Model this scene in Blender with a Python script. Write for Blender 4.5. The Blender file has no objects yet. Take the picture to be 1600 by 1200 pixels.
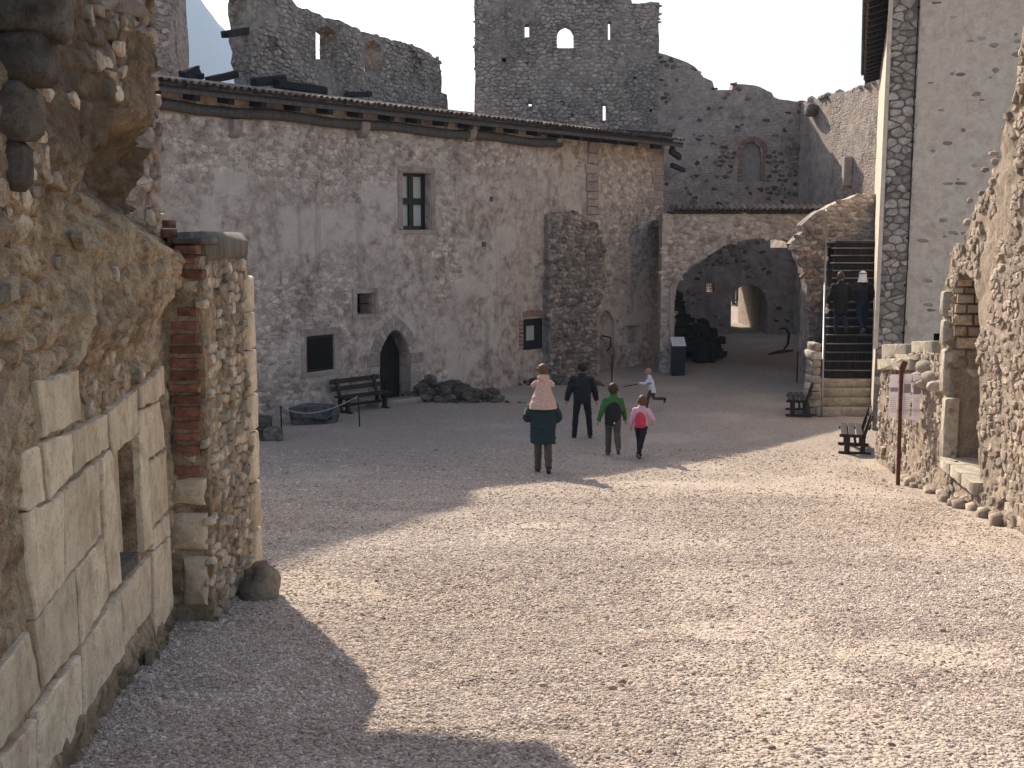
import bpy, bmesh, math, random
import numpy as np
from mathutils import Vector, Matrix
from mathutils.geometry import delaunay_2d_cdt

random.seed(7)
RNG = np.random.default_rng(7)
scene = bpy.context.scene
COL = scene.collection

# ------------------------------------------------------------------ camera, sky, sun, exposure
CAMZ = 4.7
PITCH = math.atan(225 / 1700)
cam_data = bpy.data.cameras.new('camera')
cam = bpy.data.objects.new('camera', cam_data)
COL.objects.link(cam)
cam.location = (0, 0, CAMZ)
cam.rotation_euler = (math.pi / 2 - PITCH, 0, 0)
cam_data.sensor_width = 36
cam_data.lens = 1700 / 1600 * 36
cam_data.clip_start = 0.05
cam_data.clip_end = 9000
scene.camera = cam

SUN_EL = math.radians(35.0)
SUN_AZ = math.radians(-24.0)          # clockwise from +Y; the sun stands behind the castle, to the left
sun_dir = Vector((math.sin(SUN_AZ) * math.cos(SUN_EL), math.cos(SUN_AZ) * math.cos(SUN_EL), math.sin(SUN_EL)))
world = bpy.data.worlds.new('World')
scene.world = world
world.use_nodes = True
wn = world.node_tree
wn.nodes.clear()
w_out = wn.nodes.new('ShaderNodeOutputWorld')
w_bg = wn.nodes.new('ShaderNodeBackground')
w_sky = wn.nodes.new('ShaderNodeTexSky')
w_sky.sky_type = 'NISHITA'
w_sky.sun_disc = False
w_sky.sun_elevation = SUN_EL
w_sky.sun_rotation = SUN_AZ % (2 * math.pi)
w_sky.altitude = 300
w_sky.air_density = 1.0
w_sky.dust_density = 3.6
w_sky.ozone_density = .6
w_bg.inputs['Strength'].default_value = 0.12
wn.links.new(w_sky.outputs[0], w_bg.inputs[0])
wn.links.new(w_bg.outputs[0], w_out.inputs[0])

sun_l = bpy.data.lights.new('sun', 'SUN')
sun_l.energy = 5.0
sun_l.angle = math.radians(0.55)
sun_l.color = (1.0, 0.905, 0.77)
sun_o = bpy.data.objects.new('sun', sun_l)
COL.objects.link(sun_o)
sun_o.rotation_euler = sun_dir.to_track_quat('Z', 'Y').to_euler()

scene.view_settings.view_transform = 'Standard'
scene.view_settings.look = 'None'
scene.view_settings.gamma = 1
scene.view_settings.use_curve_mapping = False
scene.view_settings.exposure = 1.06
scene.render.engine = 'CYCLES'
cy = scene.cycles
cy.use_denoising = True
cy.max_bounces = 6
cy.diffuse_bounces = 4
cy.glossy_bounces = 2
cy.transmission_bounces = 4
cy.volume_bounces = 0
cy.transparent_max_bounces = 8
cy.caustics_reflective = False
cy.caustics_refractive = False

# ------------------------------------------------------------------ numeric helpers
def _hash(i, j, k):
    i = i.astype(np.int64); j = j.astype(np.int64); k = k.astype(np.int64)
    h = (i * 374761393 + j * 668265263 + k * 2147483647 + 1013904223) & 0xffffffff
    h = ((h ^ (h >> 13)) * 1274126177) & 0xffffffff
    h = ((h ^ (h >> 16)) * 2246822519) & 0xffffffff
    return ((h ^ (h >> 15)) & 0xffffff) / float(0xffffff)

def vnoise(x, y, z=0.0):
    x = np.asarray(x, float); y = np.asarray(y, float); z = np.zeros_like(x) + z
    xi, yi, zi = np.floor(x), np.floor(y), np.floor(z)
    fx, fy, fz = x - xi, y - yi, z - zi
    fx = fx * fx * (3 - 2 * fx); fy = fy * fy * (3 - 2 * fy); fz = fz * fz * (3 - 2 * fz)
    r = 0
    for a in (0, 1):
        for b in (0, 1):
            for c in (0, 1):
                w = (fx if a else 1 - fx) * (fy if b else 1 - fy) * (fz if c else 1 - fz)
                r = r + w * _hash(xi + a, yi + b, zi + c)
    return r * 2 - 1

def fbm(x, y, z=0.0, octs=4, gain=0.5):
    r = 0; a = 1.0; t = 0
    x = np.asarray(x, float); y = np.asarray(y, float); z = np.asarray(z, float)
    for o in range(octs):
        r = r + a * vnoise(x * 2 ** o + 17.3 * o, y * 2 ** o - 9.1 * o, z * 2 ** o + 5.7 * o)
        t += a; a *= gain
    return r / t

def worley(x, y, sx, sy, seed=0):
    """distance to nearest / second nearest jittered cell point, and a random of the cell"""
    x = np.asarray(x, float) / sx; y = np.asarray(y, float) / sy
    xi, yi = np.floor(x), np.floor(y)
    d1 = np.full(x.shape, 9.0); d2 = np.full(x.shape, 9.0); rid = np.zeros(x.shape)
    for a in (-1, 0, 1):
        for b in (-1, 0, 1):
            cx, cy_ = xi + a, yi + b
            px = cx + 0.5 + 0.8 * (_hash(cx, cy_, cx * 0 + seed) - 0.5)
            py = cy_ + 0.5 + 0.8 * (_hash(cx, cy_, cx * 0 + seed + 31) - 0.5)
            d = np.hypot(x - px, y - py)
            r = _hash(cx, cy_, cx * 0 + seed + 77)
            near = d < d1
            d2 = np.where(near, d1, np.minimum(d2, d))
            rid = np.where(near, r, rid)
            d1 = np.where(near, d, d1)
    return d1, d2, rid

def sstep(a, b, x):
    t = np.clip((np.asarray(x, float) - a) / (b - a), 0, 1)
    return t * t * (3 - 2 * t)

_PY = [-12, 0, 5, 10, 15, 19, 22, 25, 30, 35, 40, 48, 60, 70, 90, 200]
_PZ = [3.2, 2.7, 2.18, 1.55, .88, .36, .08, .02, .0, -.02, .02, .38, .42, 1.1, 1.3, 1.3]
def gz(x, y):
    y = np.asarray(y, float)
    r = 0
    for d in (-2, -1, 0, 1, 2):
        r = r + np.interp(y + d, _PY, _PZ)
    return r / 5 + 0 * np.asarray(x, float)

def gzf(x, y):
    return float(gz(x, y))

_c, _s = math.cos(PITCH), math.sin(PITCH)
def ray(px, py):
    x = (px - 800) / 1700; z = -(py - 600) / 1700
    return Vector((x, _c + z * _s, -_s + z * _c))

def gp(px, py):
    """where the sight line of a point of the photograph meets the ground"""
    d = ray(px, py)
    lo, hi = 1.0, 400.0
    t = 1.0
    prev = 1.0
    while t < 400:
        p = d * t
        if CAMZ + p.z < gzf(p.x, p.y):
            lo, hi = prev, t
            break
        prev = t; t *= 1.03
    for _ in range(30):
        m = (lo + hi) / 2; p = d * m
        if CAMZ + p.z < gzf(p.x, p.y): hi = m
        else: lo = m
    p = d * hi
    return Vector((p.x, p.y, gzf(p.x, p.y)))

class Plane:
    """upright plane through P0 running along U, facing N"""
    def __init__(s, p0, u, flip=False):
        s.p = Vector((p0[0], p0[1], 0)); s.u = Vector((u[0], u[1], 0)).normalized()
        s.n = Vector((s.u.y, -s.u.x, 0))
        if flip: s.n = -s.n
    def hit(s, px, py, off=0.0):
        d = ray(px, py); q = s.p + s.n * off
        t = q.dot(s.n) / d.dot(s.n)
        w = d * t
        return ((w - q).dot(s.u), CAMZ + w.z)
    def hits(s, pts, off=0.0): return [s.hit(a, b, off) for a, b in pts]
    def pt(s, a, z, h=0.0):
        w = s.p + s.u * a + s.n * h
        return (w.x, w.y, z)
    def arr(s, S, Z, H):
        S = np.asarray(S, float); Z = np.asarray(Z, float); H = np.zeros_like(S) + H
        return np.stack([s.p.x + s.u.x * S + s.n.x * H, s.p.y + s.u.y * S + s.n.y * H, Z], 1)

# ------------------------------------------------------------------ object helpers
def tag(o, label=None, cat=None, group=None, kind=None):
    if label: o['label'] = label
    if cat: o['category'] = cat
    if group: o['group'] = group
    if kind: o['kind'] = kind
    return o

def thing(name, label, cat, loc=(0, 0, 0), rz=0.0, group=None):
    o = bpy.data.objects.new(name, None)
    o.empty_display_size = 0.3
    COL.objects.link(o)
    o.location = loc
    o.rotation_euler = (0, 0, rz)
    return tag(o, label, cat, group)

def obj(name, verts, faces, mat, parent=None, smooth=False, local=False, tint=None, kind=None, label=None, sharp=None):
    """one mesh object; verts are in world space unless local, parents are unrotated Empties"""
    me = bpy.data.meshes.new(name)
    V = np.asarray(verts, float).reshape(-1, 3)
    root = parent
    while root is not None and root.parent is not None:
        root = root.parent
    if root is not None and not local:
        V = V - np.array(root.location)
    me.from_pydata(V.tolist(), [], [tuple(int(i) for i in f) for f in faces])
    if smooth:
        me.polygons.foreach_set('use_smooth', [True] * len(me.polygons))
        if sharp:
            try: me.set_sharp_from_angle(angle=math.radians(sharp))
            except Exception: pass
    if tint is not None:
        a = me.attributes.new('tint', 'FLOAT', 'POINT')
        t = np.zeros(len(V)) + tint
        a.data.foreach_set('value', t.astype(np.float32))
    me.materials.append(mat)
    me.update()
    o = bpy.data.objects.new(name, me)
    COL.objects.link(o)
    if parent is not None: o.parent = parent
    return tag(o, label=label, kind=kind)

def copy_tree(o, parent=None):
    c = o.copy(); COL.objects.link(c)
    if parent is not None: c.parent = parent
    for ch in list(o.children): copy_tree(ch, c)
    return c

class MB:
    """collects simple solids into one mesh"""
    def __init__(s): s.v = []; s.f = []; s.t = []
    def add(s, v, f, tint=0.5):
        n = len(s.v); s.v += [tuple(p) for p in v]; s.f += [tuple(i + n for i in q) for q in f]
        s.t += [tint] * len(v); return s
    def build(s, name, mat, parent=None, **k):
        k.setdefault('tint', np.array(s.t))
        return obj(name, s.v, s.f, mat, parent, **k)

def box_vf(c, size, rz=0.0, bev=0.0, jit=0.0, rx=0.0, ry=0.0):
    """box, optionally with chamfered edges and a little unevenness"""
    hx, hy, hz = size[0] / 2, size[1] / 2, size[2] / 2
    b = min(bev, hx * .9, hy * .9, hz * .9)
    if b <= 0:
        v = [(x, y, z) for x in (-hx, hx) for y in (-hy, hy) for z in (-hz, hz)]
        f = [(0, 1, 3, 2), (4, 6, 7, 5), (0, 4, 5, 1), (2, 3, 7, 6), (0, 2, 6, 4), (1, 5, 7, 3)]
    else:
        v = []; idx = {}
        for sx in (-1, 1):
            for sy in (-1, 1):
                for sz in (-1, 1):
                    for ax in range(3):
                        p = [sx * (hx - b), sy * (hy - b), sz * (hz - b)]
                        p[ax] = (sx * hx, sy * hy, sz * hz)[ax]
                        idx[(sx, sy, sz, ax)] = len(v); v.append(tuple(p))
        f = []
        for ax in range(3):
            o1, o2 = [(1, 2), (2, 0), (0, 1)][ax]
            for sg in (-1, 1):
                q = []
                for a, c2 in ((-1, -1), (1, -1), (1, 1), (-1, 1)):
                    k = [0, 0, 0]; k[ax] = sg; k[o1] = a; k[o2] = c2
                    q.append(idx[(k[0], k[1], k[2], ax)])
                f.append(tuple(q if sg > 0 else q[::-1]))
        for ax in range(3):       # edges running along ax
            o1, o2 = [(1, 2), (2, 0), (0, 1)][ax]
            for a in (-1, 1):
                for c2 in (-1, 1):
                    k0 = [0, 0, 0]; k0[o1] = a; k0[o2] = c2; k1 = list(k0); k0[ax] = -1; k1[ax] = 1
                    q = [idx[(*k0, o1)], idx[(*k1, o1)], idx[(*k1, o2)], idx[(*k0, o2)]]
                    f.append(tuple(q if a * c2 < 0 else q[::-1]))
        for sx in (-1, 1):
            for sy in (-1, 1):
                for sz in (-1, 1):
                    q = [idx[(sx, sy, sz, 0)], idx[(sx, sy, sz, 1)], idx[(sx, sy, sz, 2)]]
                    f.append(tuple(q if sx * sy * sz > 0 else q[::-1]))
    M = Matrix.Rotation(rz, 3, 'Z') @ Matrix.Rotation(ry, 3, 'Y') @ Matrix.Rotation(rx, 3, 'X')
    out = []
    for p in v:
        q = Vector(p)
        if jit: q += Vector((random.uniform(-jit, jit), random.uniform(-jit, jit), random.uniform(-jit, jit)))
        q = M @ q
        out.append((q.x + c[0], q.y + c[1], q.z + c[2]))
    return out, f

def bar_vf(p, q, w, d, bev=0.0, up=(0, 0, 1)):
    """rectangular bar from p to q, w wide (across up), d thick (along up)"""
    p = Vector(p); q = Vector(q); ax = (q - p); L = ax.length; ax.normalize()
    u = Vector(up); side = ax.cross(u)
    if side.length < 1e-4: side = ax.cross(Vector((1, 0, 0)))
    side.normalize(); u = side.cross(ax).normalized()
    v, f = box_vf((0, 0, 0), (L, w, d), bev=bev)
    m = (p + q) / 2
    return [tuple(m + ax * a + side * (-b) + u * c) for a, b, c in v], f

def tube_vf(pts, rad, n=10, flat=None, cap=True):
    """round tube through points; rad scalar or per point; flat=(across,along-up) scales"""
    pts = [Vector(p) for p in pts]
    if not hasattr(rad, '__len__'): rad = [rad] * len(pts)
    V = []; F = []
    prev = None
    for i, p in enumerate(pts):
        t = (pts[min(i + 1, len(pts) - 1)] - pts[max(i - 1, 0)]).normalized()
        if prev is None:
            ref = Vector((0, 0, 1)) if abs(t.z) < .9 else Vector((0, 1, 0))
            s = t.cross(ref).normalized()
        else:
            s = (prev - t * prev.dot(t)).normalized()
        prev = s
        u = s.cross(t)
        r = rad[i]
        ra, rb = (r if not hasattr(r, '__len__') else r[0]), (r if not hasattr(r, '__len__') else r[1])
        for k in range(n):
            a = 2 * math.pi * k / n
            V.append(tuple(p + s * (ra * math.cos(a)) + u * (rb * math.sin(a))))
    for i in range(len(pts) - 1):
        for k in range(n):
            k2 = (k + 1) % n
            F.append((i * n + k, i * n + k2, (i + 1) * n + k2, (i + 1) * n + k))
    if cap:
        F.append(tuple(range(n))[::-1]); m = (len(pts) - 1) * n
        F.append(tuple(range(m, m + n)))
    return V, F

def rock_vf(c, size, seed, rough=.22, sub=2):
    """uneven boulder, ico based"""
    bm = bmesh.new()
    bmesh.ops.create_icosphere(bm, subdivisions=sub, radius=1)
    V = np.array([v.co[:] for v in bm.verts]); F = [tuple(v.index for v in f.verts) for f in bm.faces]
    bm.free()
    V = np.sign(V) * np.abs(V) ** .8
    n = fbm(V[:, 0] * 1.3 + seed * 7.1, V[:, 1] * 1.3 - seed * 3.3, V[:, 2] * 1.3 + seed, 3)
    V = V * (1 + rough * 2 * n)[:, None]
    V = V * np.array(size) / 2 + np.array(c)
    return V.tolist(), F

# ------------------------------------------------------------------ polygons, walls and stones
def inpoly(S, Z, poly):
    S = np.asarray(S, float); Z = np.asarray(Z, float)
    ins = np.zeros(S.shape, bool); n = len(poly); j = n - 1
    for i in range(n):
        xi, yi = poly[i]; xj, yj = poly[j]
        if yi != yj:
            c = ((yi > Z) != (yj > Z)) & (S < (xj - xi) * (Z - yi) / (yj - yi) + xi)
            ins ^= c
        j = i
    return ins

def densify(poly, step, jit=0.0):
    out = []
    for i in range(len(poly)):
        a = poly[i]; b = poly[(i + 1) % len(poly)]
        L = math.hypot(b[0] - a[0], b[1] - a[1]); n = max(1, int(L / step))
        for k in range(n):
            t = k / n
            j1 = random.uniform(-jit, jit) if k else 0; j2 = random.uniform(-jit, jit) if k else 0
            out.append((a[0] + (b[0] - a[0]) * t + j1, a[1] + (b[1] - a[1]) * t + j2))
    return out

def wall(name, pl, outline, mat, parent=None, holes=(), step=.2, thick=.6, disp=None, jit=0.0, kind=None, label=None, tint=.5, smooth=True):
    """masonry wall: uneven front face with real openings, jambs and a back"""
    out = densify(outline, step, jit)
    hl = [densify(h, step) for h in holes]
    S = [p[0] for p in out]; Z = [p[1] for p in out]
    s0, s1, z0, z1 = min(S), max(S), min(Z), max(Z)
    gs, gzv = np.meshgrid(np.arange(s0 + step / 2, s1, step), np.arange(z0 + step / 2, z1, step))
    gs = gs.ravel(); gzv = gzv.ravel()
    gs = gs + RNG.uniform(-.2, .2, gs.shape) * step; gzv = gzv + RNG.uniform(-.2, .2, gs.shape) * step
    keep = inpoly(gs, gzv, out)
    for h in hl: keep &= ~inpoly(gs, gzv, h)
    pts = list(out); edges = [(i, (i + 1) % len(out)) for i in range(len(out))]
    for h in hl:
        b = len(pts); pts += h
        edges += [(b + i, b + (i + 1) % len(h)) for i in range(len(h))]
    pts += list(zip(gs[keep].tolist(), gzv[keep].tolist()))
    r = delaunay_2d_cdt([Vector(p) for p in pts], edges, [], 0, 1e-5)
    P = np.array([v[:] for v in r[0]])
    T = np.array([f for f in r[2]])
    C = P[T].mean(1)
    m = inpoly(C[:, 0], C[:, 1], out)
    for h in hl: m &= ~inpoly(C[:, 0], C[:, 1], h)
    T = T[m]
    a = P[T]
    ar = (a[:, 1, 0] - a[:, 0, 0]) * (a[:, 2, 1] - a[:, 0, 1]) - (a[:, 1, 1] - a[:, 0, 1]) * (a[:, 2, 0] - a[:, 0, 0])
    T[ar < 0] = T[ar < 0][:, ::-1]
    T = T[np.abs(ar) > 1e-9]
    H = disp(P[:, 0], P[:, 1]) if disp is not None else np.zeros(len(P))
    front = pl.arr(P[:, 0], P[:, 1], H)
    back = pl.arr(P[:, 0], P[:, 1], -thick)
    # orientation: plane.n == u x z ?  (u, z, n) handed
    rh = pl.u.cross(Vector((0, 0, 1))).dot(pl.n) > 0
    if not rh: T = T[:, ::-1]
    n = len(P)
    E = {}
    for t in T.tolist():
        for q in ((t[0], t[1]), (t[1], t[2]), (t[2], t[0])): E[q] = 1
    faces = T.tolist() + (T[:, ::-1] + n).tolist()
    for (i, j) in E:
        if (j, i) not in E: faces.append((j, i, i + n, j + n))
    return obj(name, np.vstack([front, back]), faces, mat, parent, smooth=smooth, sharp=45, tint=tint, kind=kind, label=label)

def clip_poly(poly, mx, my, nx, ny):
    out = []
    n = len(poly)
    for i in range(n):
        a = poly[i]; b = poly[(i + 1) % n]
        da = (a[0] - mx) * nx + (a[1] - my) * ny
        db = (b[0] - mx) * nx + (b[1] - my) * ny
        if da <= 0: out.append(a)
        if (da < 0 < db) or (db < 0 < da):
            t = da / (da - db)
            out.append((a[0] + (b[0] - a[0]) * t, a[1] + (b[1] - a[1]) * t))
    return out

def stone_cells(s0, s1, z0, z1, w, h, jit=.75, gap=.012, keep=None, sharp_corners=False):
    """irregular stone outlines: Voronoi cells of a jittered grid, shrunk by the joint and rounded"""
    nc = int((s1 - s0) / w) + 3; nr = int((z1 - z0) / h) + 3
    pts = {}
    for j in range(nr):
        o = (j % 2) * .5
        for i in range(nc):
            pts[(i, j)] = ((i + o + random.uniform(-.5, .5) * jit), (j + random.uniform(-.5, .5) * jit * .8))
    cells = []
    nb = [(a, b) for a in (-2, -1, 0, 1, 2) for b in (-2, -1, 0, 1, 2) if (a or b)]
    for (i, j), (x, y) in pts.items():
        cs, cz = s0 + (x - 1) * w, z0 + (y - 1) * h
        if cs < s0 or cs > s1 or cz < z0 or cz > z1: continue
        if keep is not None and not keep(cs, cz): continue
        poly = [(x - 1, y - 1), (x + 1, y - 1), (x + 1, y + 1), (x - 1, y + 1)]
        for a, b in nb:
            q = pts.get((i + a, j + b))
            if q is None: continue
            mx, my = (x + q[0]) / 2, (y + q[1]) / 2
            poly = clip_poly(poly, mx, my, q[0] - x, q[1] - y)
            if len(poly) < 3: break
        if len(poly) < 3: continue
        P = [(s0 + (a - 1) * w, z0 + (b - 1) * h) for a, b in poly]
        # one round of corner cutting, then shrink
        Q = []
        for k in range(len(P)):
            a = P[k]; b = P[(k + 1) % len(P)]
            L = math.hypot(b[0] - a[0], b[1] - a[1])
            if L < .02: 
                Q.append(((a[0] + b[0]) / 2, (a[1] + b[1]) / 2)); continue
            Q.append((a[0] * .78 + b[0] * .22, a[1] * .78 + b[1] * .22)); Q.append((a[0] * .22 + b[0] * .78, a[1] * .22 + b[1] * .78))
        if not sharp_corners:
            Q = [((a[0] * w1 + b[0] * (1 - w1)), (a[1] * w1 + b[1] * (1 - w1))) for a, b in zip(Q, Q[1:] + Q[:1]) for w1 in (.75, .25)] if len(Q) < 11 else Q
        cx = sum(p[0] for p in Q) / len(Q); cz2 = sum(p[1] for p in Q) / len(Q)
        R = []
        for p in Q:
            dx, dz = p[0] - cx, p[1] - cz2; L = math.hypot(dx, dz) + 1e-6
            k = max(.3, 1 - gap * random.uniform(.6, 1.6) / L)
            R.append((cx + dx * k, cz2 + dz * k))
        cells.append((cx, cz2, R))
    return cells

def emit_stones(cells, pl, mat, parent, prot=.03, base=None, top_n=300, name='stone', massname='stonework', protf=None, sink=.03, smooth=True, rough=.25, sharp=50):
    """stones proud of the mortar: the largest in view singly, the rest joined"""
    items = []
    if not cells: return
    S = np.array([c[0] for c in cells]); Z = np.array([c[1] for c in cells])
    B = base(S, Z) if base is not None else np.zeros(len(S))
    PF = protf(S, Z) if protf is not None else np.ones(len(S))
    for k, (cx, cz, R) in enumerate(cells):
        n = len(R)
        pr = prot * PF[k] * random.uniform(.35, 1.15)
        tiltx, tilty = random.uniform(-.12, .12), random.uniform(-.12, .12)
        v = []
        for sc, hh in ((1.0, -sink), (.95, pr * .6), (.78, pr)):
            for (a, b) in R:
                da, db = (a - cx) * sc, (b - cz) * sc
                h = B[k] + hh + (da * tiltx + db * tilty if hh > 0 else 0) + (random.uniform(-rough, rough) * pr if hh > 0 else 0)
                v.append(pl.pt(cx + da, cz + db, h))
        v.append(pl.pt(cx, cz, B[k] + pr * 1.05))
        f = []
        for lev in (0, 1):
            for q in range(n):
                q2 = (q + 1) % n
                f.append((lev * n + q, lev * n + q2, (lev + 1) * n + q2, (lev + 1) * n + q))
        for q in range(n): f.append((2 * n + q, 2 * n + (q + 1) % n, 3 * n))
        # area seen
        A = 0
        for q in range(n): A += R[q][0] * R[(q + 1) % n][1] - R[(q + 1) % n][0] * R[q][1]
        if (A > 0) != (pl.u.cross(Vector((0, 0, 1))).dot(pl.n) > 0): f = [t[::-1] for t in f]
        w = Vector(pl.pt(cx, cz, 0)); dist = (w - cam.location).length
        vis = abs((w - cam.location).normalized().dot(pl.n))
        ax = (w.x / max(w.y, .1)) * 1700 + 800
        seen = abs(A) / 2 * vis / dist ** 2
        ppy = 375 - (w.z - CAMZ) / max(w.y, .1) * 1700
        if ax < -60 or ax > 1660 or ppy < -80: seen *= .02
        items.append((seen, v, f, random.random()))
    items.sort(key=lambda t: -t[0])
    for sz, v, f, tn in items[:top_n]:
        obj(name, v, f, mat, parent, smooth=smooth, sharp=sharp, tint=tn)
    rest = MB()
    for sz, v, f, tn in items[top_n:]: rest.add(v, f, tn)
    if rest.v: rest.build(massname, mat, parent, smooth=smooth, sharp=sharp, kind='stuff')

# ------------------------------------------------------------------ materials
def new_mat(name):
    m = bpy.data.materials.new(name); m.use_nodes = True
    nt = m.node_tree; b = nt.nodes['Principled BSDF']
    b.inputs['Roughness'].default_value = .9
    b.inputs['Specular IOR Level'].default_value = .2
    return m, nt, b

def plain(name, col, rough=.8, metal=0, spec=.3, var=.15, scale=6, bump=.15):
    m, nt, b = new_mat(name)
    tc = nt.nodes.new('ShaderNodeTexCoord')
    n = nt.nodes.new('ShaderNodeTexNoise'); n.inputs['Scale'].default_value = scale; n.inputs['Detail'].default_value = 6
    nt.links.new(tc.outputs['Object'], n.inputs['Vector'])
    r = nt.nodes.new('ShaderNodeValToRGB')
    r.color_ramp.elements[0].position = .3; r.color_ramp.elements[1].position = .7
    r.color_ramp.elements[0].color = (*[c * (1 - var) for c in col], 1)
    r.color_ramp.elements[1].color = (*[min(1, c * (1 + var)) for c in col], 1)
    nt.links.new(n.outputs['Fac'], r.inputs[0]); nt.links.new(r.outputs[0], b.inputs['Base Color'])
    bp = nt.nodes.new('ShaderNodeBump'); bp.inputs['Strength'].default_value = bump; bp.inputs['Distance'].default_value = .02
    n2 = nt.nodes.new('ShaderNodeTexNoise'); n2.inputs['Scale'].default_value = scale * 6; n2.inputs['Detail'].default_value = 4
    nt.links.new(tc.outputs['Object'], n2.inputs['Vector'])
    nt.links.new(n2.outputs['Fac'], bp.inputs['Height']); nt.links.new(bp.outputs[0], b.inputs['Normal'])
    b.inputs['Roughness'].default_value = rough; b.inputs['Metallic'].default_value = metal
    b.inputs['Specular IOR Level'].default_value = spec
    return m

def wood(name, c1, c2, rough=.75, scale=(30, 30, 2)):
    m, nt, b = new_mat(name)
    tc = nt.nodes.new('ShaderNodeTexCoord'); mp = nt.nodes.new('ShaderNodeMapping')
    mp.inputs['Scale'].default_value = scale
    nt.links.new(tc.outputs['Object'], mp.inputs[0])
    n = nt.nodes.new('ShaderNodeTexNoise'); n.inputs['Scale'].default_value = 1; n.inputs['Detail'].default_value = 8; n.inputs['Distortion'].default_value = .4
    nt.links.new(mp.outputs[0], n.inputs['Vector'])
    r = nt.nodes.new('ShaderNodeValToRGB'); r.color_ramp.elements[0].position = .35; r.color_ramp.elements[1].position = .68
    r.color_ramp.elements[0].color = (*c1, 1); r.color_ramp.elements[1].color = (*c2, 1)
    nt.links.new(n.outputs['Fac'], r.inputs[0]); nt.links.new(r.outputs[0], b.inputs['Base Color'])
    bp = nt.nodes.new('ShaderNodeBump'); bp.inputs['Strength'].default_value = .5; bp.inputs['Distance'].default_value = .01
    nt.links.new(n.outputs['Fac'], bp.inputs['Height']); nt.links.new(bp.outputs[0], b.inputs['Normal'])
    b.inputs['Roughness'].default_value = rough
    return m

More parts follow.
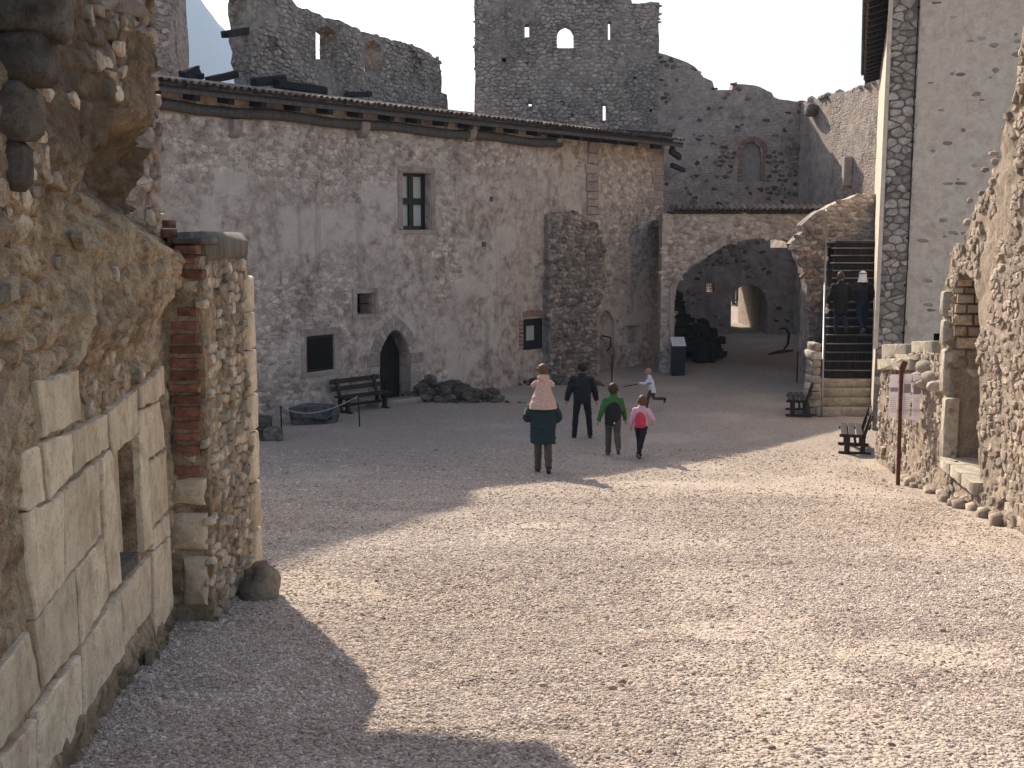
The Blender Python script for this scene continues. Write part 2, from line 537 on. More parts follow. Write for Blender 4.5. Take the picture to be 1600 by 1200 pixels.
def stone_mat(name, light, mid, dark, scale=1.0, tint_amt=.35, bump=.5, stain=.35, stain_col=(.07, .06, .055), red=0.0,
              cells=0.0, cell_scale=3.2, streak=.3, fine=1.0, bdist=.03, speck=.45, pale=0.0):
    """limestone masonry: colour grain, warm and dark patches, optional far-away stone pattern (cells)"""
    m, nt, b = new_mat(name)
    L = nt.links.new; N = nt.nodes.new
    tc = N('ShaderNodeTexCoord')
    def noise(sc, det=6, rough=.55, vec=None, dist=0.0):
        n = N('ShaderNodeTexNoise'); n.inputs['Scale'].default_value = sc; n.inputs['Detail'].default_value = det
        n.inputs['Roughness'].default_value = rough; n.inputs['Distortion'].default_value = dist
        L(vec or tc.outputs['Object'], n.inputs['Vector']); return n.outputs['Fac']
    def ramp(fac, stops):
        r = N('ShaderNodeValToRGB'); e = r.color_ramp.elements
        e[0].position, e[0].color = stops[0][0], (*stops[0][1], 1)
        e[1].position, e[1].color = stops[-1][0], (*stops[-1][1], 1)
        for p, c in stops[1:-1]:
            q = e.new(p); q.color = (*c, 1)
        L(fac, r.inputs[0]); return r.outputs[0]
    def mix(fac, a, c, mode='MIX'):
        x = N('ShaderNodeMix'); x.data_type = 'RGBA'; x.blend_type = mode
        if isinstance(fac, float): x.inputs[0].default_value = fac
        else: L(fac, x.inputs[0])
        for v, s in ((a, x.inputs[6]), (c, x.inputs[7])):
            if isinstance(v, tuple): s.default_value = (*v, 1)
            else: L(v, s)
        return x.outputs[2]
    def val(fac, a, bb, lo=.0, hi=1.0):
        r = N('ShaderNodeMapRange'); r.inputs['From Min'].default_value = a; r.inputs['From Max'].default_value = bb
        r.inputs['To Min'].default_value = lo; r.inputs['To Max'].default_value = hi; r.interpolation_type = 'SMOOTHSTEP'
        L(fac, r.inputs['Value']); return r.outputs[0]
    big = noise(.55 * scale, 7, .6)
    med = noise(3.2 * scale, 8, .65, dist=.3)
    fin = noise(22 * scale * fine, 6, .7)
    c = ramp(med, [(.37, dark), (.5, mid), (.62, light)])
    c = mix(val(big, .42, .58, 0, .5), c, ramp(fin, [(.40, mid), (.60, light)]))
    at = N('ShaderNodeAttribute'); at.attribute_name = 'tint'
    tr = val(at.outputs['Fac'], 0, 1, 1 - tint_amt, 1 + tint_amt)
    cv = N('ShaderNodeCombineColor')
    for k in range(3): L(tr, cv.inputs[k])
    c = mix(1.0, c, cv.outputs[0], 'MULTIPLY')
    # speckle
    c = mix(val(fin, .54, .66, 0, .6), c, dark)
    c = mix(val(noise(60 * scale, 3, .7), .50, .62, 0, .5), c, dark)
    c = mix(val(noise(9 * scale, 7, .7, dist=.5), .53, .60, 0, speck), c, tuple(x * .8 for x in dark))
    if red:
        rn = noise(1.7 * scale, 8, .75, dist=.6)
        c = mix(val(rn, .52, .62, 0, red), c, (.25, .12, .085))
    if pale:
        pn = val(noise(.38 * scale, 7, .62, dist=.3), .50, .56, 0, pale)
        c = mix(pn, c, ramp(fin, [(.35, tuple(x * .92 for x in light)), (.65, light)]))
    height = [med, fin]
    if cells:
        mp = N('ShaderNodeMapping'); mp.inputs['Scale'].default_value = (1, 1, 1.45)
        L(tc.outputs['Object'], mp.inputs[0])
        wv = N('ShaderNodeVectorMath'); wv.operation = 'ADD'
        dn = N('ShaderNodeTexNoise'); dn.inputs['Scale'].default_value = 4 * scale; L(tc.outputs['Object'], dn.inputs['Vector'])
        sc_ = N('ShaderNodeVectorMath'); sc_.operation = 'SCALE'; sc_.inputs['Scale'].default_value = .16
        L(dn.outputs['Color'], sc_.inputs[0]); L(mp.outputs[0], wv.inputs[0]); L(sc_.outputs[0], wv.inputs[1])
        vo = N('ShaderNodeTexVoronoi'); vo.feature = 'DISTANCE_TO_EDGE'; vo.inputs['Scale'].default_value = cell_scale
        L(wv.outputs[0], vo.inputs['Vector'])
        vc = N('ShaderNodeTexVoronoi'); vc.inputs['Scale'].default_value = cell_scale; L(wv.outputs[0], vc.inputs['Vector'])
        sep = N('ShaderNodeSeparateColor'); L(vc.outputs['Color'], sep.inputs[0])
        patch = val(noise(.45 * scale, 6, .6), .40, .58, .15, 1)
        ed = val(vo.outputs['Distance'], .015, .10, 1, 0)
        mm = N('ShaderNodeMath'); mm.operation = 'MULTIPLY'; L(ed, mm.inputs[0]); L(patch, mm.inputs[1])
        m3 = N('ShaderNodeMath'); m3.operation = 'MULTIPLY'; m3.inputs[1].default_value = cells; L(mm.outputs[0], m3.inputs[0])
        stn = val(sep.outputs[0], 0, 1, .62, 1.22)
        cv2 = N('ShaderNodeCombineColor')
        for k in range(3): L(stn, cv2.inputs[k])
        c2 = mix(1.0, c, cv2.outputs[0], 'MULTIPLY')
        pm = N('ShaderNodeMath'); pm.operation = 'MULTIPLY'; pm.inputs[1].default_value = cells; L(patch, pm.inputs[0])
        c = mix(pm.outputs[0], c, c2)
        c = mix(m3.outputs[0], c, tuple(x * .55 for x in dark))
        hv = N('ShaderNodeMath'); hv.operation = 'MULTIPLY'; L(val(vo.outputs['Distance'], 0, .14, 0, 1), hv.inputs[0]); L(patch, hv.inputs[1])
        cellh = hv.outputs[0]
    if streak:
        mp2 = N('ShaderNodeMapping'); mp2.inputs['Scale'].default_value = (1.6, 1.6, .16)
        L(tc.outputs['Object'], mp2.inputs[0])
        st = noise(1.2 * scale, 7, .65, vec=mp2.outputs[0])
        c = mix(val(st, .54, .70, 0, streak), c, stain_col)
    if stain:
        sn = noise(.9 * scale, 9, .7, dist=.4)
        c = mix(val(sn, .54, .70, 0, stain), c, stain_col)
    L(c, b.inputs['Base Color'])
    ad = N('ShaderNodeMath'); ad.operation = 'MULTIPLY_ADD'; ad.inputs[1].default_value = .45
    L(fin, ad.inputs[0]); L(med, ad.inputs[2])
    hh = ad.outputs[0]
    if cells:
        a2 = N('ShaderNodeMath'); a2.operation = 'MULTIPLY_ADD'; a2.inputs[1].default_value = 1.2
        L(cellh, a2.inputs[0]); L(hh, a2.inputs[2]); hh = a2.outputs[0]
    bp = N('ShaderNodeBump'); bp.inputs['Strength'].default_value = bump; bp.inputs['Distance'].default_value = bdist
    L(hh, bp.inputs['Height']); L(bp.outputs[0], b.inputs['Normal'])
    b.inputs['Roughness'].default_value = .93
    return m
# ------------------------------------------------------------------ shared materials
M_house = stone_mat('house_rubble', (.62, .54, .465), (.47, .395, .33), (.25, .20, .165), red=.20, stain=.20, tint_amt=.30, bump=.55)
M_plaster_house = stone_mat('house_render', (.58, .51, .44), (.435, .365, .305), (.22, .17, .135), red=.20, stain=.25, streak=.35, speck=.30, pale=.6, bump=.5)
M_far = stone_mat('far_rubble', (.45, .385, .33), (.34, .285, .24), (.19, .157, .13), scale=1.3, red=.12, stain=.45, cells=.45, cell_scale=4.2, bump=.9, streak=.3, bdist=.06)
M_far_stone = stone_mat('far_rubble_stone', (.48, .41, .35), (.37, .31, .26), (.22, .183, .15), scale=1.3, stain=.30, bump=.6, tint_amt=.25)
M_castle = stone_mat('castle_render', (.47, .39, .33), (.37, .30, .25), (.23, .185, .155), scale=.7, red=.18, stain=.35, cells=.10, cell_scale=4.0, bump=.6, bdist=.05)
M_dark_stone = stone_mat('dark_weathered_stone', (.15, .128, .105), (.095, .08, .066), (.05, .042, .035), stain=.3, bump=.7, tint_amt=.4)
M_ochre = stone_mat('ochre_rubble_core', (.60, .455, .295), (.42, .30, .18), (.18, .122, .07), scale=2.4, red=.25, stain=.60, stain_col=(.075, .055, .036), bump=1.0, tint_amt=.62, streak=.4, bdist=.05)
M_ochre_stone = stone_mat('ochre_stone', (.58, .48, .345), (.42, .33, .225), (.20, .15, .10), scale=2.2, red=.15, stain=.3, bump=.7, tint_amt=.4)
M_ashlar = stone_mat('dressed_limestone', (.76, .62, .43), (.65, .515, .345), (.46, .345, .22), scale=1.8, stain=.50, stain_col=(.30, .205, .13), bump=.7, tint_amt=.12, streak=.35, bdist=.012)
M_corbel = stone_mat('brown_grey_corbel_stone', (.15, .125, .095), (.10, .082, .062), (.055, .045, .035), scale=2.5, stain=.3, bump=.6, tint_amt=.2, bdist=.02)
M_right = stone_mat('warm_limestone_rubble', (.47, .395, .31), (.36, .29, .225), (.21, .165, .125), scale=1.8, red=.22, stain=.28, bump=.9, tint_amt=.34, bdist=.04)
M_right_mortar = stone_mat('warm_lime_mortar', (.44, .36, .275), (.33, .26, .195), (.20, .15, .11), scale=2.2, red=.22, stain=.25, bump=1.0, bdist=.04)
M_white = stone_mat('pale_lime_render', (.70, .59, .47), (.62, .51, .395), (.49, .39, .29), scale=1.6, stain=.45, stain_col=(.40, .325, .25), streak=.35, bump=.4, tint_amt=.06, speck=.25)
M_quoin = stone_mat('grey_rubble_quoin', (.54, .47, .39), (.41, .35, .285), (.25, .205, .165), scale=2.0, stain=.2, bump=.7, tint_amt=.33)
M_mortar_dark = stone_mat('recessed_mortar', (.28, .24, .20), (.21, .175, .145), (.12, .10, .08), scale=2.0, stain=.2, bump=.8)
M_brick = stone_mat('old_red_brick', (.34, .165, .105), (.26, .115, .075), (.15, .06, .04), scale=3, stain=.35, stain_col=(.10, .06, .045), bump=.6, tint_amt=.35)
M_step = stone_mat('step_stone', (.46, .41, .33), (.37, .32, .25), (.24, .20, .155), scale=2.0, stain=.2, bump=.5, tint_amt=.15)
M_surround = stone_mat('window_stone', (.42, .36, .32), (.34, .285, .25), (.24, .195, .17), scale=1.6, stain=.15, bump=.35, tint_amt=.15)
M_tile = stone_mat('weathered_roof_tile', (.24, .18, .14), (.165, .12, .095), (.08, .062, .052), scale=3, stain=.4, bump=.4, tint_amt=.4)
M_black_wood = wood('charred_dark_wood', (.010, .009, .009), (.035, .031, .029))
M_grey_wood = wood('weathered_grey_wood', (.055, .050, .045), (.13, .12, .11))
M_bench = wood('dark_brown_bench_wood', (.018, .013, .011), (.050, .038, .033), rough=.6)
M_step_wood = wood('dark_stair_wood', (.012, .010, .009), (.04, .034, .03), rough=.7)
M_frame = plain('black_painted_frame', (.012, .013, .016), rough=.5)
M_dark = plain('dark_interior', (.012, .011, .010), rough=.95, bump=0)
M_pane = plain('milky_window_pane', (.38, .40, .36), rough=.35, spec=.5, var=.06, bump=.02, scale=2)
M_steel = plain('galvanised_steel', (.26, .26, .27), rough=.45, metal=.6, bump=.03)
M_rust = plain('rust_red_steel', (.10, .032, .022), rough=.7, var=.3, bump=.2, scale=20)
M_panel = plain('pale_lilac_sign_panel', (.80, .74, .76), rough=.35, var=.05, bump=.02)
M_brick_pale = stone_mat('faded_brick', (.38, .24, .18), (.30, .185, .14), (.2, .125, .10), scale=3, stain=.35, bump=.5, tint_amt=.3)
M_buttress = stone_mat('weathered_buttress_rubble', (.36, .315, .27), (.25, .215, .185), (.13, .11, .095), red=.25, stain=.40, tint_amt=.45, bump=.7)
def _translucent(m, f):
    nt = m.node_tree; b = nt.nodes['Principled BSDF']; o = [n for n in nt.nodes if n.type == 'OUTPUT_MATERIAL'][0]
    t = nt.nodes.new('ShaderNodeBsdfTranslucent'); t.inputs['Color'].default_value = (.8, .76, .78, 1)
    x = nt.nodes.new('ShaderNodeMixShader'); x.inputs[0].default_value = f
    nt.links.new(b.outputs[0], x.inputs[1]); nt.links.new(t.outputs[0], x.inputs[2]); nt.links.new(x.outputs[0], o.inputs['Surface'])
_translucent(M_panel, .35)
M_print = plain('grey_print', (.33, .31, .35), rough=.5, var=.06, bump=.01)
M_navy = plain('black_blue_lectern_paint', (.012, .014, .024), rough=.45, bump=.03)
M_paper = plain('white_lectern_board', (.62, .62, .62), rough=.4, var=.04, bump=.01)
M_rope = plain('pale_rope', (.36, .32, .25), rough=.9, scale=40)
M_iron = plain('dark_iron', (.018, .017, .018), rough=.6, metal=.4)

def gravel_mat():
    m, nt, b = new_mat('gravel')
    L = nt.links.new; N = nt.nodes.new
    tc = N('ShaderNodeTexCoord')
    def noise(sc, det=6, r=.6):
        n = N('ShaderNodeTexNoise'); n.inputs['Scale'].default_value = sc; n.inputs['Detail'].default_value = det; n.inputs['Roughness'].default_value = r
        L(tc.outputs['Object'], n.inputs['Vector']); return n.outputs['Fac']
    def vor(sc):
        v = N('ShaderNodeTexVoronoi'); v.inputs['Scale'].default_value = sc; L(tc.outputs['Object'], v.inputs['Vector']); return v
    def mr(fac, a, c, lo, hi):
        r = N('ShaderNodeMapRange'); r.inputs['From Min'].default_value = a; r.inputs['From Max'].default_value = c
        r.inputs['To Min'].default_value = lo; r.inputs['To Max'].default_value = hi; L(fac, r.inputs['Value']); return r.outputs[0]
    def mix(fac, a, c, mode='MIX'):
        x = N('ShaderNodeMix'); x.data_type = 'RGBA'; x.blend_type = mode
        if isinstance(fac, float): x.inputs[0].default_value = fac
        else: L(fac, x.inputs[0])
        for v, s in ((a, x.inputs[6]), (c, x.inputs[7])):
            if isinstance(v, tuple): s.default_value = (*v, 1)
            else: L(v, s)
        return x.outputs[2]
    v1 = vor(38); v2 = vor(15)
    s1 = N('ShaderNodeSeparateColor'); L(v1.outputs['Color'], s1.inputs[0])
    s2 = N('ShaderNodeSeparateColor'); L(v2.outputs['Color'], s2.inputs[0])
    c = mix(mr(s1.outputs[0], 0, 1, 0, 1), (.31, .24, .188), (.54, .44, .352))
    c = mix(mr(s2.outputs[1], .55, 1, 0, .5), c, (.40, .33, .28))
    c = mix(mr(v1.outputs['Distance'], .35, .75, 0, .65), c, (.21, .165, .13))
    sat = N('ShaderNodeAttribute'); sat.attribute_name = 'tint'
    sad = N('ShaderNodeMath'); sad.operation = 'MULTIPLY'; L(sat.outputs['Fac'], sad.inputs[0]); L(mr(noise(9, 6, .7), .35, .6, .35, 1), sad.inputs[1])
    c = mix(mr(sad.outputs[0], 0, 1, 0, .75), c, (.50, .415, .33))
    dark = noise(1.6, 8, .7)
    c = mix(mr(dark, .55, .72, 0, .4), c, (.27, .22, .18))
    L(c, b.inputs['Base Color'])
    h = N('ShaderNodeMath'); h.operation = 'SUBTRACT'; h.inputs[0].default_value = 1; L(v1.outputs['Distance'], h.inputs[1])
    h2 = N('ShaderNodeMath'); h2.operation = 'MULTIPLY_ADD'; h2.inputs[1].default_value = -1.2; L(v2.outputs['Distance'], h2.inputs[0]); L(h.outputs[0], h2.inputs[2])
    h3 = N('ShaderNodeMath'); h3.operation = 'MULTIPLY_ADD'; h3.inputs[1].default_value = 2.5; L(noise(5, 7, .7), h3.inputs[0]); L(h2.outputs[0], h3.inputs[2])
    bp = N('ShaderNodeBump'); bp.inputs['Strength'].default_value = .8; bp.inputs['Distance'].default_value = .02
    L(h3.outputs[0], bp.inputs['Height']); L(bp.outputs[0], b.inputs['Normal'])
    b.inputs['Roughness'].default_value = .95
    return m
M_gravel = gravel_mat()

def pebble_mat():
    m, nt, b = new_mat('pebble')
    L = nt.links.new; N = nt.nodes.new
    at = N('ShaderNodeAttribute'); at.attribute_type = 'INSTANCER'; at.attribute_name = 'tint'
    r = N('ShaderNodeValToRGB'); e = r.color_ramp.elements
    e[0].position = 0; e[0].color = (.23, .17, .132, 1); e[1].position = 1; e[1].color = (.68, .575, .475, 1)
    q = e.new(.35); q.color = (.39, .308, .245, 1)
    q = e.new(.7); q.color = (.50, .405, .325, 1)
    L(at.outputs['Fac'], r.inputs[0]); L(r.outputs[0], b.inputs['Base Color'])
    b.inputs['Roughness'].default_value = .85
    return m
M_pebble = pebble_mat()

# ------------------------------------------------------------------ ground
def micro(x, y):
    return .035 * fbm(x * .9, y * .9, 3.0, 4) + .022 * fbm(x * 4.2, y * 4.2, 1.0, 3)

def sand(x, y):
    r = sstep(.10, .45, -fbm(x * .55, y * .55, 9.0, 4)) * .8
    for px, py, rx, ry in ((1450, 1020, .95, .55), (1130, 985, .5, .4), (1090, 757, 1.6, .7), (830, 820, .5, .3), (1280, 1060, .5, .25)):
        g = gp(px, py); d = np.hypot((x - g.x) / rx, (y - g.y) / ry) + .35 * fbm(x * 3, y * 3, 1.0, 3)
        r = np.maximum(r, 1 - sstep(.45, 1.15, d))
    return r

def make_ground():
    def axis(spans):
        a = []
        for lo, hi, st in spans: a += list(np.arange(lo, hi, st))
        return np.array(a)
    xs = axis([(-740, -400, 100), (-400, -60, 40), (-60, -14, 4), (-14, -5, .5), (-5, 8, .07), (8, 22, .4), (22, 60, 4), (60, 400, 40), (400, 741, 100)])
    ys = axis([(-60, -4, 4), (-4, 3, .5), (3, 18, .07), (18, 30, .14), (30, 64, .5), (64, 120, 4), (120, 400, 40), (400, 1251, 100)])
    X, Y = np.meshgrid(xs, ys)
    far = sstep(60, 140, np.hypot(X, Y))
    Z = gz(X, Y) + micro(X, Y) * (1 - far) - far * sstep(140, 900, np.hypot(X, Y)) * 60
    V = np.stack([X, Y, Z], -1).reshape(-1, 3)
    nx, ny = len(xs), len(ys)
    i = np.arange(ny - 1)[:, None] * nx + np.arange(nx - 1)[None, :]
    F = np.stack([i, i + 1, i + nx + 1, i + nx], -1).reshape(-1, 4)
    o = obj('ground', V, F, M_gravel, smooth=True, kind='structure', tint=(sand(X, Y) * (1 - far)).ravel())
    return o
make_ground()

def make_pebbles():
    pts = []; rad = []
    def band(y0, y1, dens, r):
        n = int((y1 - y0) * .5 * (y0 + y1) * 1.02 * dens)
        y = np.sqrt(RNG.uniform(y0 ** 2, y1 ** 2, n)); x = RNG.uniform(-.52, .52, n) * y
        k = (x > -2.16 - .138 * (y - 4.95) - .05) | (y > 9.8)
        k &= x < 5.95 + (y - 12.15) * .13
        d = fbm(x * .55, y * .55, 9.0, 4)
        k &= RNG.uniform(0, 1, n) < 1 - .8 * sand(x, y)
        x, y = x[k], y[k]
        z = gz(x, y) + micro(x, y)
        rr = r * .60 * RNG.lognormal(0, .36, len(x))
        pts.append(np.stack([x, y, z + rr * .0], 1)); rad.append(rr)
    band(4.3, 8, 4300, .0125)
    band(8, 12, 2300, .015)
    band(12, 17, 900, .018)
    band(17, 24, 230, .022)
    # a few larger loose stones
    n = 260
    y = RNG.uniform(5, 20, n); x = RNG.uniform(-.45, .42, n) * y
    pts.append(np.stack([x, y, gz(x, y) + micro(x, y)], 1)); rad.append(RNG.uniform(.022, .036, n))
    P = np.vstack(pts); R = np.concatenate(rad); n = len(P)
    me = bpy.data.meshes.new('gravel_pebbles')
    me.vertices.add(n)
    me.vertices.foreach_set('co', P.astype(np.float32).ravel())
    sc = me.attributes.new('psize', 'FLOAT_VECTOR', 'POINT')
    S = np.stack([R * RNG.uniform(.8, 1.5, n), R * RNG.uniform(.6, 1.1, n), R * RNG.uniform(.45, .8, n)], 1)
    sc.data.foreach_set('vector', S.astype(np.float32).ravel())
    ro = me.attributes.new('prot', 'FLOAT_VECTOR', 'POINT')
    E = np.stack([RNG.uniform(-.5, .5, n), RNG.uniform(-.5, .5, n), RNG.uniform(0, 6.28, n)], 1)
    ro.data.foreach_set('vector', E.astype(np.float32).ravel())
    tt = me.attributes.new('ptint', 'FLOAT', 'POINT')
    tt.data.foreach_set('value', np.clip(RNG.uniform(0, 1, n) + .32 * fbm(P[:, 0] * .7, P[:, 1] * 1.5, 3.0, 4) + .15 * fbm(P[:, 0] * 4, P[:, 1] * 5, 8.0, 3), 0, 1).astype(np.float32))
    o = bpy.data.objects.new('gravel_pebbles', me); COL.objects.link(o)
    o['kind'] = 'stuff'; o['label'] = 'loose pale limestone gravel covering the courtyard'
    o['category'] = 'gravel'
    ng = bpy.data.node_groups.new('scatter', 'GeometryNodeTree')
    ng.interface.new_socket('Geometry', in_out='INPUT', socket_type='NodeSocketGeometry')
    ng.interface.new_socket('Geometry', in_out='OUTPUT', socket_type='NodeSocketGeometry')
    N = ng.nodes.new; L = ng.links.new
    gi = N('NodeGroupInput'); go = N('NodeGroupOutput')
    ico = N('GeometryNodeMeshIcoSphere'); ico.inputs['Subdivisions'].default_value = 1
    sm = N('GeometryNodeSetMaterial'); sm.inputs['Material'].default_value = M_pebble
    L(ico.outputs['Mesh'], sm.inputs['Geometry'])
    ip = N('GeometryNodeInstanceOnPoints')
    L(gi.outputs[0], ip.inputs['Points']); L(sm.outputs[0], ip.inputs['Instance'])
    def attr(nm, ty):
        a = N('GeometryNodeInputNamedAttribute'); a.data_type = ty; a.inputs['Name'].default_value = nm
        return [s for s in a.outputs if s.enabled][0]
    e2r = N('FunctionNodeEulerToRotation'); L(attr('prot', 'FLOAT_VECTOR'), e2r.inputs[0]); L(e2r.outputs[0], ip.inputs['Rotation'])
    L(attr('psize', 'FLOAT_VECTOR'), ip.inputs['Scale'])
    st = N('GeometryNodeStoreNamedAttribute'); st.data_type = 'FLOAT'; st.domain = 'INSTANCE'; st.inputs['Name'].default_value = 'tint'
    L(ip.outputs[0], st.inputs['Geometry'])
    L(attr('ptint', 'FLOAT'), [s for s in st.inputs if s.name == 'Value' and s.enabled][0])
    L(st.outputs[0], go.inputs[0])
    md = o.modifiers.new('scatter', 'NODES'); md.node_group = ng
make_pebbles()

# ------------------------------------------------------------------ mountain far beyond the castle
def make_mountain():
    m, nt, b = new_mat('mountain_rock')
    b.inputs['Base Color'].default_value = (.10, .11, .10, 1)
    n = 120
    u = np.linspace(0, 1, n); v = np.linspace(0, 1, 40)
    U, V = np.meshgrid(u, v)
    Y0 = 2500.0
    # skyline through the pixels seen in the gap between the two ruins: falls to the right
    px = -100 + U * 680
    sky_y = np.interp(px, [-100, 0, 100, 200, 250, 290, 310, 330, 350, 366, 380, 420, 500, 580], [372, 250, 120, 20, -20, -45, -25, 12, 38, 60, 84, 150, 300, 372])
    top = CAMZ + (375 - sky_y) / 1700 * Y0 * (1 + 0)
    X = (px - 800) / 1700 * Y0
    Z = -60 + (top + 60) * (1 - (1 - V)) + fbm(px / 30, V * 6, 2.0, 4) * 42 * V * (1 - .6 * V)
    Yy = Y0 + 760 * V ** 1.2 - 760 + fbm(px / 50, V * 4, 5.0, 4) * 160 * (1 - V)
    Xs = X * (Yy / Y0)
    Z = CAMZ + (Z - CAMZ) * (Yy / Y0)
    # back side
    P = np.stack([Xs, Yy, Z], -1).reshape(-1, 3)
    B = np.stack([X[-1] * 1.3, np.full(n, Y0 + 800.0), np.full(n, -80.0)], -1)
    nx = n
    i = np.arange(39)[:, None] * nx + np.arange(nx - 1)[None, :]
    F = np.stack([i, i + 1, i + nx + 1, i + nx], -1).reshape(-1, 4).tolist()
    b0 = len(P)
    for k in range(n - 1): F.append((39 * n + k, 39 * n + k + 1, b0 + k + 1, b0 + k))
    obj('mountain', np.vstack([P, B]), F, m, smooth=True, kind='structure')
make_mountain()

# ------------------------------------------------------------------ hazy air
def make_haze():
    m = bpy.data.materials.new('haze_air'); m.use_nodes = True; nt = m.node_tree; nt.nodes.clear()
    o = nt.nodes.new('ShaderNodeOutputMaterial'); v = nt.nodes.new('ShaderNodeVolumePrincipled')
    v.inputs['Color'].default_value = (.62, .78, 1, 1); v.inputs['Density'].default_value = HAZE; v.inputs['Anisotropy'].default_value = .0
    nt.links.new(v.outputs[0], o.inputs['Volume'])
    v_, f_ = box_vf((0, 1650, 270), (5200, 3600, 680))
    ob = obj('haze', v_, f_, m, kind='stuff'); ob['label'] = 'bright bluish haze in front of the far mountain'; ob['category'] = 'haze'
HAZE = .0003
make_haze()
# ------------------------------------------------------------------ ruined wall close by on the left
LW = Plane((-2.16, 4.95), (-.138, .99))
def slab(pl, poly, h0, h1, bev=.012, wob=.0):
    """flat stone with a dressed face: outline poly on plane pl, from h0 out to h1"""
    cx = sum(p[0] for p in poly) / len(poly); cz = sum(p[1] for p in poly) / len(poly)
    A = 0
    n = len(poly)
    for q in range(n): A += poly[q][0] * poly[(q + 1) % n][1] - poly[(q + 1) % n][0] * poly[q][1]
    R = poly if A > 0 else poly[::-1]
    v = []; f = []
    w = [random.uniform(-wob, wob) for _ in R]
    for lev, (ins, h) in enumerate(((0, h0), (0, h1 - bev), (bev, h1))):
        for k, (a, b) in enumerate(R):
            L = math.hypot(a - cx, b - cz) + 1e-6; kk = 1 - ins / L
            v.append(pl.pt(cx + (a - cx) * kk, cz + (b - cz) * kk, h + (w[k] if lev else 0)))
    v.append(pl.pt(cx, cz, h1))
    for lev in (0, 1):
        for q in range(n):
            q2 = (q + 1) % n
            f.append((lev * n + q, lev * n + q2, (lev + 1) * n + q2, (lev + 1) * n + q))
    for q in range(n): f.append((2 * n + q, 2 * n + (q + 1) % n, 3 * n))
    if not pl.u.cross(Vector((0, 0, 1))).dot(pl.n) > 0: f = [t[::-1] for t in f]
    return v, f

def grid_wall(name, pl, s0, s1, z0, z1, st, outline, disp, mat, parent, thick, kind=None, tint=.5, tintf=None):
    S = np.arange(s0, s1 + st / 2, st); Z = np.arange(z0, z1 + st / 2, st)
    A, B = np.meshgrid(S, Z)
    H = disp(A, B)
    wx = .028 * fbm(A * 5, B * 5, 21.0, 4); wz = .028 * fbm(A * 5, B * 5, 33.0, 4)
    fl = sstep(.02, .06, np.abs(H + .012))
    nx, nz = len(S), len(Z)
    i = np.arange(nz - 1)[:, None] * nx + np.arange(nx - 1)[None, :]
    F = np.stack([i, i + 1, i + nx + 1, i + nx], -1)
    ca = (A[:-1, :-1] + A[1:, 1:]) / 2; cb = (B[:-1, :-1] + B[1:, 1:]) / 2
    jn = .05 * fbm(ca * 6, cb * 6, 2.0, 3)
    m = inpoly((ca + jn), (cb - jn), outline)
    P = pl.arr((A + wx * fl).ravel(), (B + wz * fl).ravel(), H.ravel())
    Bk = pl.arr(A.ravel(), B.ravel(), -thick + 0 * H.ravel())
    Fm = F[m]
    E = set()
    for q in Fm.tolist():
        for k in range(4): E.add((q[k], q[(k + 1) % 4]))
    off = len(P)
    sides = [(b_, a_, a_ + off, b_ + off) for a_, b_ in E if (b_, a_) not in E]
    faces = Fm.tolist() + sides
    # a back of big quads is enough: mirror only the border rows
    allf = np.array(faces)
    used = np.unique(allf); mp = -np.ones(2 * off, int); mp[used] = np.arange(len(used))
    V = np.vstack([P, Bk])[used]
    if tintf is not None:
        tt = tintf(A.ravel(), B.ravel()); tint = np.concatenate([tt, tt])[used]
    return obj(name, V, mp[allf], mat, parent, smooth=True, sharp=60, kind=kind, tint=tint)

def soft(S, Z, poly_px, pl, w):
    """soft mask of a shape given by points of the photograph on this wall"""
    P = pl.hits(poly_px)
    S = np.asarray(S); Z = np.asarray(Z)
    best = np.full(S.shape, 1e9)
    n = len(P)
    for i in range(n):
        ax, az = P[i]; bx, bz = P[(i + 1) % n]
        dx, dz = bx - ax, bz - az; L2 = dx * dx + dz * dz + 1e-9
        t = np.clip(((S - ax) * dx + (Z - az) * dz) / L2, 0, 1)
        best = np.minimum(best, np.hypot(S - ax - t * dx, Z - az - t * dz))
    sd = np.where(inpoly(S, Z, P), best, -best)
    return sstep(-w, w, sd)

WIN_PX = [(169, 716), (208, 680), (218, 868), (180, 908)]
CAV_PX = [(140, 258), (165, 222), (185, 212), (246, 225), (254, 300), (252, 352), (228, 352), (200, 335), (172, 318), (150, 290)]
ASH_PX = [(20, 705), (55, 690), (52, 600), (118, 576), (122, 655), (165, 640), (210, 600), (250, 565), (262, 960), (230, 1010), (190, 1040), (150, 1100), (100, 1195), (-40, 1330), (-60, 1120), (0, 1040), (28, 960), (20, 800)]

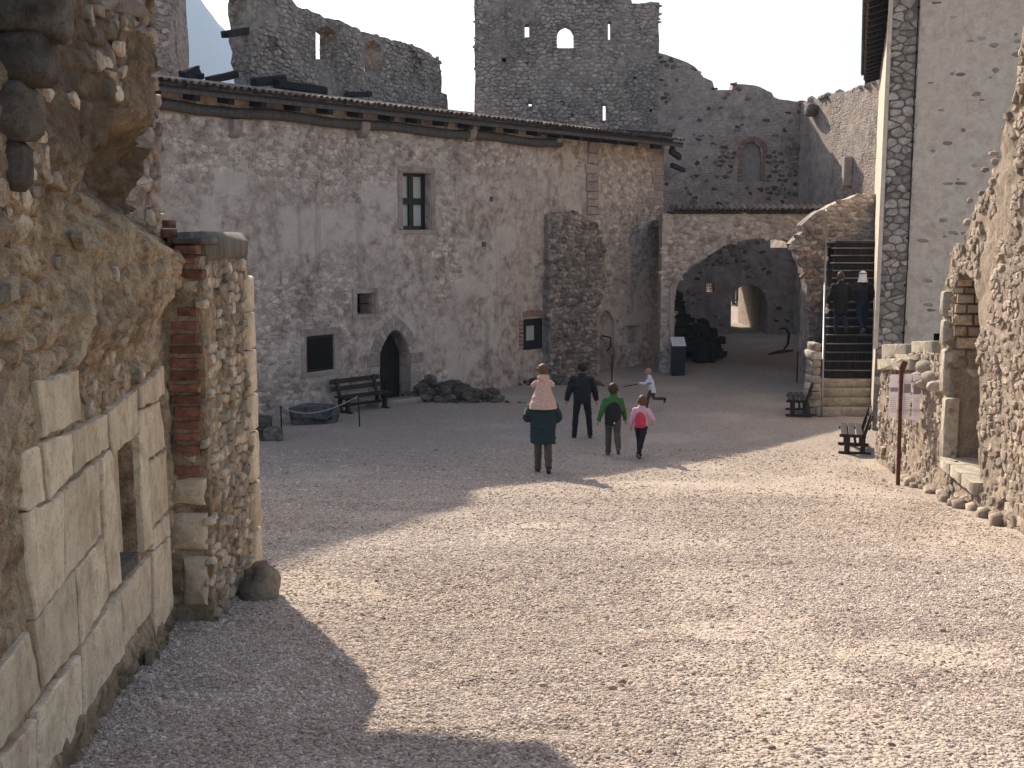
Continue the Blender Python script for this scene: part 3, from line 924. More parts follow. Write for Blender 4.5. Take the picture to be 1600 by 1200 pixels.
def left_disp(S, Z):
    S = np.asarray(S, float); Z = np.asarray(Z, float)
    ash = soft(S, Z, ASH_PX, LW, .05)
    h = .09 * fbm(S * 1.3, Z * 1.3, 4.0, 5, .55) + .045 * fbm(S * 6, Z * 6, 1.0, 5, .62) - .06 * np.abs(fbm(S * 3.5, Z * 2.2, 11.0, 5)) + .014 * fbm(S * 22, Z * 18, 4.0, 3, .7) - .03 * sstep(.25, .5, fbm(S * 9, Z * 5, 14.0, 3))
    d1, d2, r = worley(S + .05 * fbm(S * 8, Z * 8), Z, .20, .13, 3)
    stones = sstep(.04, .30, d2 - d1) * (.012 + .03 * r)
    h = h + stones * sstep(-.25, .15, fbm(S * 1.6, Z * 1.6, 8.0, 3))
    h = h * (1 - ash) + ash * (-.012 + .006 * fbm(S * 9, Z * 9, 2.0, 3))
    cav = soft(S, Z, CAV_PX, LW, .20)
    d1, d2, r = worley(S, Z, .30, .24, 9)
    h = h - cav * (.33 - .07 * sstep(.05, .5, d2 - d1) * r - .16 * fbm(S * 4, Z * 4, 6.0, 5, .6))
    led = soft(S, Z, [(120, 330), (165, 325), (205, 350), (262, 390), (262, 450), (200, 520), (110, 560), (100, 450)], LW, .14)
    h = h + led * (.13 + .05 * fbm(S * 3, Z * 3, 2.2, 4))
    up = soft(S, Z, [(90, 130), (150, 20), (240, 20), (245, 225), (165, 215), (130, 260), (95, 300)], LW, .12)
    h = h + up * .07
    rb = soft(S, Z, [(-80, 650), (20, 640), (20, 900), (0, 1040), (-80, 1100)], LW, .1)
    h = h + rb * .05
    win = soft(S, Z, WIN_PX, LW, .012)
    h = h - win * .34
    base = gz(-2.3, 4.95 + .99 * S) + .10
    h = h + .05 * (1 - sstep(0, .22, Z - base)) * (1 + fbm(S * 5, Z * 5, 3.0, 3))
    return h

lw = thing('ruined_wall', 'tall crumbling ochre wall close by on the left, with dressed blocks and a brick strip', 'wall', (-2.3, 6.5, gzf(-2.3, 6.5)))
out_px = [(-60, 1400), (-60, -160), (120, -160), (156, -40), (158, 22), (172, 30), (188, 28), (198, 46), (214, 52), (226, 66), (236, 98), (228, 118), (230, 150), (226, 172), (233, 222), (250, 232), (254, 300), (250, 345), (262, 372), (268, 392), (270, 960), (262, 1040)]
outl = LW.hits(out_px)
outl = [(max(a, -1.5), b) for a, b in outl]
outl[0] = (-1.5, 1.2); outl[1] = (-1.5, 6.8)
outl[-1] = (3.25, 1.5); outl[-2] = (3.25, outl[-2][1])
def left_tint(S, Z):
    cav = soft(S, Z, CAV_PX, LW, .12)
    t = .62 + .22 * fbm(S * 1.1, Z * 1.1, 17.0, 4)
    t = t - .45 * sstep(4.5, 5.6, Z + .5 * fbm(S * 1.5, Z * 1.5, 9.0, 3)) - .6 * cav - .5 * soft(S, Z, WIN_PX, LW, .03)  # darker upper part; hollow and blind window get shade put into the tint
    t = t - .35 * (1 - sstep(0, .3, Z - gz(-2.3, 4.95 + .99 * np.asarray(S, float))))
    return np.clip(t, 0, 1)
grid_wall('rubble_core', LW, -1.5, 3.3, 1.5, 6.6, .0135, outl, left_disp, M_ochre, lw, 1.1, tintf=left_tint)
wall('near_end', LW, [(-7, 2.0), (-1.5, 1.7), (-1.5, 6.6), (-3, 6.4), (-7, 6.6)], M_ochre, lw, step=.25, thick=1.1, disp=lambda S, Z: .1 * fbm(S * 1.3, Z * 1.3, 4.0, 4))
# dressed blocks
BLOCKS = [
    [(53, 598), (116, 577), (120, 657), (61, 685)],
    [(59, 694), (103, 675), (106, 742), (68, 782)],
    [(105, 674), (161, 647), (163, 699), (108, 741)],
    [(163, 643), (208, 607), (209, 677), (170, 711)],
    [(211, 605), (240, 580), (242, 624), (212, 638)],
    [(241, 578), (251, 570), (253, 617), (244, 623)],
    [(212, 641), (244, 626), (253, 699), (225, 720), (213, 690)],
    [(26, 712), (54, 696), (63, 784), (40, 800), (27, 796)],
    [(27, 802), (64, 787), (91, 766), (91, 910), (46, 970), (32, 900)],
    [(93, 764), (147, 718), (153, 836), (93, 909)],
    [(150, 716), (165, 702), (168, 716), (174, 800), (181, 914), (163, 932), (156, 842)],
    [(-10, 1052), (37, 986), (56, 1084), (20, 1136), (-20, 1180)],
    [(43, 974), (110, 891), (117, 1010), (61, 1076)],
    [(112, 889), (154, 841), (162, 934), (119, 1009)],
    [(50, 1112), (117, 1022), (120, 1124), (84, 1196), (52, 1250)],
    [(119, 1014), (180, 924), (187, 1022), (160, 1062), (122, 1120)],
    [(-10, 1190), (47, 1122), (50, 1250), (10, 1330)],
    [(184, 926), (230, 866), (232, 955), (190, 1012)],
    [(232, 863), (259, 838), (264, 950), (236, 1000)],
    [(209, 679), (223, 668), (232, 852), (219, 864)],
    [(226, 722), (254, 702), (257, 798), (232, 826)],
    [(233, 829), (258, 801), (260, 835), (234, 860)],
]
for q in BLOCKS:
    P = LW.hits(q)
    cx = sum(p[0] for p in P) / len(P); cz = sum(p[1] for p in P) / len(P)
    P = [(cx + (a - cx) * .985, cz + (b - cz) * .985) for a, b in P]
    P = densify(P, .07, .010)
    v, f = slab(LW, P, -.05, random.uniform(.022, .036), .010, wob=.003)
    obj('dressed_block', v, f, M_ashlar, lw, smooth=True, sharp=35, tint=random.random())
# small blind window: sill and inner jamb
P = LW.hits([(180, 893), (212, 862), (213, 880), (182, 915)])
v, f = slab(LW, densify(P, .1), -.33, .015, .01)
obj('sill', v, f, M_corbel, lw, tint=.9, smooth=True, sharp=35)
P = LW.hits([(196, 694), (208, 682), (218, 864), (205, 874)])
v, f = slab(LW, densify(P, .1), -.33, -.10, .01)
obj('inner_jamb', v, f, M_ashlar, lw, tint=.4, smooth=True, sharp=35)
# rubble stones showing on the core
def lw_keep(a, b):
    return (not inpoly(np.array([a]), np.array([b]), LW.hits(ASH_PX))[0]) and inpoly(np.array([a]), np.array([b]), [(x, y) for x, y in outl])[0] and a > -.8 and fbm(a * 1.4, b * 1.4, 12.0, 3) > .12 \
        and soft(np.array([a]), np.array([b]), CAV_PX, LW, .32)[0] < .01 and random.random() < .55
cells = stone_cells(-.8, 3.2, 1.7, 6.2, .17, .10, jit=.9, gap=.012, keep=lw_keep)
emit_stones(cells, LW, M_ochre_stone, lw, prot=.022, base=lambda S, Z: left_disp(S, Z), top_n=170)
# corbel blocks at the top left, close to the camera
for (x1, x2, y1, y2, yf) in ((90, 112, -50, 56, 4.62), (61, 89, 43, 130, 4.60), (32, 66, 122, 216, 4.58), (24, 52, 214, 297, 4.60), (-5, 12, 304, 402, 4.60)):
    d1_, d2_ = ray(x1, (y1 + y2) / 2), ray(x2, (y1 + y2) / 2)
    X = d1_.x / d1_.y * yf
    yb = min(X / (d2_.x / d2_.y), yf + .6)
    zt = CAMZ + ray(x1, y1).z / ray(x1, y1).y * yf; zb = CAMZ + ray(x1, y2).z / ray(x1, y2).y * yf
    v, f = box_vf((X - .35, (yf + yb + .08) / 2, (zt + zb) / 2), (.7, yb - yf + .02, zt - zb), bev=.035, jit=.006)
    bm = bmesh.new(); vs = [bm.verts.new(p) for p in v]
    for t in f: bm.faces.new([vs[i] for i in t])
    bmesh.ops.subdivide_edges(bm, edges=bm.edges, cuts=3, use_grid_fill=True)
    bm.verts.index_update()
    W = np.array([p.co[:] for p in bm.verts]); FF = [tuple(q.index for q in t.verts) for t in bm.faces]; bm.free()
    W += (fbm(W[:, 0] * 9 + y1, W[:, 1] * 9, W[:, 2] * 9, 3) * .014)[:, None] * np.array([1, .6, 1])
    obj('corbel_block', W, FF, M_corbel, lw, smooth=True, tint=random.random())

# pilaster with the brick strip
PFp = Plane((-2.68, 8.10), (1, -.05))
PSp = Plane((-2.295, 8.06), (-.028, 1))
zt_ = 4.66
def pf_disp(S, Z): return .012 * fbm(S * 6, Z * 6, 1.0, 4) + .008 * fbm(S * 16, Z * 16, 5.0, 3)
def ps_disp(S, Z): return .02 * fbm(S * 4, Z * 4, 7.0, 4) + .012 * fbm(S * 16, Z * 16, 5.0, 3)
wall('pilaster_front', PFp, [(-.1, 1.3), (.385, 1.3), (.385, 2.6), (.38, 4.58), (.16, 4.62), (-.02, 4.66), (-.1, 4.6)], M_ochre, lw, step=.03, thick=.25, disp=pf_disp, jit=.006)
wall('pilaster_side', PSp, [(.0, 1.3), (1.62, 1.2), (1.60, 3.0), (1.58, zt_ - .02), (.75, zt_ - .10), (.0, 4.55)], M_ochre, lw, step=.035, thick=.34, disp=ps_disp, jit=.006)
BR = [(278, 305, 383, 397), (284, 305, 403, 413), (285, 314, 421, 435), (284, 307, 480, 493), (272, 307, 501, 514), (274, 307, 521, 535), (272, 314, 540, 551),
      (272, 308, 559, 573), (272, 311, 578, 593), (268, 311, 599, 611), (272, 311, 616, 628), (278, 313, 634, 650), (276, 312, 656, 669), (275, 311, 675, 688), (280, 311, 694, 706), (272, 313, 727, 739)]
def px_slab(pl, x1, x2, y1, y2, h0, h1, bev=.008, jit=.004, off=0):
    P = pl.hits([(x1, y2), (x2, y2), (x2, y1), (x1, y1)], off)
    P = densify(P, .06, jit)
    return slab(pl, P, h0, h1, bev, wob=.003)
for k, (x1, x2, y1, y2) in enumerate(BR):
    v, f = px_slab(PFp, x1 - 2, x2 + 5, y1, y2, -.05, random.uniform(.042, .06))
    obj('brick', v, f, M_brick, lw, smooth=True, sharp=40, tint=random.random())
for (x1, x2, y1, y2, h) in ((263, 324, 746, 788, .05), (262, 326, 800, 857, .06), (289, 327, 868, 944, .06), (284, 314, 436, 460, .03), (282, 312, 708, 724, .03)):
    v, f = px_slab(PFp, x1, x2, y1, y2, -.05, h, bev=.03, jit=.008)
    obj('dressed_block', v, f, M_ashlar, lw, smooth=True, sharp=60, tint=random.random() * .6)
for k in range(4):
    v, f = px_slab(PFp, 270 + k * 13, 282 + k * 13, 948 + random.randint(0, 5), 968, -.05, .02, bev=.01)
    obj('brick', v, f, M_brick, lw, smooth=True, tint=.1)
# side face of the pilaster: upright stones and bricks
cells = stone_cells(.02, 1.58, 1.5, 4.5, .17, .085, jit=.95, gap=.007, keep=lambda a, b: random.random() < .85)
emit_stones(cells, PSp, M_ochre_stone, lw, prot=.034, base=ps_disp, top_n=220)
cells = stone_cells(.0, .1, 1.9, 4.4, .09, .11, jit=.6, gap=.01)
# quoin blocks on the far edge
z = 1.35
while z < 4.2:
    hgt = random.uniform(.28, .5)
    v, f = slab(PSp, densify([(1.40, z), (1.63, z), (1.63, z + hgt - .02), (1.42, z + hgt - .02)], .1, .006), -.2, .055, .02, wob=.004)
    obj('quoin_block', v, f, M_ashlar, lw, smooth=True, sharp=50, tint=random.random()); z += hgt
# capstone and the bricks beside it
zc1 = PSp.hit(350, 364)[1]; zc0 = PSp.hit(350, 411)[1]
v, f = box_vf((-2.56, 8.92, (zc0 + zc1) / 2), (.54, 1.42, zc1 - zc0), bev=.05, jit=.012, rz=.03)
obj('capstone', v, f, wood('ribbed_grey_capstone', (.09, .075, .055), (.19, .16, .12), scale=(22, 22, 1.2)), lw, smooth=True, sharp=60, tint=.5)
for (x1, x2, y1, y2) in ((254, 266, 344, 356), (252, 268, 358, 372), (262, 270, 372, 384)):
    v, f = px_slab(PFp, x1, x2, y1, y2, -.12, .02)
    obj('brick', v, f, M_brick, lw, smooth=True, tint=.3)
v, f = box_vf((-2.66, 8.05, 4.46), (.3, .3, .12), bev=.03, jit=.03); obj('mortar_bed', v, f, M_ochre, lw, smooth=True)
v, f = px_slab(PFp, 271, 320, 371, 381, -.3, .06, bev=.02, jit=.01)
obj('coping_slab', v, f, M_dark_stone, lw, smooth=True, tint=1.0)

# boulder at the foot of the wall end
p = gp(412, 936)
v, f = rock_vf((p.x - .03, p.y + .05, p.z + .12), (.30, .36, .38), 8.3, rough=.30, sub=3)
tag(obj('boulder', v, f, M_ochre_stone, smooth=True, tint=.0), 'rounded brown boulder at the foot of the near left wall', 'rock')

# taller broken wall standing behind the near one, pale rubble in the top left
BP = Plane((-3.9, 11.6), (1, 0))
bw = thing('ruined_wall', 'pale rubble wall end rising behind the crumbling brown wall at the upper left', 'wall', (-4.7, 11.9, gzf(-4.7, 11.9)))
sx = BP.hit(246, 100)[0] - .21
def b_disp(S, Z): return .05 * fbm(S * 1.5, Z * 1.5, 2.0, 4) + .02 * fbm(S * 8, Z * 8, 5.0, 3)
outb = [(-3.2, .8), (sx - .02, .8), (sx, 5.6), (sx - .02, 7.29), (sx + .45, 7.31), (sx + 1.0, 7.36), (sx + 1.02, 10.8), (-.9, 11.0), (-3.2, 10.6)]  # overhang high up is added, out of view, to cast the near shadow
wall('masonry', BP, outb, M_right_mortar, bw, step=.12, thick=.6, disp=b_disp, jit=.03)
cells = stone_cells(-3.1, sx + .95, 4.5, 10.4, .26, .17, jit=.9, gap=.016, keep=lambda a, b: inpoly(np.array([a]), np.array([b]), outb)[0] and random.random() < .75)
emit_stones(cells, BP, M_right, bw, prot=.04, base=b_disp, top_n=120)
BS = Plane((BP.pt(sx, 0)[0] + .01, 11.6), (0, 1))
cells = stone_cells(.05, .58, 4.0, 7.2, .20, .16, jit=.9, gap=.016)
emit_stones(cells, BS, M_right, bw, prot=.05, top_n=40)
# ------------------------------------------------------------------ the long house
hp0 = gp(615, 629)
HP = Plane((hp0.x, hp0.y), (.685, .728))
HB = (HP.p.x + 3, HP.p.y + 3)
house = thing('stone_house', 'long rubble stone house in shade with a tiled roof, pointed dark door and black windows', 'house', (HP.p.x, HP.p.y + .0, 0))
s_r = HP.hit(1043, 400)[0]
s_l = HP.hit(175, 300)[0]
s_step = HP.hit(862, 400)[0]
ztop = HP.hit(500, 172)[1]
EAVE = HP.hit(500, 160, .55)[1]
def h_disp(S, Z):
    S = np.asarray(S, float); Z = np.asarray(Z, float)
    h = .035 * fbm(S * .7, Z * .7, 1.0, 4) + .018 * fbm(S * 3.2, Z * 3.2, 6.0, 4)
    st = sstep(s_step - .08, s_step + .10, S)
    return h - .26 * st
def H(*pts): return HP.hits(pts)
def rect(x1, y1, x2, y2): return [(x1, y2), (x2, y2), (x2, y1), (x1, y1)]
# right-hand edges carry on around the jambs, so openings are given as drawn on the face
win1 = HP.hits([(629, 359), (673, 359), (673, 271), (629, 270)])
sm1 = HP.hits([(557, 492), (584, 490), (583, 458), (557, 459)])
win0 = HP.hits([(480, 583), (523, 577), (522, 522), (479, 526)])
win2 = HP.hits([(819, 547), (847, 544), (846, 497), (818, 499)])
def arch_pts(x1, x2, ysp, ytop, yb1, yb2, n=7):
    L = [(x1, yb1), (x2, yb2), (x2, ysp)]
    xm = (x1 + x2) / 2 - 1
    for k in range(1, n): # right haunch up to the point
        t = k / n
        L.append((x2 + (xm - x2) * t ** 1.0, ysp + (ytop - ysp) * math.sin(t * math.pi / 2) ** .9))
    L.append((xm, ytop))
    for k in range(n - 1, 0, -1):
        t = k / n
        L.append((x1 + (xm - x1) * t, ysp + (ytop - ysp) * math.sin(t * math.pi / 2) ** .9))
    L.append((x1, ysp))
    return L
door = HP.hits(arch_pts(593, 641, 552, 516, 631, 629))
niche = HP.hits(arch_pts(946, 969, 503, 485, 598, 596, 5))
sq = HP.hits(rect(989, 509, 1009, 537))
ph1 = HP.hits(rect(753, 378, 760, 386)); ph2 = HP.hits(rect(765, 307, 771, 315))
outl_h = [(s_l, -.5), (s_r, -.5), (s_r, ztop + .42), (s_l, ztop + .42)]
wall('wall', HP, outl_h, M_plaster_house, house, holes=[win1, sm1, win0, win2, door, niche, sq, ph1, ph2], step=.17, thick=.62, disp=h_disp)
# dim rooms behind: end walls, back wall and a floor close the house
def hp3(s, h, z): return HP.pt(s, z, h)
mb = MB()
D = 8.2
for (sa, ha, sb, hb) in ((s_l, -D, s_r, -D), (s_l, -.62, s_l, -D), (s_r - .02, -.62, s_r - .02, -D)):
    mb.add([hp3(sa, ha, -.5), hp3(sb, hb, -.5), hp3(sb, hb, ztop + .5), hp3(sa, ha, ztop + .5)], [(0, 1, 2, 3)])
mb.build('rear_wall', M_plaster_house, house)
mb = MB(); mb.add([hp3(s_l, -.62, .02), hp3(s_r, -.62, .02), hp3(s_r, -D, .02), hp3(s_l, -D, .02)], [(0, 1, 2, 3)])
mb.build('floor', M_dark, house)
# infill behind niche, blind square and putlog holes
for nm, poly, dpt, mt in (('niche', niche, .40, M_plaster_house), ('blind_opening', sq, .48, M_plaster_house), ('putlog_hole', ph1, .5, M_dark), ('putlog_hole', ph2, .5, M_dark)):
    a0 = min(p[0] for p in poly) - .1; a1 = max(p[0] for p in poly) + .1; b0 = min(p[1] for p in poly) - .1; b1 = max(p[1] for p in poly) + .1
    v, f = slab(HP, [(a0, b0), (a1, b0), (a1, b1), (a0, b1)], -.60, -dpt, .01)
    obj(nm, v, f, mt, house)

# stones of the face
def in_any(a, b, polys, grow=.0):
    for P in polys:
        x0 = min(p[0] for p in P) - grow; x1 = max(p[0] for p in P) + grow; y0 = min(p[1] for p in P) - grow; y1 = max(p[1] for p in P) + grow
        if x0 < a < x1 and y0 < b < y1: return True
    return False
h_open = [win1, sm1, win0, win2, door, niche, sq]
h_grow = [.34, .2, .22, .16, .34, .1, .1]
s_a = HP.hit(400, 500)[0]; s_b = HP.hit(700, 400)[0]; s_c = HP.hit(850, 400)[0]
def h_mask(S, Z):
    """1 where the render has fallen off and the rubble shows"""
    S = np.asarray(S, float); Z = np.asarray(Z, float)
    n = fbm(S * .42, Z * .42, 3.3, 4)
    n = n + .35 * (1 - sstep(s_a, s_a + 5.5, S)) * (1 - .5 * sstep(3.5, 4.5, Z) * (1 - sstep(5.5, 6.5, Z)))
    n = n + .32 * sstep(ztop - 2.2, ztop - .9, Z)
    n = n + .12 * (1 - sstep(0, 2.0, Z))
    n = n - .30 * sstep(s_b - .5, s_b + 1, S) * (1 - sstep(s_c - .4, s_c + .4, S)) * (1 - sstep(ztop - 1.9, ztop - .9, Z))
    n = n + .12 * sstep(s_step, s_step + .2, S)
    return sstep(-.10, .34, n)
def h_keep(a, b):
    for P, g in zip(h_open, h_grow):
        if in_any(a, b, [P], g): return False
    if b > ztop + .30: return False
    return h_mask(np.array([a]), np.array([b]))[0] > random.uniform(.12, .5)
cells = stone_cells(s_l, s_r - .05, -.1, ztop + .4, .235, .155, jit=1.0, gap=.014, keep=lambda a, b: h_keep(a, b) and random.random() < .88)
emit_stones(cells, HP, M_house, house, prot=.022, base=h_disp, protf=lambda S, Z: .25 + .75 * h_mask(S, Z), top_n=300, sink=.04)

# dressed quoins: the edge beside the recess and the far corner
def quoins(pl, x_px, width, z0, z1, off, parent, mat=None, side=1, nm='quoin_block', wj=.18, hh=(.2, .34)):
    z = z0
    while z < z1:
        hgt = random.uniform(*hh); w = width * random.uniform(1 - wj, 1 + wj * 1.6)
        s = pl.hit(x_px, 400)[0]
        a0, a1 = (s, s + w) if side > 0 else (s - w, s)
        P = densify([(a0, z), (a1, z), (a1, z + hgt - .02), (a0, z + hgt - .02)], .15, .012)
        v, f = slab(pl, P, off - .06, off + random.uniform(.02, .05), .02, wob=.005)
        obj(nm, v, f, mat or M_surround, parent, smooth=True, sharp=45, tint=random.random()); z += hgt
quoins(HP, 941, .55, HP.hit(941, 335)[1], ztop + .3, -.21, house, side=-1, hh=(.24, .4))
quoins(HP, 1043, .62, .0, ztop + .3, -.26, house, side=-1, wj=.35)

# broken buttress standing out from the wall
but_px = [(860, 600), (936, 601), (937, 540), (934, 500), (940, 462), (952, 440), (946, 420), (951, 395), (944, 365), (936, 345), (905, 330), (863, 336)]
but = [(a, b) for a, b in HP.hits(but_px, .35)]
def but_disp(S, Z):
    return .10 * fbm(S * 1.6, Z * 1.6, 3.0, 4) + .04 * fbm(S * 6, Z * 6, 3.0, 3) - .16 * sstep(2.2, ztop - 2.2, np.asarray(Z, float)) + .30
bt = wall('buttress', HP, but, M_buttress, house, step=.13, thick=.5, disp=but_disp, jit=.04)
cells = stone_cells(min(p[0] for p in but), max(p[0] for p in but), 0, 6, .25, .15, jit=.95, gap=.016, keep=lambda a, b: inpoly(np.array([a]), np.array([b]), but)[0])
emit_stones(cells, HP, M_buttress, bt, prot=.05, base=but_disp, top_n=60)

# window surrounds, sills, leaves
def surround(poly, w, nm='window_surround', pieces=('l', 'r', 't', 'b'), mat=M_surround, h=.035):
    x0 = min(p[0] for p in poly); x1 = max(p[0] for p in poly); y0 = min(p[1] for p in poly); y1 = max(p[1] for p in poly)
    R = {'l': (x0 - w, y0, x0, y1), 'r': (x1, y0, x1 + w, y1), 't': (x0 - w, y1, x1 + w, y1 + w), 'b': (x0 - w, y0 - w * .7, x1 + w, y0)}
    for k in pieces:
        a, b, c, d = R[k]
        bs = float(h_disp(np.array([(a + c) / 2]), np.array([(b + d) / 2]))[0])
        v, f = slab(HP, densify([(a + .004, b + .004), (c - .004, b + .004), (c - .004, d - .004), (a + .004, d - .004)], .25, .008), bs - .06, bs + h, .012, wob=.003)
        obj(nm, v, f, mat, house, smooth=True, sharp=45, tint=random.random())
    return x0, x1, y0, y1
def hbar(name, x0, x1, y0, y1, h0, h1, mat, parent, tint=.5):
    v, f = slab(HP, [(x0, y0), (x1, y0), (x1, y1), (x0, y1)], h0, h1, .006)
    return obj(name, v, f, mat, parent, tint=tint)
x0, x1, y0, y1 = surround(win1, .17)
wf = hbar('window', x0, x0 + .09, y0 - .02, y1 + .02, -.34, -.26, M_frame, house)
wx1 = x1
hbar('mullion', (x0 + wx1) / 2 - .085, (x0 + wx1) / 2 + .085, y0, y1, -.34, -.245, M_frame, wf)
hbar('stile', wx1 - .12, wx1, y0, y1, -.34, -.25, M_frame, wf)
for q0, q1 in ((y0 - .02, y0 + .12), ((y0 + y1) / 2 - .09, (y0 + y1) / 2 + .10), (y1 - .10, y1 + .02)):
    hbar('rail', x0, wx1, q0, q1, -.34, -.25, M_frame, wf)
ym = (y0 + y1) / 2; xm = (x0 + wx1) / 2
for a, b in ((x0 + .05, xm), (xm, wx1 - .05)):
    for c, d in ((y0, ym), (ym, y1)):
        hbar('pane', a, b, c, d, -.33, -.315, M_pane, wf)
x0, x1, y0, y1 = surround(sm1, .15, h=.05)
hbar('grille_bar', x0, x1, (y0 + y1) / 2 - .012, (y0 + y1) / 2 + .012, -.25, -.225, M_iron, house)
x0, x1, y0, y1 = surround(win0, .19, h=.02)
wf = hbar('window', x0, x1, y0, y1, -.12, -.06, M_frame, house)
hbar('pane', x0 + .08, x1 - .08, y0 + .08, y1 - .08, -.11, -.052, plain('dark_glass', (.006, .007, .010), rough=.3, spec=.15, bump=0), wf)
x0 = min(p[0] for p in win2); x1 = max(p[0] for p in win2); y0 = min(p[1] for p in win2); y1 = max(p[1] for p in win2)
wf = hbar('window', x0, x0 + .12, y0, y1, -.10, .01, M_frame, house)
for a, b, c, d in ((x1 - .36, x1, y0, y1), (x0 + .12, x1 - .36, y0, y0 + .30), (x0 + .12, x1 - .36, y1 - .22, y1)):
    hbar('frame_board', a, b, c, d, -.10, .01, M_frame, wf)
hbar('pane', x0 + .10, x1 - .34, y0 + .28, y1 - .2, -.09, -.04, M_pane, wf)
for k in range(9):
    a = x0 - .05 + (x1 - x0 + .1) * k / 9
    v, f = slab(HP, [(a + .01, y1 + .03 + .05 * math.sin(math.pi * (k + .5) / 9)), (a + .11, y1 + .03 + .05 * math.sin(math.pi * (k + .5) / 9)), (a + .11, y1 + .23 + .06 * math.sin(math.pi * (k + .5) / 9)), (a + .01, y1 + .23 + .06 * math.sin(math.pi * (k + .5) / 9))], -.03, .03, .008)
    obj('brick', v, f, M_brick_pale, house, tint=random.random())
for k in range(8):
    for sd, (a, b) in ((0, (x0 - .2, x0 - .03)), (1, (x1 + .03, x1 + .18))):
        if sd and random.random() < .4: continue
        zz = y0 + .02 + k * (y1 - y0) / 8
        v, f = slab(HP, [(a, zz), (b, zz), (b, zz + .08), (a, zz + .08)], -.03, .028, .008)
        obj('brick', v, f, M_brick_pale, house, tint=random.random())
# pointed door with its ring of voussoirs
dx0 = min(p[0] for p in door); dx1 = max(p[0] for p in door); dy0 = min(p[1] for p in door); dy1 = max(p[1] for p in door)
v, f = slab(HP, [(dx0 - .1, dy0 - .1), (dx1 + .1, dy0 - .1), (dx1 + .1, dy1 + .1), (dx0 - .1, dy1 + .1)], -.60, -.50, .01)
dleaf = obj('door', v, f, M_black_wood, house)
for k in range(6):
    a = dx0 + (dx1 - dx0) * k / 6
    hbar('plank', a + .006, a + (dx1 - dx0) / 6 - .006, dy0, dy1, -.52, -.485, M_black_wood, dleaf)
arc = [p for p in door if p[1] > HP.hit(617, 553)[1] - .02]
ctr = ((dx0 + dx1) / 2, HP.hit(617, 560)[1])
for k in range(len(arc) - 1):
    a, b = arc[k], arc[k + 1]
    def outp(p, w=.36):
        d = Vector((p[0] - ctr[0], p[1] - ctr[1])); d.normalize(); return (p[0] + d.x * w, p[1] + d.y * w)
    A2, B2 = outp(a), outp(b)
    q = [a, A2, B2, b]
    cx = sum(p[0] for p in q) / 4; cz = sum(p[1] for p in q) / 4
    q = [(cx + (p[0] - cx) * .96, cz + (p[1] - cz) * .96) for p in q]
    bs = float(h_disp(np.array([cx]), np.array([cz]))[0])
    v, f = slab(HP, q, bs - .08, bs + .035, .012)
    obj('arch_stone', v, f, M_surround, house, smooth=True, sharp=45, tint=random.random())
z = dy0
for k in range(5):
    hh_ = (HP.hit(617, 553)[1] - dy0) / 5
    for a, b in ((dx0 - random.uniform(.3, .46), dx0), (dx1, dx1 + random.uniform(.28, .5))):
        bs = float(h_disp(np.array([a]), np.array([z]))[0])
        v, f = slab(HP, densify([(a, z), (b, z), (b, z + hh_ - .015), (a, z + hh_ - .015)], .2, .006), bs - .08, bs + .035, .012)
        obj('jamb_block', v, f, M_surround, house, smooth=True, sharp=45, tint=random.random())
    z += hh_
v, f = box_vf(((HP.pt(0, 0, 0)[0] + HP.pt((dx0 + dx1) / 2, 0, .45)[0]) / 2, 0, 0), (1, 1, 1))
c_ = HP.pt((dx0 + dx1) / 2 - .1, 0, .28)
ang = math.atan2(HP.u.y, HP.u.x)
zz = gzf(c_[0], c_[1])
v, f = box_vf((c_[0], c_[1], zz + .06), (2.0, .62, .20), rz=ang, bev=.02, jit=.01)
obj('threshold', v, f, M_step, house, smooth=True, sharp=45)

# wall plate, rafters, fascia, tiles, brackets
zp0 = HP.hit(500, 186)[1]
R_ = .13
pts = []
for k in range(30):
    s = s_l + (s_step + .3 - s_l) * k / 29
    pts.append(HP.pt(s, HP.hit(500, 190)[1] + .03 * math.sin(k * .9) + .02 * random.random(), .10 + .02 * math.sin(k)))
v, f = tube_vf(pts, [.13 + .012 * random.random() for _ in pts], 9)
obj('wall_plate', v, f, M_grey_wood, house, smooth=True)
RX = [291, 344, 394, 447, 498, 545, 594, 636, 678, 717, 753, 789, 825, 859]
sx_ = [HP.hit(x, 165)[0] for x in RX]
gap_ = (sx_[-1] - sx_[0]) / (len(sx_) - 1)
sx_ = [sx_[0] - gap_ * 2, sx_[0] - gap_] + sx_ + [sx_[-1] + gap_ * k for k in (1, 2, 3, 4)]
SLOPE = math.tan(math.radians(9))
zr = EAVE - .20
for s in sx_:
    v, f = bar_vf(HP.pt(s, zr + .0, .52), HP.pt(s, zr + 4.6 * SLOPE, -4.1), .17, .17, bev=.01)
    obj('rafter', v, f, M_black_wood, house)
s_end = s_r + .02
v, f = bar_vf(HP.pt(s_l, EAVE - .07, .56), HP.pt(s_end, EAVE - .07, .56), .05, .17, bev=.005)
obj('fascia_board', v, f, M_grey_wood, house)
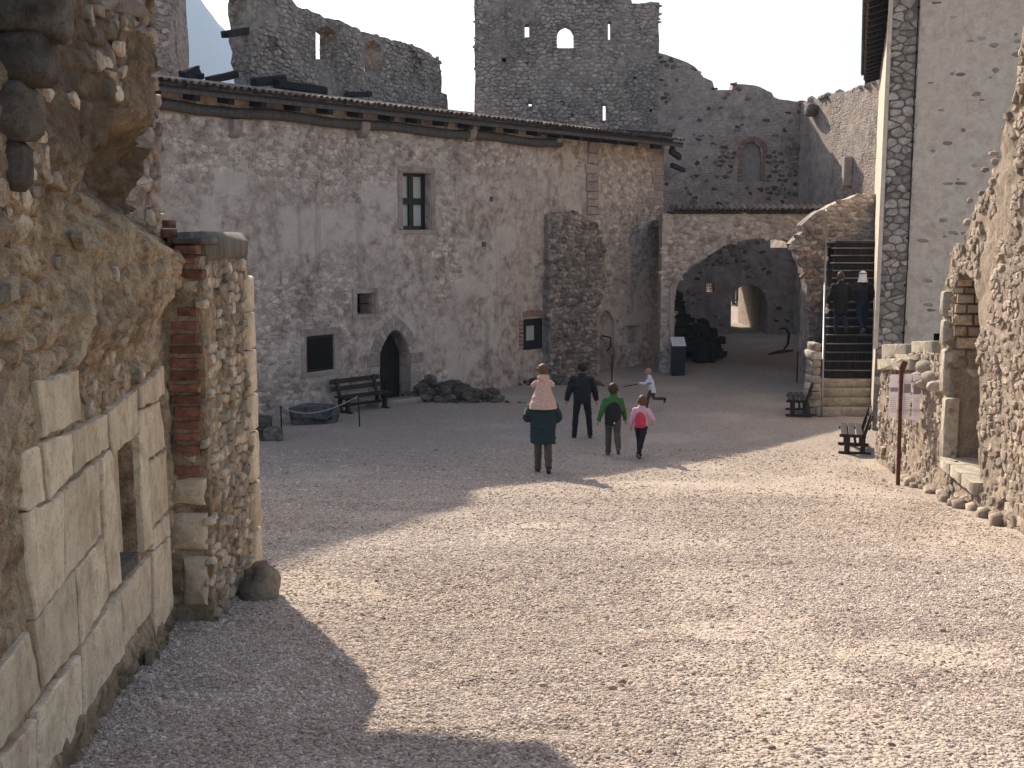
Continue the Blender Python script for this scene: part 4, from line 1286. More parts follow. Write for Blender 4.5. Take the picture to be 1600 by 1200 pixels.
# boarding under the tiles
mb = MB()
RID = 4.6
zrid = EAVE + (RID + .6) * SLOPE
for h0, z0, h1, z1 in ((.62, EAVE + .0, -RID, zrid), (-RID, zrid, -2 * RID + .2, EAVE + .1)):
    a = [hp3(s_l - .3, h0, z0), hp3(s_end, h0, z0), hp3(s_end, h1, z1), hp3(s_l - .3, h1, z1)]
    b = [(p[0], p[1], p[2] - .05) for p in a]
    mb.add(a + b, [(0, 1, 2, 3), (7, 6, 5, 4), (0, 4, 5, 1), (1, 5, 6, 2), (2, 6, 7, 3), (3, 7, 4, 0)])
mb.build('roof_boarding', M_black_wood, house)
def barrel(p0, p1, r0, r1, out, n=5, th=.016, up=1):
    """one half round tile from p0 down-slope end to p1 up-slope end"""
    p0 = Vector(p0); p1 = Vector(p1); t = (p1 - p0).normalized(); s = Vector(out).normalized(); u = s.cross(t); 
    if u.z < 0: u = -u
    V = []; F = []
    for (p, r) in ((p0, r0), (p1, r1)):
        for rr in (r, r - th):
            for k in range(n + 1):
                a = math.pi * k / n
                V.append(tuple(p + s * (rr * math.cos(a)) + u * (rr * math.sin(a) * up)))
    m = n + 1
    for k in range(n):
        F.append((k, k + 1, 2 * m + k + 1, 2 * m + k)); F.append((m + k + 1, m + k, 3 * m + k, 3 * m + k + 1))
        F.append((k + 1, k, m + k, m + k + 1))
    return V, F
mb = MB()
s = s_l - .2; k = 0
while s < s_end:
    for row in range(15):
        h0 = .70 - row * .38; h1 = h0 - .44
        if h1 < -RID - .1: break
        z0 = EAVE + .02 + (.62 - h0) * SLOPE; z1 = EAVE + .02 + (.62 - h1) * SLOPE
        j = random.uniform(-.02, .02); jz = random.uniform(0, .018)
        v, f = barrel(HP.pt(s + j, z0 + .055 + jz, h0 + random.uniform(-.03, .03)), HP.pt(s + j, z1 + .03 + jz, h1), .085, .07, HP.u, n=4)
        mb.add(v, f, random.random())
    s += .195
mb.build('roof_tiles', M_tile, house, kind='stuff', smooth=True, sharp=50)
mb = MB(); s = s_l - .1
while s < s_end:
    v, f = barrel(HP.pt(s, zrid + .07 + random.uniform(-.01, .01), -RID), HP.pt(s + .42, zrid + .06, -RID), .12, .10, HP.n, n=5); mb.add(v, f, random.random()); s += .36
mb.build('ridge_tiles', M_tile, house, kind='stuff', smooth=True, sharp=50)
for (x, y) in ((366, 201), (566, 203), (734, 210), (869, 217)):
    s, z = HP.hit(x, y, .1)
    V = []; n = 7; w = .13
    prof = [(0, .20), (.30, .20), (.30, .08)] + [(.30 * math.cos(a) + .0, .08 - .30 * math.sin(a)) for a in [math.pi / 2 * q / 5 for q in range(1, 6)]]
    for sd in (-w, w):
        for (h, dz) in prof: V.append(HP.pt(s + sd, z + dz, h))
    m = len(prof)
    F = [tuple(range(m))[::-1], tuple(range(m, 2 * m))] + [(q, (q + 1) % m, (q + 1) % m + m, q + m) for q in range(m)]
    obj('stone_bracket', V, F, M_surround, house, tint=random.random() * .5)
# sagging boards at the right end of the eaves and its broken corner timbers
for (x1, y1, x2, y2, o1, o2, w, t) in ((838, 205, 1048, 216, .5, .5, .06, .20), (862, 199, 1050, 210, .6, .6, .05, .12), (940, 214, 995, 222, .25, .3, .2, .16), (1018, 228, 1032, 229, .2, .25, .18, .2),
                                       (1046, 214, 1054, 240, .45, -.6, .14, .18), (1048, 236, 1062, 246, .3, -.5, .16, .2), (1050, 258, 1068, 266, .2, -.5, .16, .16)):
    a = HP.hit(x1, y1, o1); b = HP.hit(x2, y2, o2)
    v, f = bar_vf(HP.pt(a[0], a[1], o1), HP.pt(b[0], b[1], o2), w, t, bev=.01)
    obj('eaves_timber', v, f, M_black_wood, house)

# charred timbers lying along the ridge
TM = Plane(HP.pt(0, 0, -RID - .02)[:2], (.685, .728))
for (lab, segs) in (
    ('short stacked charred timbers lying on the roof ridge beside the left tower', [((281, 120), (318, 108), .22, .26), ((286, 124), (323, 117), .22, .18)]),
    ('charred beam end sticking up from the ridge left of the ring wall', [((322, 127), (377, 114), .2, .22)]),
    ('thick charred beam lying tilted on the ridge under the ring wall', [((393, 130), (452, 121), .24, .26)]),
    ('long charred beam lying flat on the ridge, lower end to the right', [((428, 131), (517, 141), .26, .26)]),
    ('thin charred beam lying on the ridge below the narrow slit', [((537, 149), (587, 145), .2, .18)])):
    P3 = []
    for a, b, w, t in segs:
        A_ = TM.hit(*a); B_ = TM.hit(*b)
        P3.append((TM.pt(A_[0], A_[1], .1), TM.pt(B_[0], B_[1], -.3), w, t))
    base = P3[0][0]
    mb = MB()
    for a, b, w, t in P3:
        V = []; F = []
        v, f = bar_vf(a, b, w, t, bev=.02)
        bmx = bmesh.new(); vs = [bmx.verts.new(q) for q in v]; [bmx.faces.new([vs[i] for i in q]) for q in f]
        bmesh.ops.subdivide_edges(bmx, edges=bmx.edges, cuts=2, use_grid_fill=True); bmx.verts.index_update()
        W = np.array([q.co[:] for q in bmx.verts]); FF = [tuple(e.index for e in q.verts) for q in bmx.faces]; bmx.free()
        W = W + np.stack([fbm(W[:, 0] * 4, W[:, 1] * 4, W[:, 2] * 9 + q, 3) for q in (0., 5., 9.)], 1) * .05
        mb.add(W.tolist(), FF)
    tag(mb.build('charred_timber', M_black_wood, smooth=False), lab, 'timber', 'charred timbers on the house roof')
# ------------------------------------------------------------------ ruins behind the house
def keep_in(poly, prob=1.0):
    P = poly
    return lambda a, b: inpoly(np.array([a]), np.array([b]), P)[0] and random.random() < prob
# left tower, cut off by the picture's top
TLp = Plane((-13.1, 44), (1, 0))
sr = TLp.hit(293, 60)[0] - .72
tl = thing('stone_tower', 'dark stone tower standing behind the house roof at the upper left', 'tower', (-15.5, 46, 1.0))
fd = lambda S, Z: .06 * fbm(np.asarray(S) * .8, np.asarray(Z) * .8, 5.0, 4)
wall('front_wall', TLp, [(sr - 6.4, -.5), (sr, -.5), (sr, 22.6), (sr - 2.2, 25.2), (sr - 4.2, 27.6), (sr - 6.4, 29)], M_far, tl, step=.35, thick=1.0, disp=fd, jit=.05)  # slanting top, out of view, is shaped to cast the courtyard shadow edge
TS = Plane(TLp.pt(sr - .01, 0, 0)[:2], (0, 1))
wall('side_wall', TS, [(.9, -.5), (2.6, -.5), (2.6, 22.4), (.9, 23.0)], M_far, tl, step=.5, thick=1.0, disp=fd, jit=.05)
cells = stone_cells(sr - 3.2, sr, 8, 15, .42, .24, jit=.9, gap=.03, keep=lambda a, b: random.random() < .6)
emit_stones(cells, TLp, M_far_stone, tl, prot=.05, base=fd, top_n=60)

# curved ring wall with arrow slits
RA = ray(366, 100); RB = ray(690, 100)
ya, yb = 34.0, 45.5
RP = Plane((RA.x / RA.y * ya, ya), (RB.x / RB.y * yb - RA.x / RA.y * ya, yb - ya))
rw = thing('ruined_wall', 'high curved ruin wall with two bright arrow slits behind the house roof', 'wall', (RP.p.x, RP.p.y + .6, .5))
top = [(690, 175), (690, 120), (686, 92), (665, 80), (640, 70), (600, 58), (570, 50), (545, 38), (515, 28), (488, 18), (465, 10), (446, -14), (430, -36), (405, -58), (366, -66), (366, -16), (388, -6), (386, 20), (390, 40), (387, 62), (393, 80), (390, 96), (395, 108), (397, 175)]  # jut out of view at left end added to fill the courtyard shadow
P = RP.hits(top)
P = [(P[0][0], -.5)] + P[:-1] + [(P[-1][0], -.5)]
P = P[::-1]
slits = [RP.hits([(494, 92), (527, 95), (527, 52), (512, 40), (494, 46)]), RP.hits([(569, 111), (596, 114), (596, 74), (584, 62), (569, 66)])]
rd = lambda S, Z: .07 * fbm(np.asarray(S) * .8, np.asarray(Z) * .8, 2.0, 4) + .03 * fbm(np.asarray(S) * 3, np.asarray(Z) * 3, 2.0, 3) \
    - .25 * soft(S, Z, [(637, 132), (658, 132), (656, 92), (645, 82), (636, 90)], RP, .08) - .3 * soft(S, Z, [(421, 80), (434, 80), (434, 62), (421, 62)], RP, .04)
wall('masonry', RP, P, M_far, rw, holes=slits, step=.24, thick=.75, disp=rd, jit=.05)
cells = stone_cells(P[0][0], P[-1][0] if P[-1][0] > P[0][0] else max(p[0] for p in P), 4, 12.6, .27, .17, jit=.95, gap=.03,
    keep=lambda a, b: inpoly(np.array([a]), np.array([b]), P)[0] and not in_any(a, b, slits, .15) and fbm(a * .4, b * .4, 4.0, 3) > -.12)
emit_stones(cells, RP, M_far_stone, rw, prot=.045, base=rd, top_n=200)
RP2 = Plane(RP.pt(RP.hit(689, 150)[0], 0, -1.2)[:2], (.9, .43))
wall('return_wall', RP2, [(-.6, -.5), (1.4, -.5), (1.4, RP2.hit(705, 148)[1]), (.9, RP2.hit(700, 146)[1] + .1), (-.6, RP2.hit(690, 138)[1])], M_far, rw, step=.3, thick=.6, disp=fd, jit=.05)
a = RP.hit(351, 54, .3); b = RP.hit(391, 47, -.2)
v, f = bar_vf(RP.pt(a[0], a[1], .3), RP.pt(b[0], b[1], -.2), .25, .2, bev=.02)
tag(obj('charred_timber', v, f, M_black_wood), 'charred beam poking out of the left edge of the ring wall', 'timber')

# great tower and curtain wall beyond the gate
YB = 50.0
TB = Plane((0, YB), (1, 0))
tw = thing('stone_tower', 'big square tower wall with arched window and slits open to the sky', 'tower', (2.6, YB + .5, .4))
X = lambda px, py=200: TB.hit(px, py)
sky_holes = [TB.hits(rect(820, 38, 827, 58)), TB.hits([(870, 75), (897, 75), (897, 52), (892, 43), (884, 39), (876, 43), (870, 51)]), TB.hits(rect(950, 33, 955, 62)), TB.hits(rect(826, 160, 831, 166)), TB.hits(rect(942, 163, 948, 188))]
put = [TB.hits(rect(*r)) for r in ((784, 90, 791, 97), (820, 95, 826, 101), (782, 119, 786, 123), (875, 158, 882, 165), (887, 177, 896, 184), (808, 150, 812, 154), (1015, 170, 1019, 175), (934, 100, 938, 104), (990, 120, 994, 124))]
wall('masonry', TB, [(X(742)[0], -.5), (X(1027)[0], -.5), (X(1027)[0], X(0, 4)[1]), (X(985)[0], X(0, 5)[1]), (X(984)[0], X(0, 0)[1]), (X(940)[0], X(0, -4)[1]), (X(742)[0], X(0, -8)[1])],
     M_far, tw, holes=sky_holes + put, step=.28, thick=.7, disp=lambda S, Z: .05 * fbm(np.asarray(S) * .8, np.asarray(Z) * .8, 9.0, 4), jit=.03)
for q in put:
    x0 = min(p[0] for p in q) - .05; x1 = max(p[0] for p in q) + .05; y0 = min(p[1] for p in q) - .05; y1 = max(p[1] for p in q) + .05
    v, f = slab(TB, [(x0, y0), (x1, y0), (x1, y1), (x0, y1)], -.69, -.4, .01); obj('putlog_hole', v, f, M_dark, tw)
tb_d = lambda S, Z: .05 * fbm(np.asarray(S) * .8, np.asarray(Z) * .8, 9.0, 4)
def tkeep(a, b):
    return not in_any(a, b, sky_holes, .12) and fbm(a * .35, b * .35, 7.0, 3) > -.02 - .25 * float(sstep(11, 15, b))
cells = stone_cells(X(744)[0], X(1025)[0], 8, X(0, 0)[1] - .1, .28, .17, jit=.95, gap=.02, keep=tkeep)
emit_stones(cells, TB, M_far_stone, tw, prot=.035, base=tb_d, top_n=220)
# dressed blocks about the arched window
for k in range(7):
    for sx0 in (864, 898):
        P = TB.hits([(sx0 - random.uniform(0, 4), 76 - k * 5), (sx0 + 5 + random.uniform(0, 4), 76 - k * 5), (sx0 + 5, 72 - k * 5), (sx0, 72 - k * 5)])
        v, f = slab(TB, P, -.05, .09, .015); obj('jamb_block', v, f, M_far_stone, tw, tint=random.random())

# curtain wall with the stepped, broken top, right of the tower
cw = thing('castle_wall', 'tall castle wall with broken stepped top and a brick arched window', 'wall', (8, YB + .4, .4))
CT = [(1250, 158), (1232, 156), (1210, 151), (1207, 144), (1182, 133), (1165, 131), (1147, 130), (1145, 140), (1118, 140), (1114, 126), (1100, 120), (1086, 103), (1062, 92), (1040, 84), (1027, 81)]
Pc = TB.hits(CT)
g_op = TB.hits([(1143, 528), (1201, 528), (1201, 480), (1197, 462), (1188, 450), (1175, 444), (1160, 447), (1149, 456), (1143, 470)])
g_win = TB.hits(rect(1104, 443, 1117, 457))
b_op = TB.hits(rect(1205, 372, 1234, 387))
aw = TB.hits([(1160, 283), (1191, 283), (1191, 240), (1187, 228), (1178, 221), (1167, 223), (1161, 233)])
sl = TB.hits(rect(1251, 268, 1257, 294))
g_op[0] = (g_op[0][0], -.45); g_op[1] = (g_op[1][0], -.45)
oc = [(X(1027)[0] + .01, -.5), (X(1250)[0] + 1.0, -.5), (X(1250)[0] + 1.0, Pc[0][1])] + Pc
cd = lambda S, Z: .06 * fbm(np.asarray(S) * .6, np.asarray(Z) * .6, 4.0, 4) + .02 * fbm(np.asarray(S) * 3, np.asarray(Z) * 3, 4.0, 3) - .10
CWP = Plane((0, YB + .02), (1, 0))
wall('masonry', CWP, oc, M_castle, cw, holes=[g_op, g_win, b_op, aw], step=.26, thick=1.0, disp=cd, jit=.05)
# low left part, behind the gate arch
x0 = min(p[0] for p in aw); x1 = max(p[0] for p in aw); y0 = min(p[1] for p in aw); y1 = max(p[1] for p in aw)
v, f = slab(CWP, [(x0 - .2, y0 - .2), (x1 + .2, y0 - .2), (x1 + .2, y1 + .2), (x0 - .2, y1 + .2)], -.98, -.34, .02)
obj('window_infill', v, f, stone_mat('lit_interior_render', (.50, .44, .39), (.42, .37, .33), (.3, .26, .23), bump=.4), cw)  # paler tone paints the lit interior behind the window
cc = ((x0 + x1) / 2, y1 - (x1 - x0) / 2)
for k in range(18):
    a = math.pi * (k + .5) / 18; r0 = (x1 - x0) / 2 + .02; r1 = r0 + .22
    q = [(cc[0] + r * math.cos(t), cc[1] + r * math.sin(t)) for r, t in ((r0, a - .08), (r1, a - .08), (r1, a + .08), (r0, a + .08))]
    v, f = slab(CWP, q, -.16, -.07, .008); obj('brick', v, f, M_brick_pale, cw, tint=random.random() * .7)
for k in range(16):
    for sa, sb in ((x0 - random.uniform(.12, .24), x0 - .01), (x1 + .01, x1 + random.uniform(.12, .24))):
        zz = y0 + (cc[1] - y0) * k / 16
        v, f = slab(CWP, [(sa, zz), (sb, zz), (sb, zz + .075), (sa, zz + .075)], -.16, -.07, .008); obj('brick', v, f, M_brick_pale, cw, tint=random.random() * .7)
v, f = slab(CWP, [(sl[0][0], sl[0][1]), (sl[1][0], sl[1][1]), (sl[2][0], sl[2][1]), (sl[3][0], sl[3][1])], -.2, -.03, .02); obj('pale_block', v, f, M_surround, cw, tint=.9)
# dark projecting stones scattered over the render
def ckeep(a, b):
    if in_any(a, b, [aw, g_op, b_op, g_win], .3): return False
    if not inpoly(np.array([a]), np.array([b]), oc)[0]: return False
    return random.random() < (.10 + .5 * float(sstep(.0, .4, fbm(a * .5, b * .5, 5.0, 3))))
cells = stone_cells(X(1030)[0], X(1248)[0], .6, 13.5, .30, .20, jit=.95, gap=.035, keep=ckeep)
M_cdark = stone_mat('dark_wall_stone', (.20, .165, .14), (.14, .115, .098), (.08, .066, .057), bump=.7, tint_amt=.55)
emit_stones(cells, CWP, M_cdark, cw, prot=.06, base=cd, top_n=240)
# rubble along the crest
mb = MB()
for (a, b) in densify(Pc, .32)[:-4]:
    if X(1095)[0] < a < X(1152)[0]: continue
    v, f = rock_vf((CWP.pt(a, b)[0], CWP.pt(a, b)[1] + random.uniform(.1, .8), b - .24), (random.uniform(.22, .5), .4, random.uniform(.15, .34)), random.random() * 50, sub=1); mb.add(v, f, random.random())
mb.build('crest_rubble', M_far_stone, cw, kind='stuff')
# side wall coming forward from the corner, its upper part in the sun
SWp = Plane(TB.pt(X(1250)[0], 0, 0)[:2], (.11, -1.0))
c1 = SWp.hit(1252, 160)[1]
sw_top = [(1366, 128), (1345, 136), (1325, 142), (1300, 148), (1275, 154), (1262, 158), (1251, 160)]
Ps = SWp.hits(sw_top)
Ps = [(0.0, -.5), (16.0, -.5), (16.0, Ps[0][1] + .3)] + Ps
Ps[-1] = (0.0, Ps[-1][1])
SWp_flip = SWp
sd_ = lambda S, Z: .05 * fbm(np.asarray(S) * .8, np.asarray(Z) * .8, 6.0, 4) + .03 * fbm(np.asarray(S) * 3, np.asarray(Z) * 3, 6.0, 3)
if SWp.n.x > 0: SWp.n = -SWp.n
wall('side_wall', SWp, Ps, M_castle, cw, step=.25, thick=1.0, disp=sd_, jit=.05)
mb = MB()
for (a, b) in densify(Ps[3:], .4)[:-3]:
    w = SWp.pt(a, b, -random.uniform(.0, .8))
    v, f = rock_vf((w[0], w[1], b - .02), (.4, random.uniform(.25, .5), random.uniform(.15, .34)), random.random() * 50, sub=1); mb.add(v, f, random.random())
mb.build('side_rubble', M_castle, cw, kind='stuff')
a = SWp.hit(1322, 268, .2)
v, f = box_vf((SWp.pt(a[0], 0, .15)[0], SWp.pt(a[0], 0)[1], a[1]), (.34, .36, 1.15), bev=.03); obj('stone_box', v, f, M_surround, cw, tint=.8)
a = SWp.hit(1270, 172, .1)
v, f = rock_vf((SWp.pt(a[0], 0, .15)[0], SWp.pt(a[0], 0)[1], a[1]), (.5, .9, .6), 4.0); obj('loose_block', v, f, M_dark_stone, cw, tint=.8)

# gatehouse passage behind the opening
gx0 = min(p[0] for p in g_op); gx1 = max(p[0] for p in g_op); gt = max(p[1] for p in g_op)
gh = thing('gate_passage', 'short walled passage behind the inner gate opening', 'passage', ((gx0 + gx1) / 2, YB + 4, .4))
mb = MB()
for a, b in ((gx0 - .75, gx0 - .02), (gx1 + .02, gx1 + .9)):
    v, f = box_vf(((a + b) / 2, YB + 4.1, 1.8), (b - a, 6.0, 3.6), bev=.05); mb.add(v, f)
mb.build('side_walls', M_castle, gh)
v, f = box_vf(((gx0 + gx1) / 2, YB + 4.1, gt + .5), (gx1 - gx0 + 2.2, 6.0, .9), bev=.05)
obj('ceiling', v, f, M_castle, gh)
# barred opening
wx0 = min(p[0] for p in g_win); wx1 = max(p[0] for p in g_win); wy0 = min(p[1] for p in g_win); wy1 = max(p[1] for p in g_win)
gr = MB()
for k in (1, 2):
    v, f = bar_vf((wx0 + (wx1 - wx0) * k / 3, YB + .6, wy0), (wx0 + (wx1 - wx0) * k / 3, YB + .6, wy1), .025, .025, up=(0, 1, 0)); gr.add(v, f)
    v, f = bar_vf((wx0, YB + .6, wy0 + (wy1 - wy0) * k / 3), (wx1, YB + .6, wy0 + (wy1 - wy0) * k / 3), .025, .025); gr.add(v, f)
gr.build('window_grille', M_iron, cw)
# sunlit bank and a wooden gate seen through the passage
bk = MB()
XX, ZZ = np.meshgrid(np.linspace(0, 12, 60), np.linspace(0, 1, 24))
px_ = ray(1176, 480); bx = px_.x / px_.y * 60
Vv = np.stack([bx + 1.1 + ZZ * 3.6 - XX * .12 + .35 * fbm(XX * 1.2, ZZ * 4, 3.0, 4), 57.5 + XX, gz(0 * XX, 57.5 + XX) - .2 + ZZ * 5.2 + .25 * fbm(XX, ZZ * 3, 8.0, 4)], -1).reshape(-1, 3)
i = np.arange(23)[:, None] * 60 + np.arange(59)[None, :]
F = np.stack([i, i + 1, i + 61, i + 60], -1).reshape(-1, 4)[:, ::-1]
obj('rock_bank', Vv, F, M_right_mortar, smooth=True, kind='structure')
og = thing('wooden_gate', 'small grey plank gate standing in the sun beyond the passage', 'gate', (ray(1157, 500).x / ray(1157, 500).y * 66, 66, .75))
gxw = og.location.x
for k in range(5):
    v, f = box_vf((gxw - .45 + k * .24, 66, .75 + .75), (.2, .05, 1.5), bev=.01); obj('plank', v, f, M_grey_wood, og)
for zz in (1.1, 1.9):
    v, f = box_vf((gxw, 65.94, zz), (1.3, .06, .1), bev=.01); obj('rail', v, f, M_grey_wood, og)
v, f = box_vf((gxw - .75, 66, 1.9), (.22, .25, 2.4), bev=.02); obj('gate_post', v, f, M_step, og)

# ------------------------------------------------------------------ wall with the great flat arch and its tiled coping
YG = 38.6
GP = Plane((0, YG), (1, 0))
ga = thing('arch_wall', 'rubble wall with a wide low arch and a tiled coping, in shade', 'wall', (8.2, YG + .4, 0))
Xg = lambda px, py=400: GP.hit(px, py)
zc = Xg(1150, 334)[1]
arch_px = [(1280, 600), (1279, 540), (1278, 500), (1276, 460), (1272, 425), (1262, 397), (1246, 380), (1222, 373), (1190, 372), (1165, 374), (1140, 381), (1120, 391), (1102, 403), (1085, 414), (1072, 424), (1063, 434), (1057, 448), (1054, 470), (1053, 600)]
ap = GP.hits(arch_px); ap[0] = (ap[0][0], -.4); ap[-1] = (ap[-1][0], -.4)
outg = [(Xg(1030)[0], -.5), (ap[-1][0], -.5)] 
full = [(Xg(1034)[0], -.5)] + [(ap[-1][0], -.5)] + ap[::-1][1:-1] + [(ap[0][0], -.5), (Xg(1300)[0], -.5), (Xg(1300)[0], zc), (Xg(1034)[0], zc)]
gd = lambda S, Z: .06 * fbm(np.asarray(S) * .9, np.asarray(Z) * .9, 3.0, 4) + .02 * fbm(np.asarray(S) * 4, np.asarray(Z) * 4, 3.0, 3)
wall('masonry', GP, full, M_house, ga, step=.16, thick=.9, disp=gd, jit=.015)
cells = stone_cells(Xg(1036)[0], Xg(1298)[0], 0, zc, .25, .17, jit=.95, gap=.018, keep=lambda a, b: inpoly(np.array([a]), np.array([b]), full)[0] and fbm(a * .8, b * .8, 2.0, 3) > -.18)
emit_stones(cells, GP, M_house, ga, prot=.04, base=gd, top_n=160, protf=lambda S, Z: .6 + 0 * S)
# voussoir ring along the arch
# pale jamb strip on the left
v, f = slab(GP, densify(GP.hits([(1045, 600), (1053, 600), (1053, 440), (1046, 447)]), .3, .01), -.1, .10, .02); obj('jamb_strip', v, f, M_surround, ga, tint=.9, smooth=True, sharp=40)
# coping tiles
n = 26
for k in range(n):
    x = Xg(1046 + (1288 - 1046) * (k + .5) / n)[0]
    w = (Xg(1288)[0] - Xg(1046)[0]) / n / 2
    v, f = barrel((x, YG - .20, zc + .10), (x, YG + .45, zc + .26), w * 1.02, w * .86, (1, 0, 0), n=6, th=.02)
    obj('coping_tile', v, f, M_tile, ga, smooth=True, sharp=50, tint=random.random() * .6)
    v, f = barrel((x + w, YG - .14, zc + .09), (x + w, YG + .45, zc + .25), w * .9, w * .8, (1, 0, 0), n=5, th=.02, up=-1)
    obj('coping_tile', v, f, M_tile, ga, smooth=True, sharp=50, tint=random.random() * .4)
v, f = box_vf(((Xg(1046)[0] + Xg(1288)[0]) / 2, YG + .42, zc + .04), (Xg(1288)[0] - Xg(1046)[0], .9, .10), bev=.01); obj('coping_bed', v, f, M_dark_stone, ga)
v, f = box_vf(((Xg(1040)[0] + Xg(1290)[0]) / 2 + .6, YG + 3.6, zc - .32), (Xg(1290)[0] - Xg(1040)[0] + 1.6, 5.4, .26), bev=.02); obj('added_shade_roof', v, f, M_castle, ga)  # unseen half roof added to darken the space under the arch
# black rock heap inside, left, added to stand for the wall's shadow
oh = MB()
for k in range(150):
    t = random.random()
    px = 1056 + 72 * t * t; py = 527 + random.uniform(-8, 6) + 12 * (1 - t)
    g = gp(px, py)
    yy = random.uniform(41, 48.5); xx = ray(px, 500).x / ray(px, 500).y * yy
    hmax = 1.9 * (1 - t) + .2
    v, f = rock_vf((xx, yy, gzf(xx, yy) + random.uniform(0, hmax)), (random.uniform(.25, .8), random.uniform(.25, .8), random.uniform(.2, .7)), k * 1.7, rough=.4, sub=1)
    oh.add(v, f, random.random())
tag(oh.build('rubble_heap', stone_mat('shadow_dark_rock', (.040, .034, .028), (.024, .020, .017), (.012, .010, .009), bump=.8), smooth=False), 'black heap of rocks standing for the wall shadow under the left side of the wide arch', 'rubble heap')

# ------------------------------------------------------------------ stairs
ST = thing('staircase', 'steep straight stair of dark wooden treads on four pale stone steps', 'stairs', (8.5, 27.5, 0))
g0 = gp(1328, 650)
y0s = g0.y; z0s = g0.z
def stx(px, py, y):
    d = ray(px, py); return d.x / d.y * y
NS = 21; rise = (CAMZ - .02 - z0s) / NS; run = .265
for i in range(NS):
    yk = y0s + i * run; zk = z0s + (i + 1) * rise
    dl = 0 if i < 4 else 3
    pl_, pr_ = 1277 + i * .55 + (8 if i >= 4 else 0), 1371 - i * .15
    xl, xr = stx(pl_, 600, yk), stx(pr_, 600, yk)
    if i < 4:
        v, f = box_vf(((xl + xr) / 2, yk + .2, zk - rise / 2 - .01), (xr - xl, .46, rise + .01), bev=.025, jit=.008)
        obj('stone_step', v, f, M_step, ST, smooth=True, sharp=45, tint=random.random())
    else:
        v, f = box_vf(((xl + xr) / 2, yk + .15, zk - .02), (xr - xl, .33, .045), bev=.006, jit=.002)
        st_ = obj('wooden_step', v, f, M_step_wood, ST)
        v, f = box_vf(((xl + xr) / 2, yk + .0, zk - .006), (xr - xl, .03, .024), bev=.004)
        obj('tread_highlight', v, f, M_steel, st_)  # pale strip added to paint the sunlit edge line of the tread
        v, f = box_vf(((xl + xr) / 2, yk + .06, zk - rise / 2 - .04), (xr - xl - .04, .03, rise - .03), bev=.003)
        obj('riser', v, f, M_black_wood, st_)
xlt = stx(1290, 380, y0s + NS * run); xrt = stx(1368, 380, y0s + NS * run)
v, f = box_vf(((xlt + xrt) / 2, y0s + NS * run + 1.0, CAMZ - .14), (xrt - xlt, 2.0, .12)); obj('landing', v, f, M_black_wood, ST)
# solid fill under the flight
yA, yB_ = y0s + 4 * run + .2, y0s + NS * run + 1.9
a0, a1 = stx(1287, 600, yA), stx(1370, 600, yA); b0, b1 = stx(1290, 380, yB_), stx(1368, 380, yB_)
V = [(a0, yA, -.3), (a1, yA, -.3), (b1, yB_, -.3), (b0, yB_, -.3), (a0, yA, z0s + 4 * rise - .05), (a1, yA, z0s + 4 * rise - .05), (b1, yB_, CAMZ - .25), (b0, yB_, CAMZ - .25)]
obj('under_fill', V, [(0, 1, 5, 4), (1, 2, 6, 5), (2, 3, 7, 6), (3, 0, 4, 7), (4, 5, 6, 7)], M_dark_stone, ST)
# left retaining edge in little quoins
z = gzf(8, 27)
for k in range(9):
    y_ = y0s + .1 + random.uniform(-.05, .05); xx = stx(1280, 600, y_) - .10
    v, f = box_vf((xx, y_ + .3, z + .11), (random.uniform(.2, .32), .7, .21), bev=.03, jit=.015)
    obj('edge_stone', v, f, M_quoin, ST, smooth=True, sharp=50, tint=random.random()); z += .215
# handrail
hr = thing('handrail', 'grey tubular handrail climbing along the left of the stair', 'handrail', (stx(1285, 620, y0s), y0s - .1, z0s))
p0 = Vector((stx(1283, 660, y0s - .15), y0s - .15, z0s)); p1 = p0 + Vector((.0, 0, .98))
pe = Vector((stx(1291, 330, y0s + NS * run), y0s + NS * run, CAMZ + .95))
v, f = tube_vf([p0, p0 + Vector((0, 0, .5)), p1, p1 + (pe - p1) * .03 + Vector((0, 0, .02)), pe], .028, 8); obj('rail', v, f, M_steel, hr, smooth=True)
for k in range(1, 6):
    q = p1 + (pe - p1) * (k / 5)
    v, f = tube_vf([q - Vector((0, 0, .95)), q], .018, 6); obj('post', v, f, M_steel, hr, smooth=True)
v, f = tube_vf([p0 + Vector((.02, .05, .45)), pe - Vector((-.0, 0, .5))], .012, 6); obj('lower_rail', v, f, M_steel, hr, smooth=True)

# landing wall closing the stair at the top
LWp = Plane((0, y0s + NS * run + 2.1), (1, 0))
lt = LWp.hits([(1262, 400), (1382, 400), (1382, 306), (1345, 303), (1322, 311), (1298, 320), (1285, 328), (1262, 345)])
lt[0] = (lt[0][0], -.4); lt[1] = (lt[1][0], -.4)
la = thing('rubble_wall', 'rubble wall with a sloping top closing the head of the stair', 'wall', (LWp.pt((lt[0][0] + lt[1][0]) / 2, 0)[0], LWp.p.y + .3, .3))
ld = lambda S, Z: .04 * fbm(np.asarray(S) * 1.5, np.asarray(Z) * 1.5, 3.0, 4)
wall('masonry', LWp, lt, M_house, la, step=.14, thick=.6, disp=ld, jit=.03)
cells = stone_cells(lt[0][0], lt[1][0], 3.6, 7.2, .25, .16, jit=.9, gap=.02, keep=keep_in(lt))
emit_stones(cells, LWp, M_house, la, prot=.05, base=ld, top_n=150)
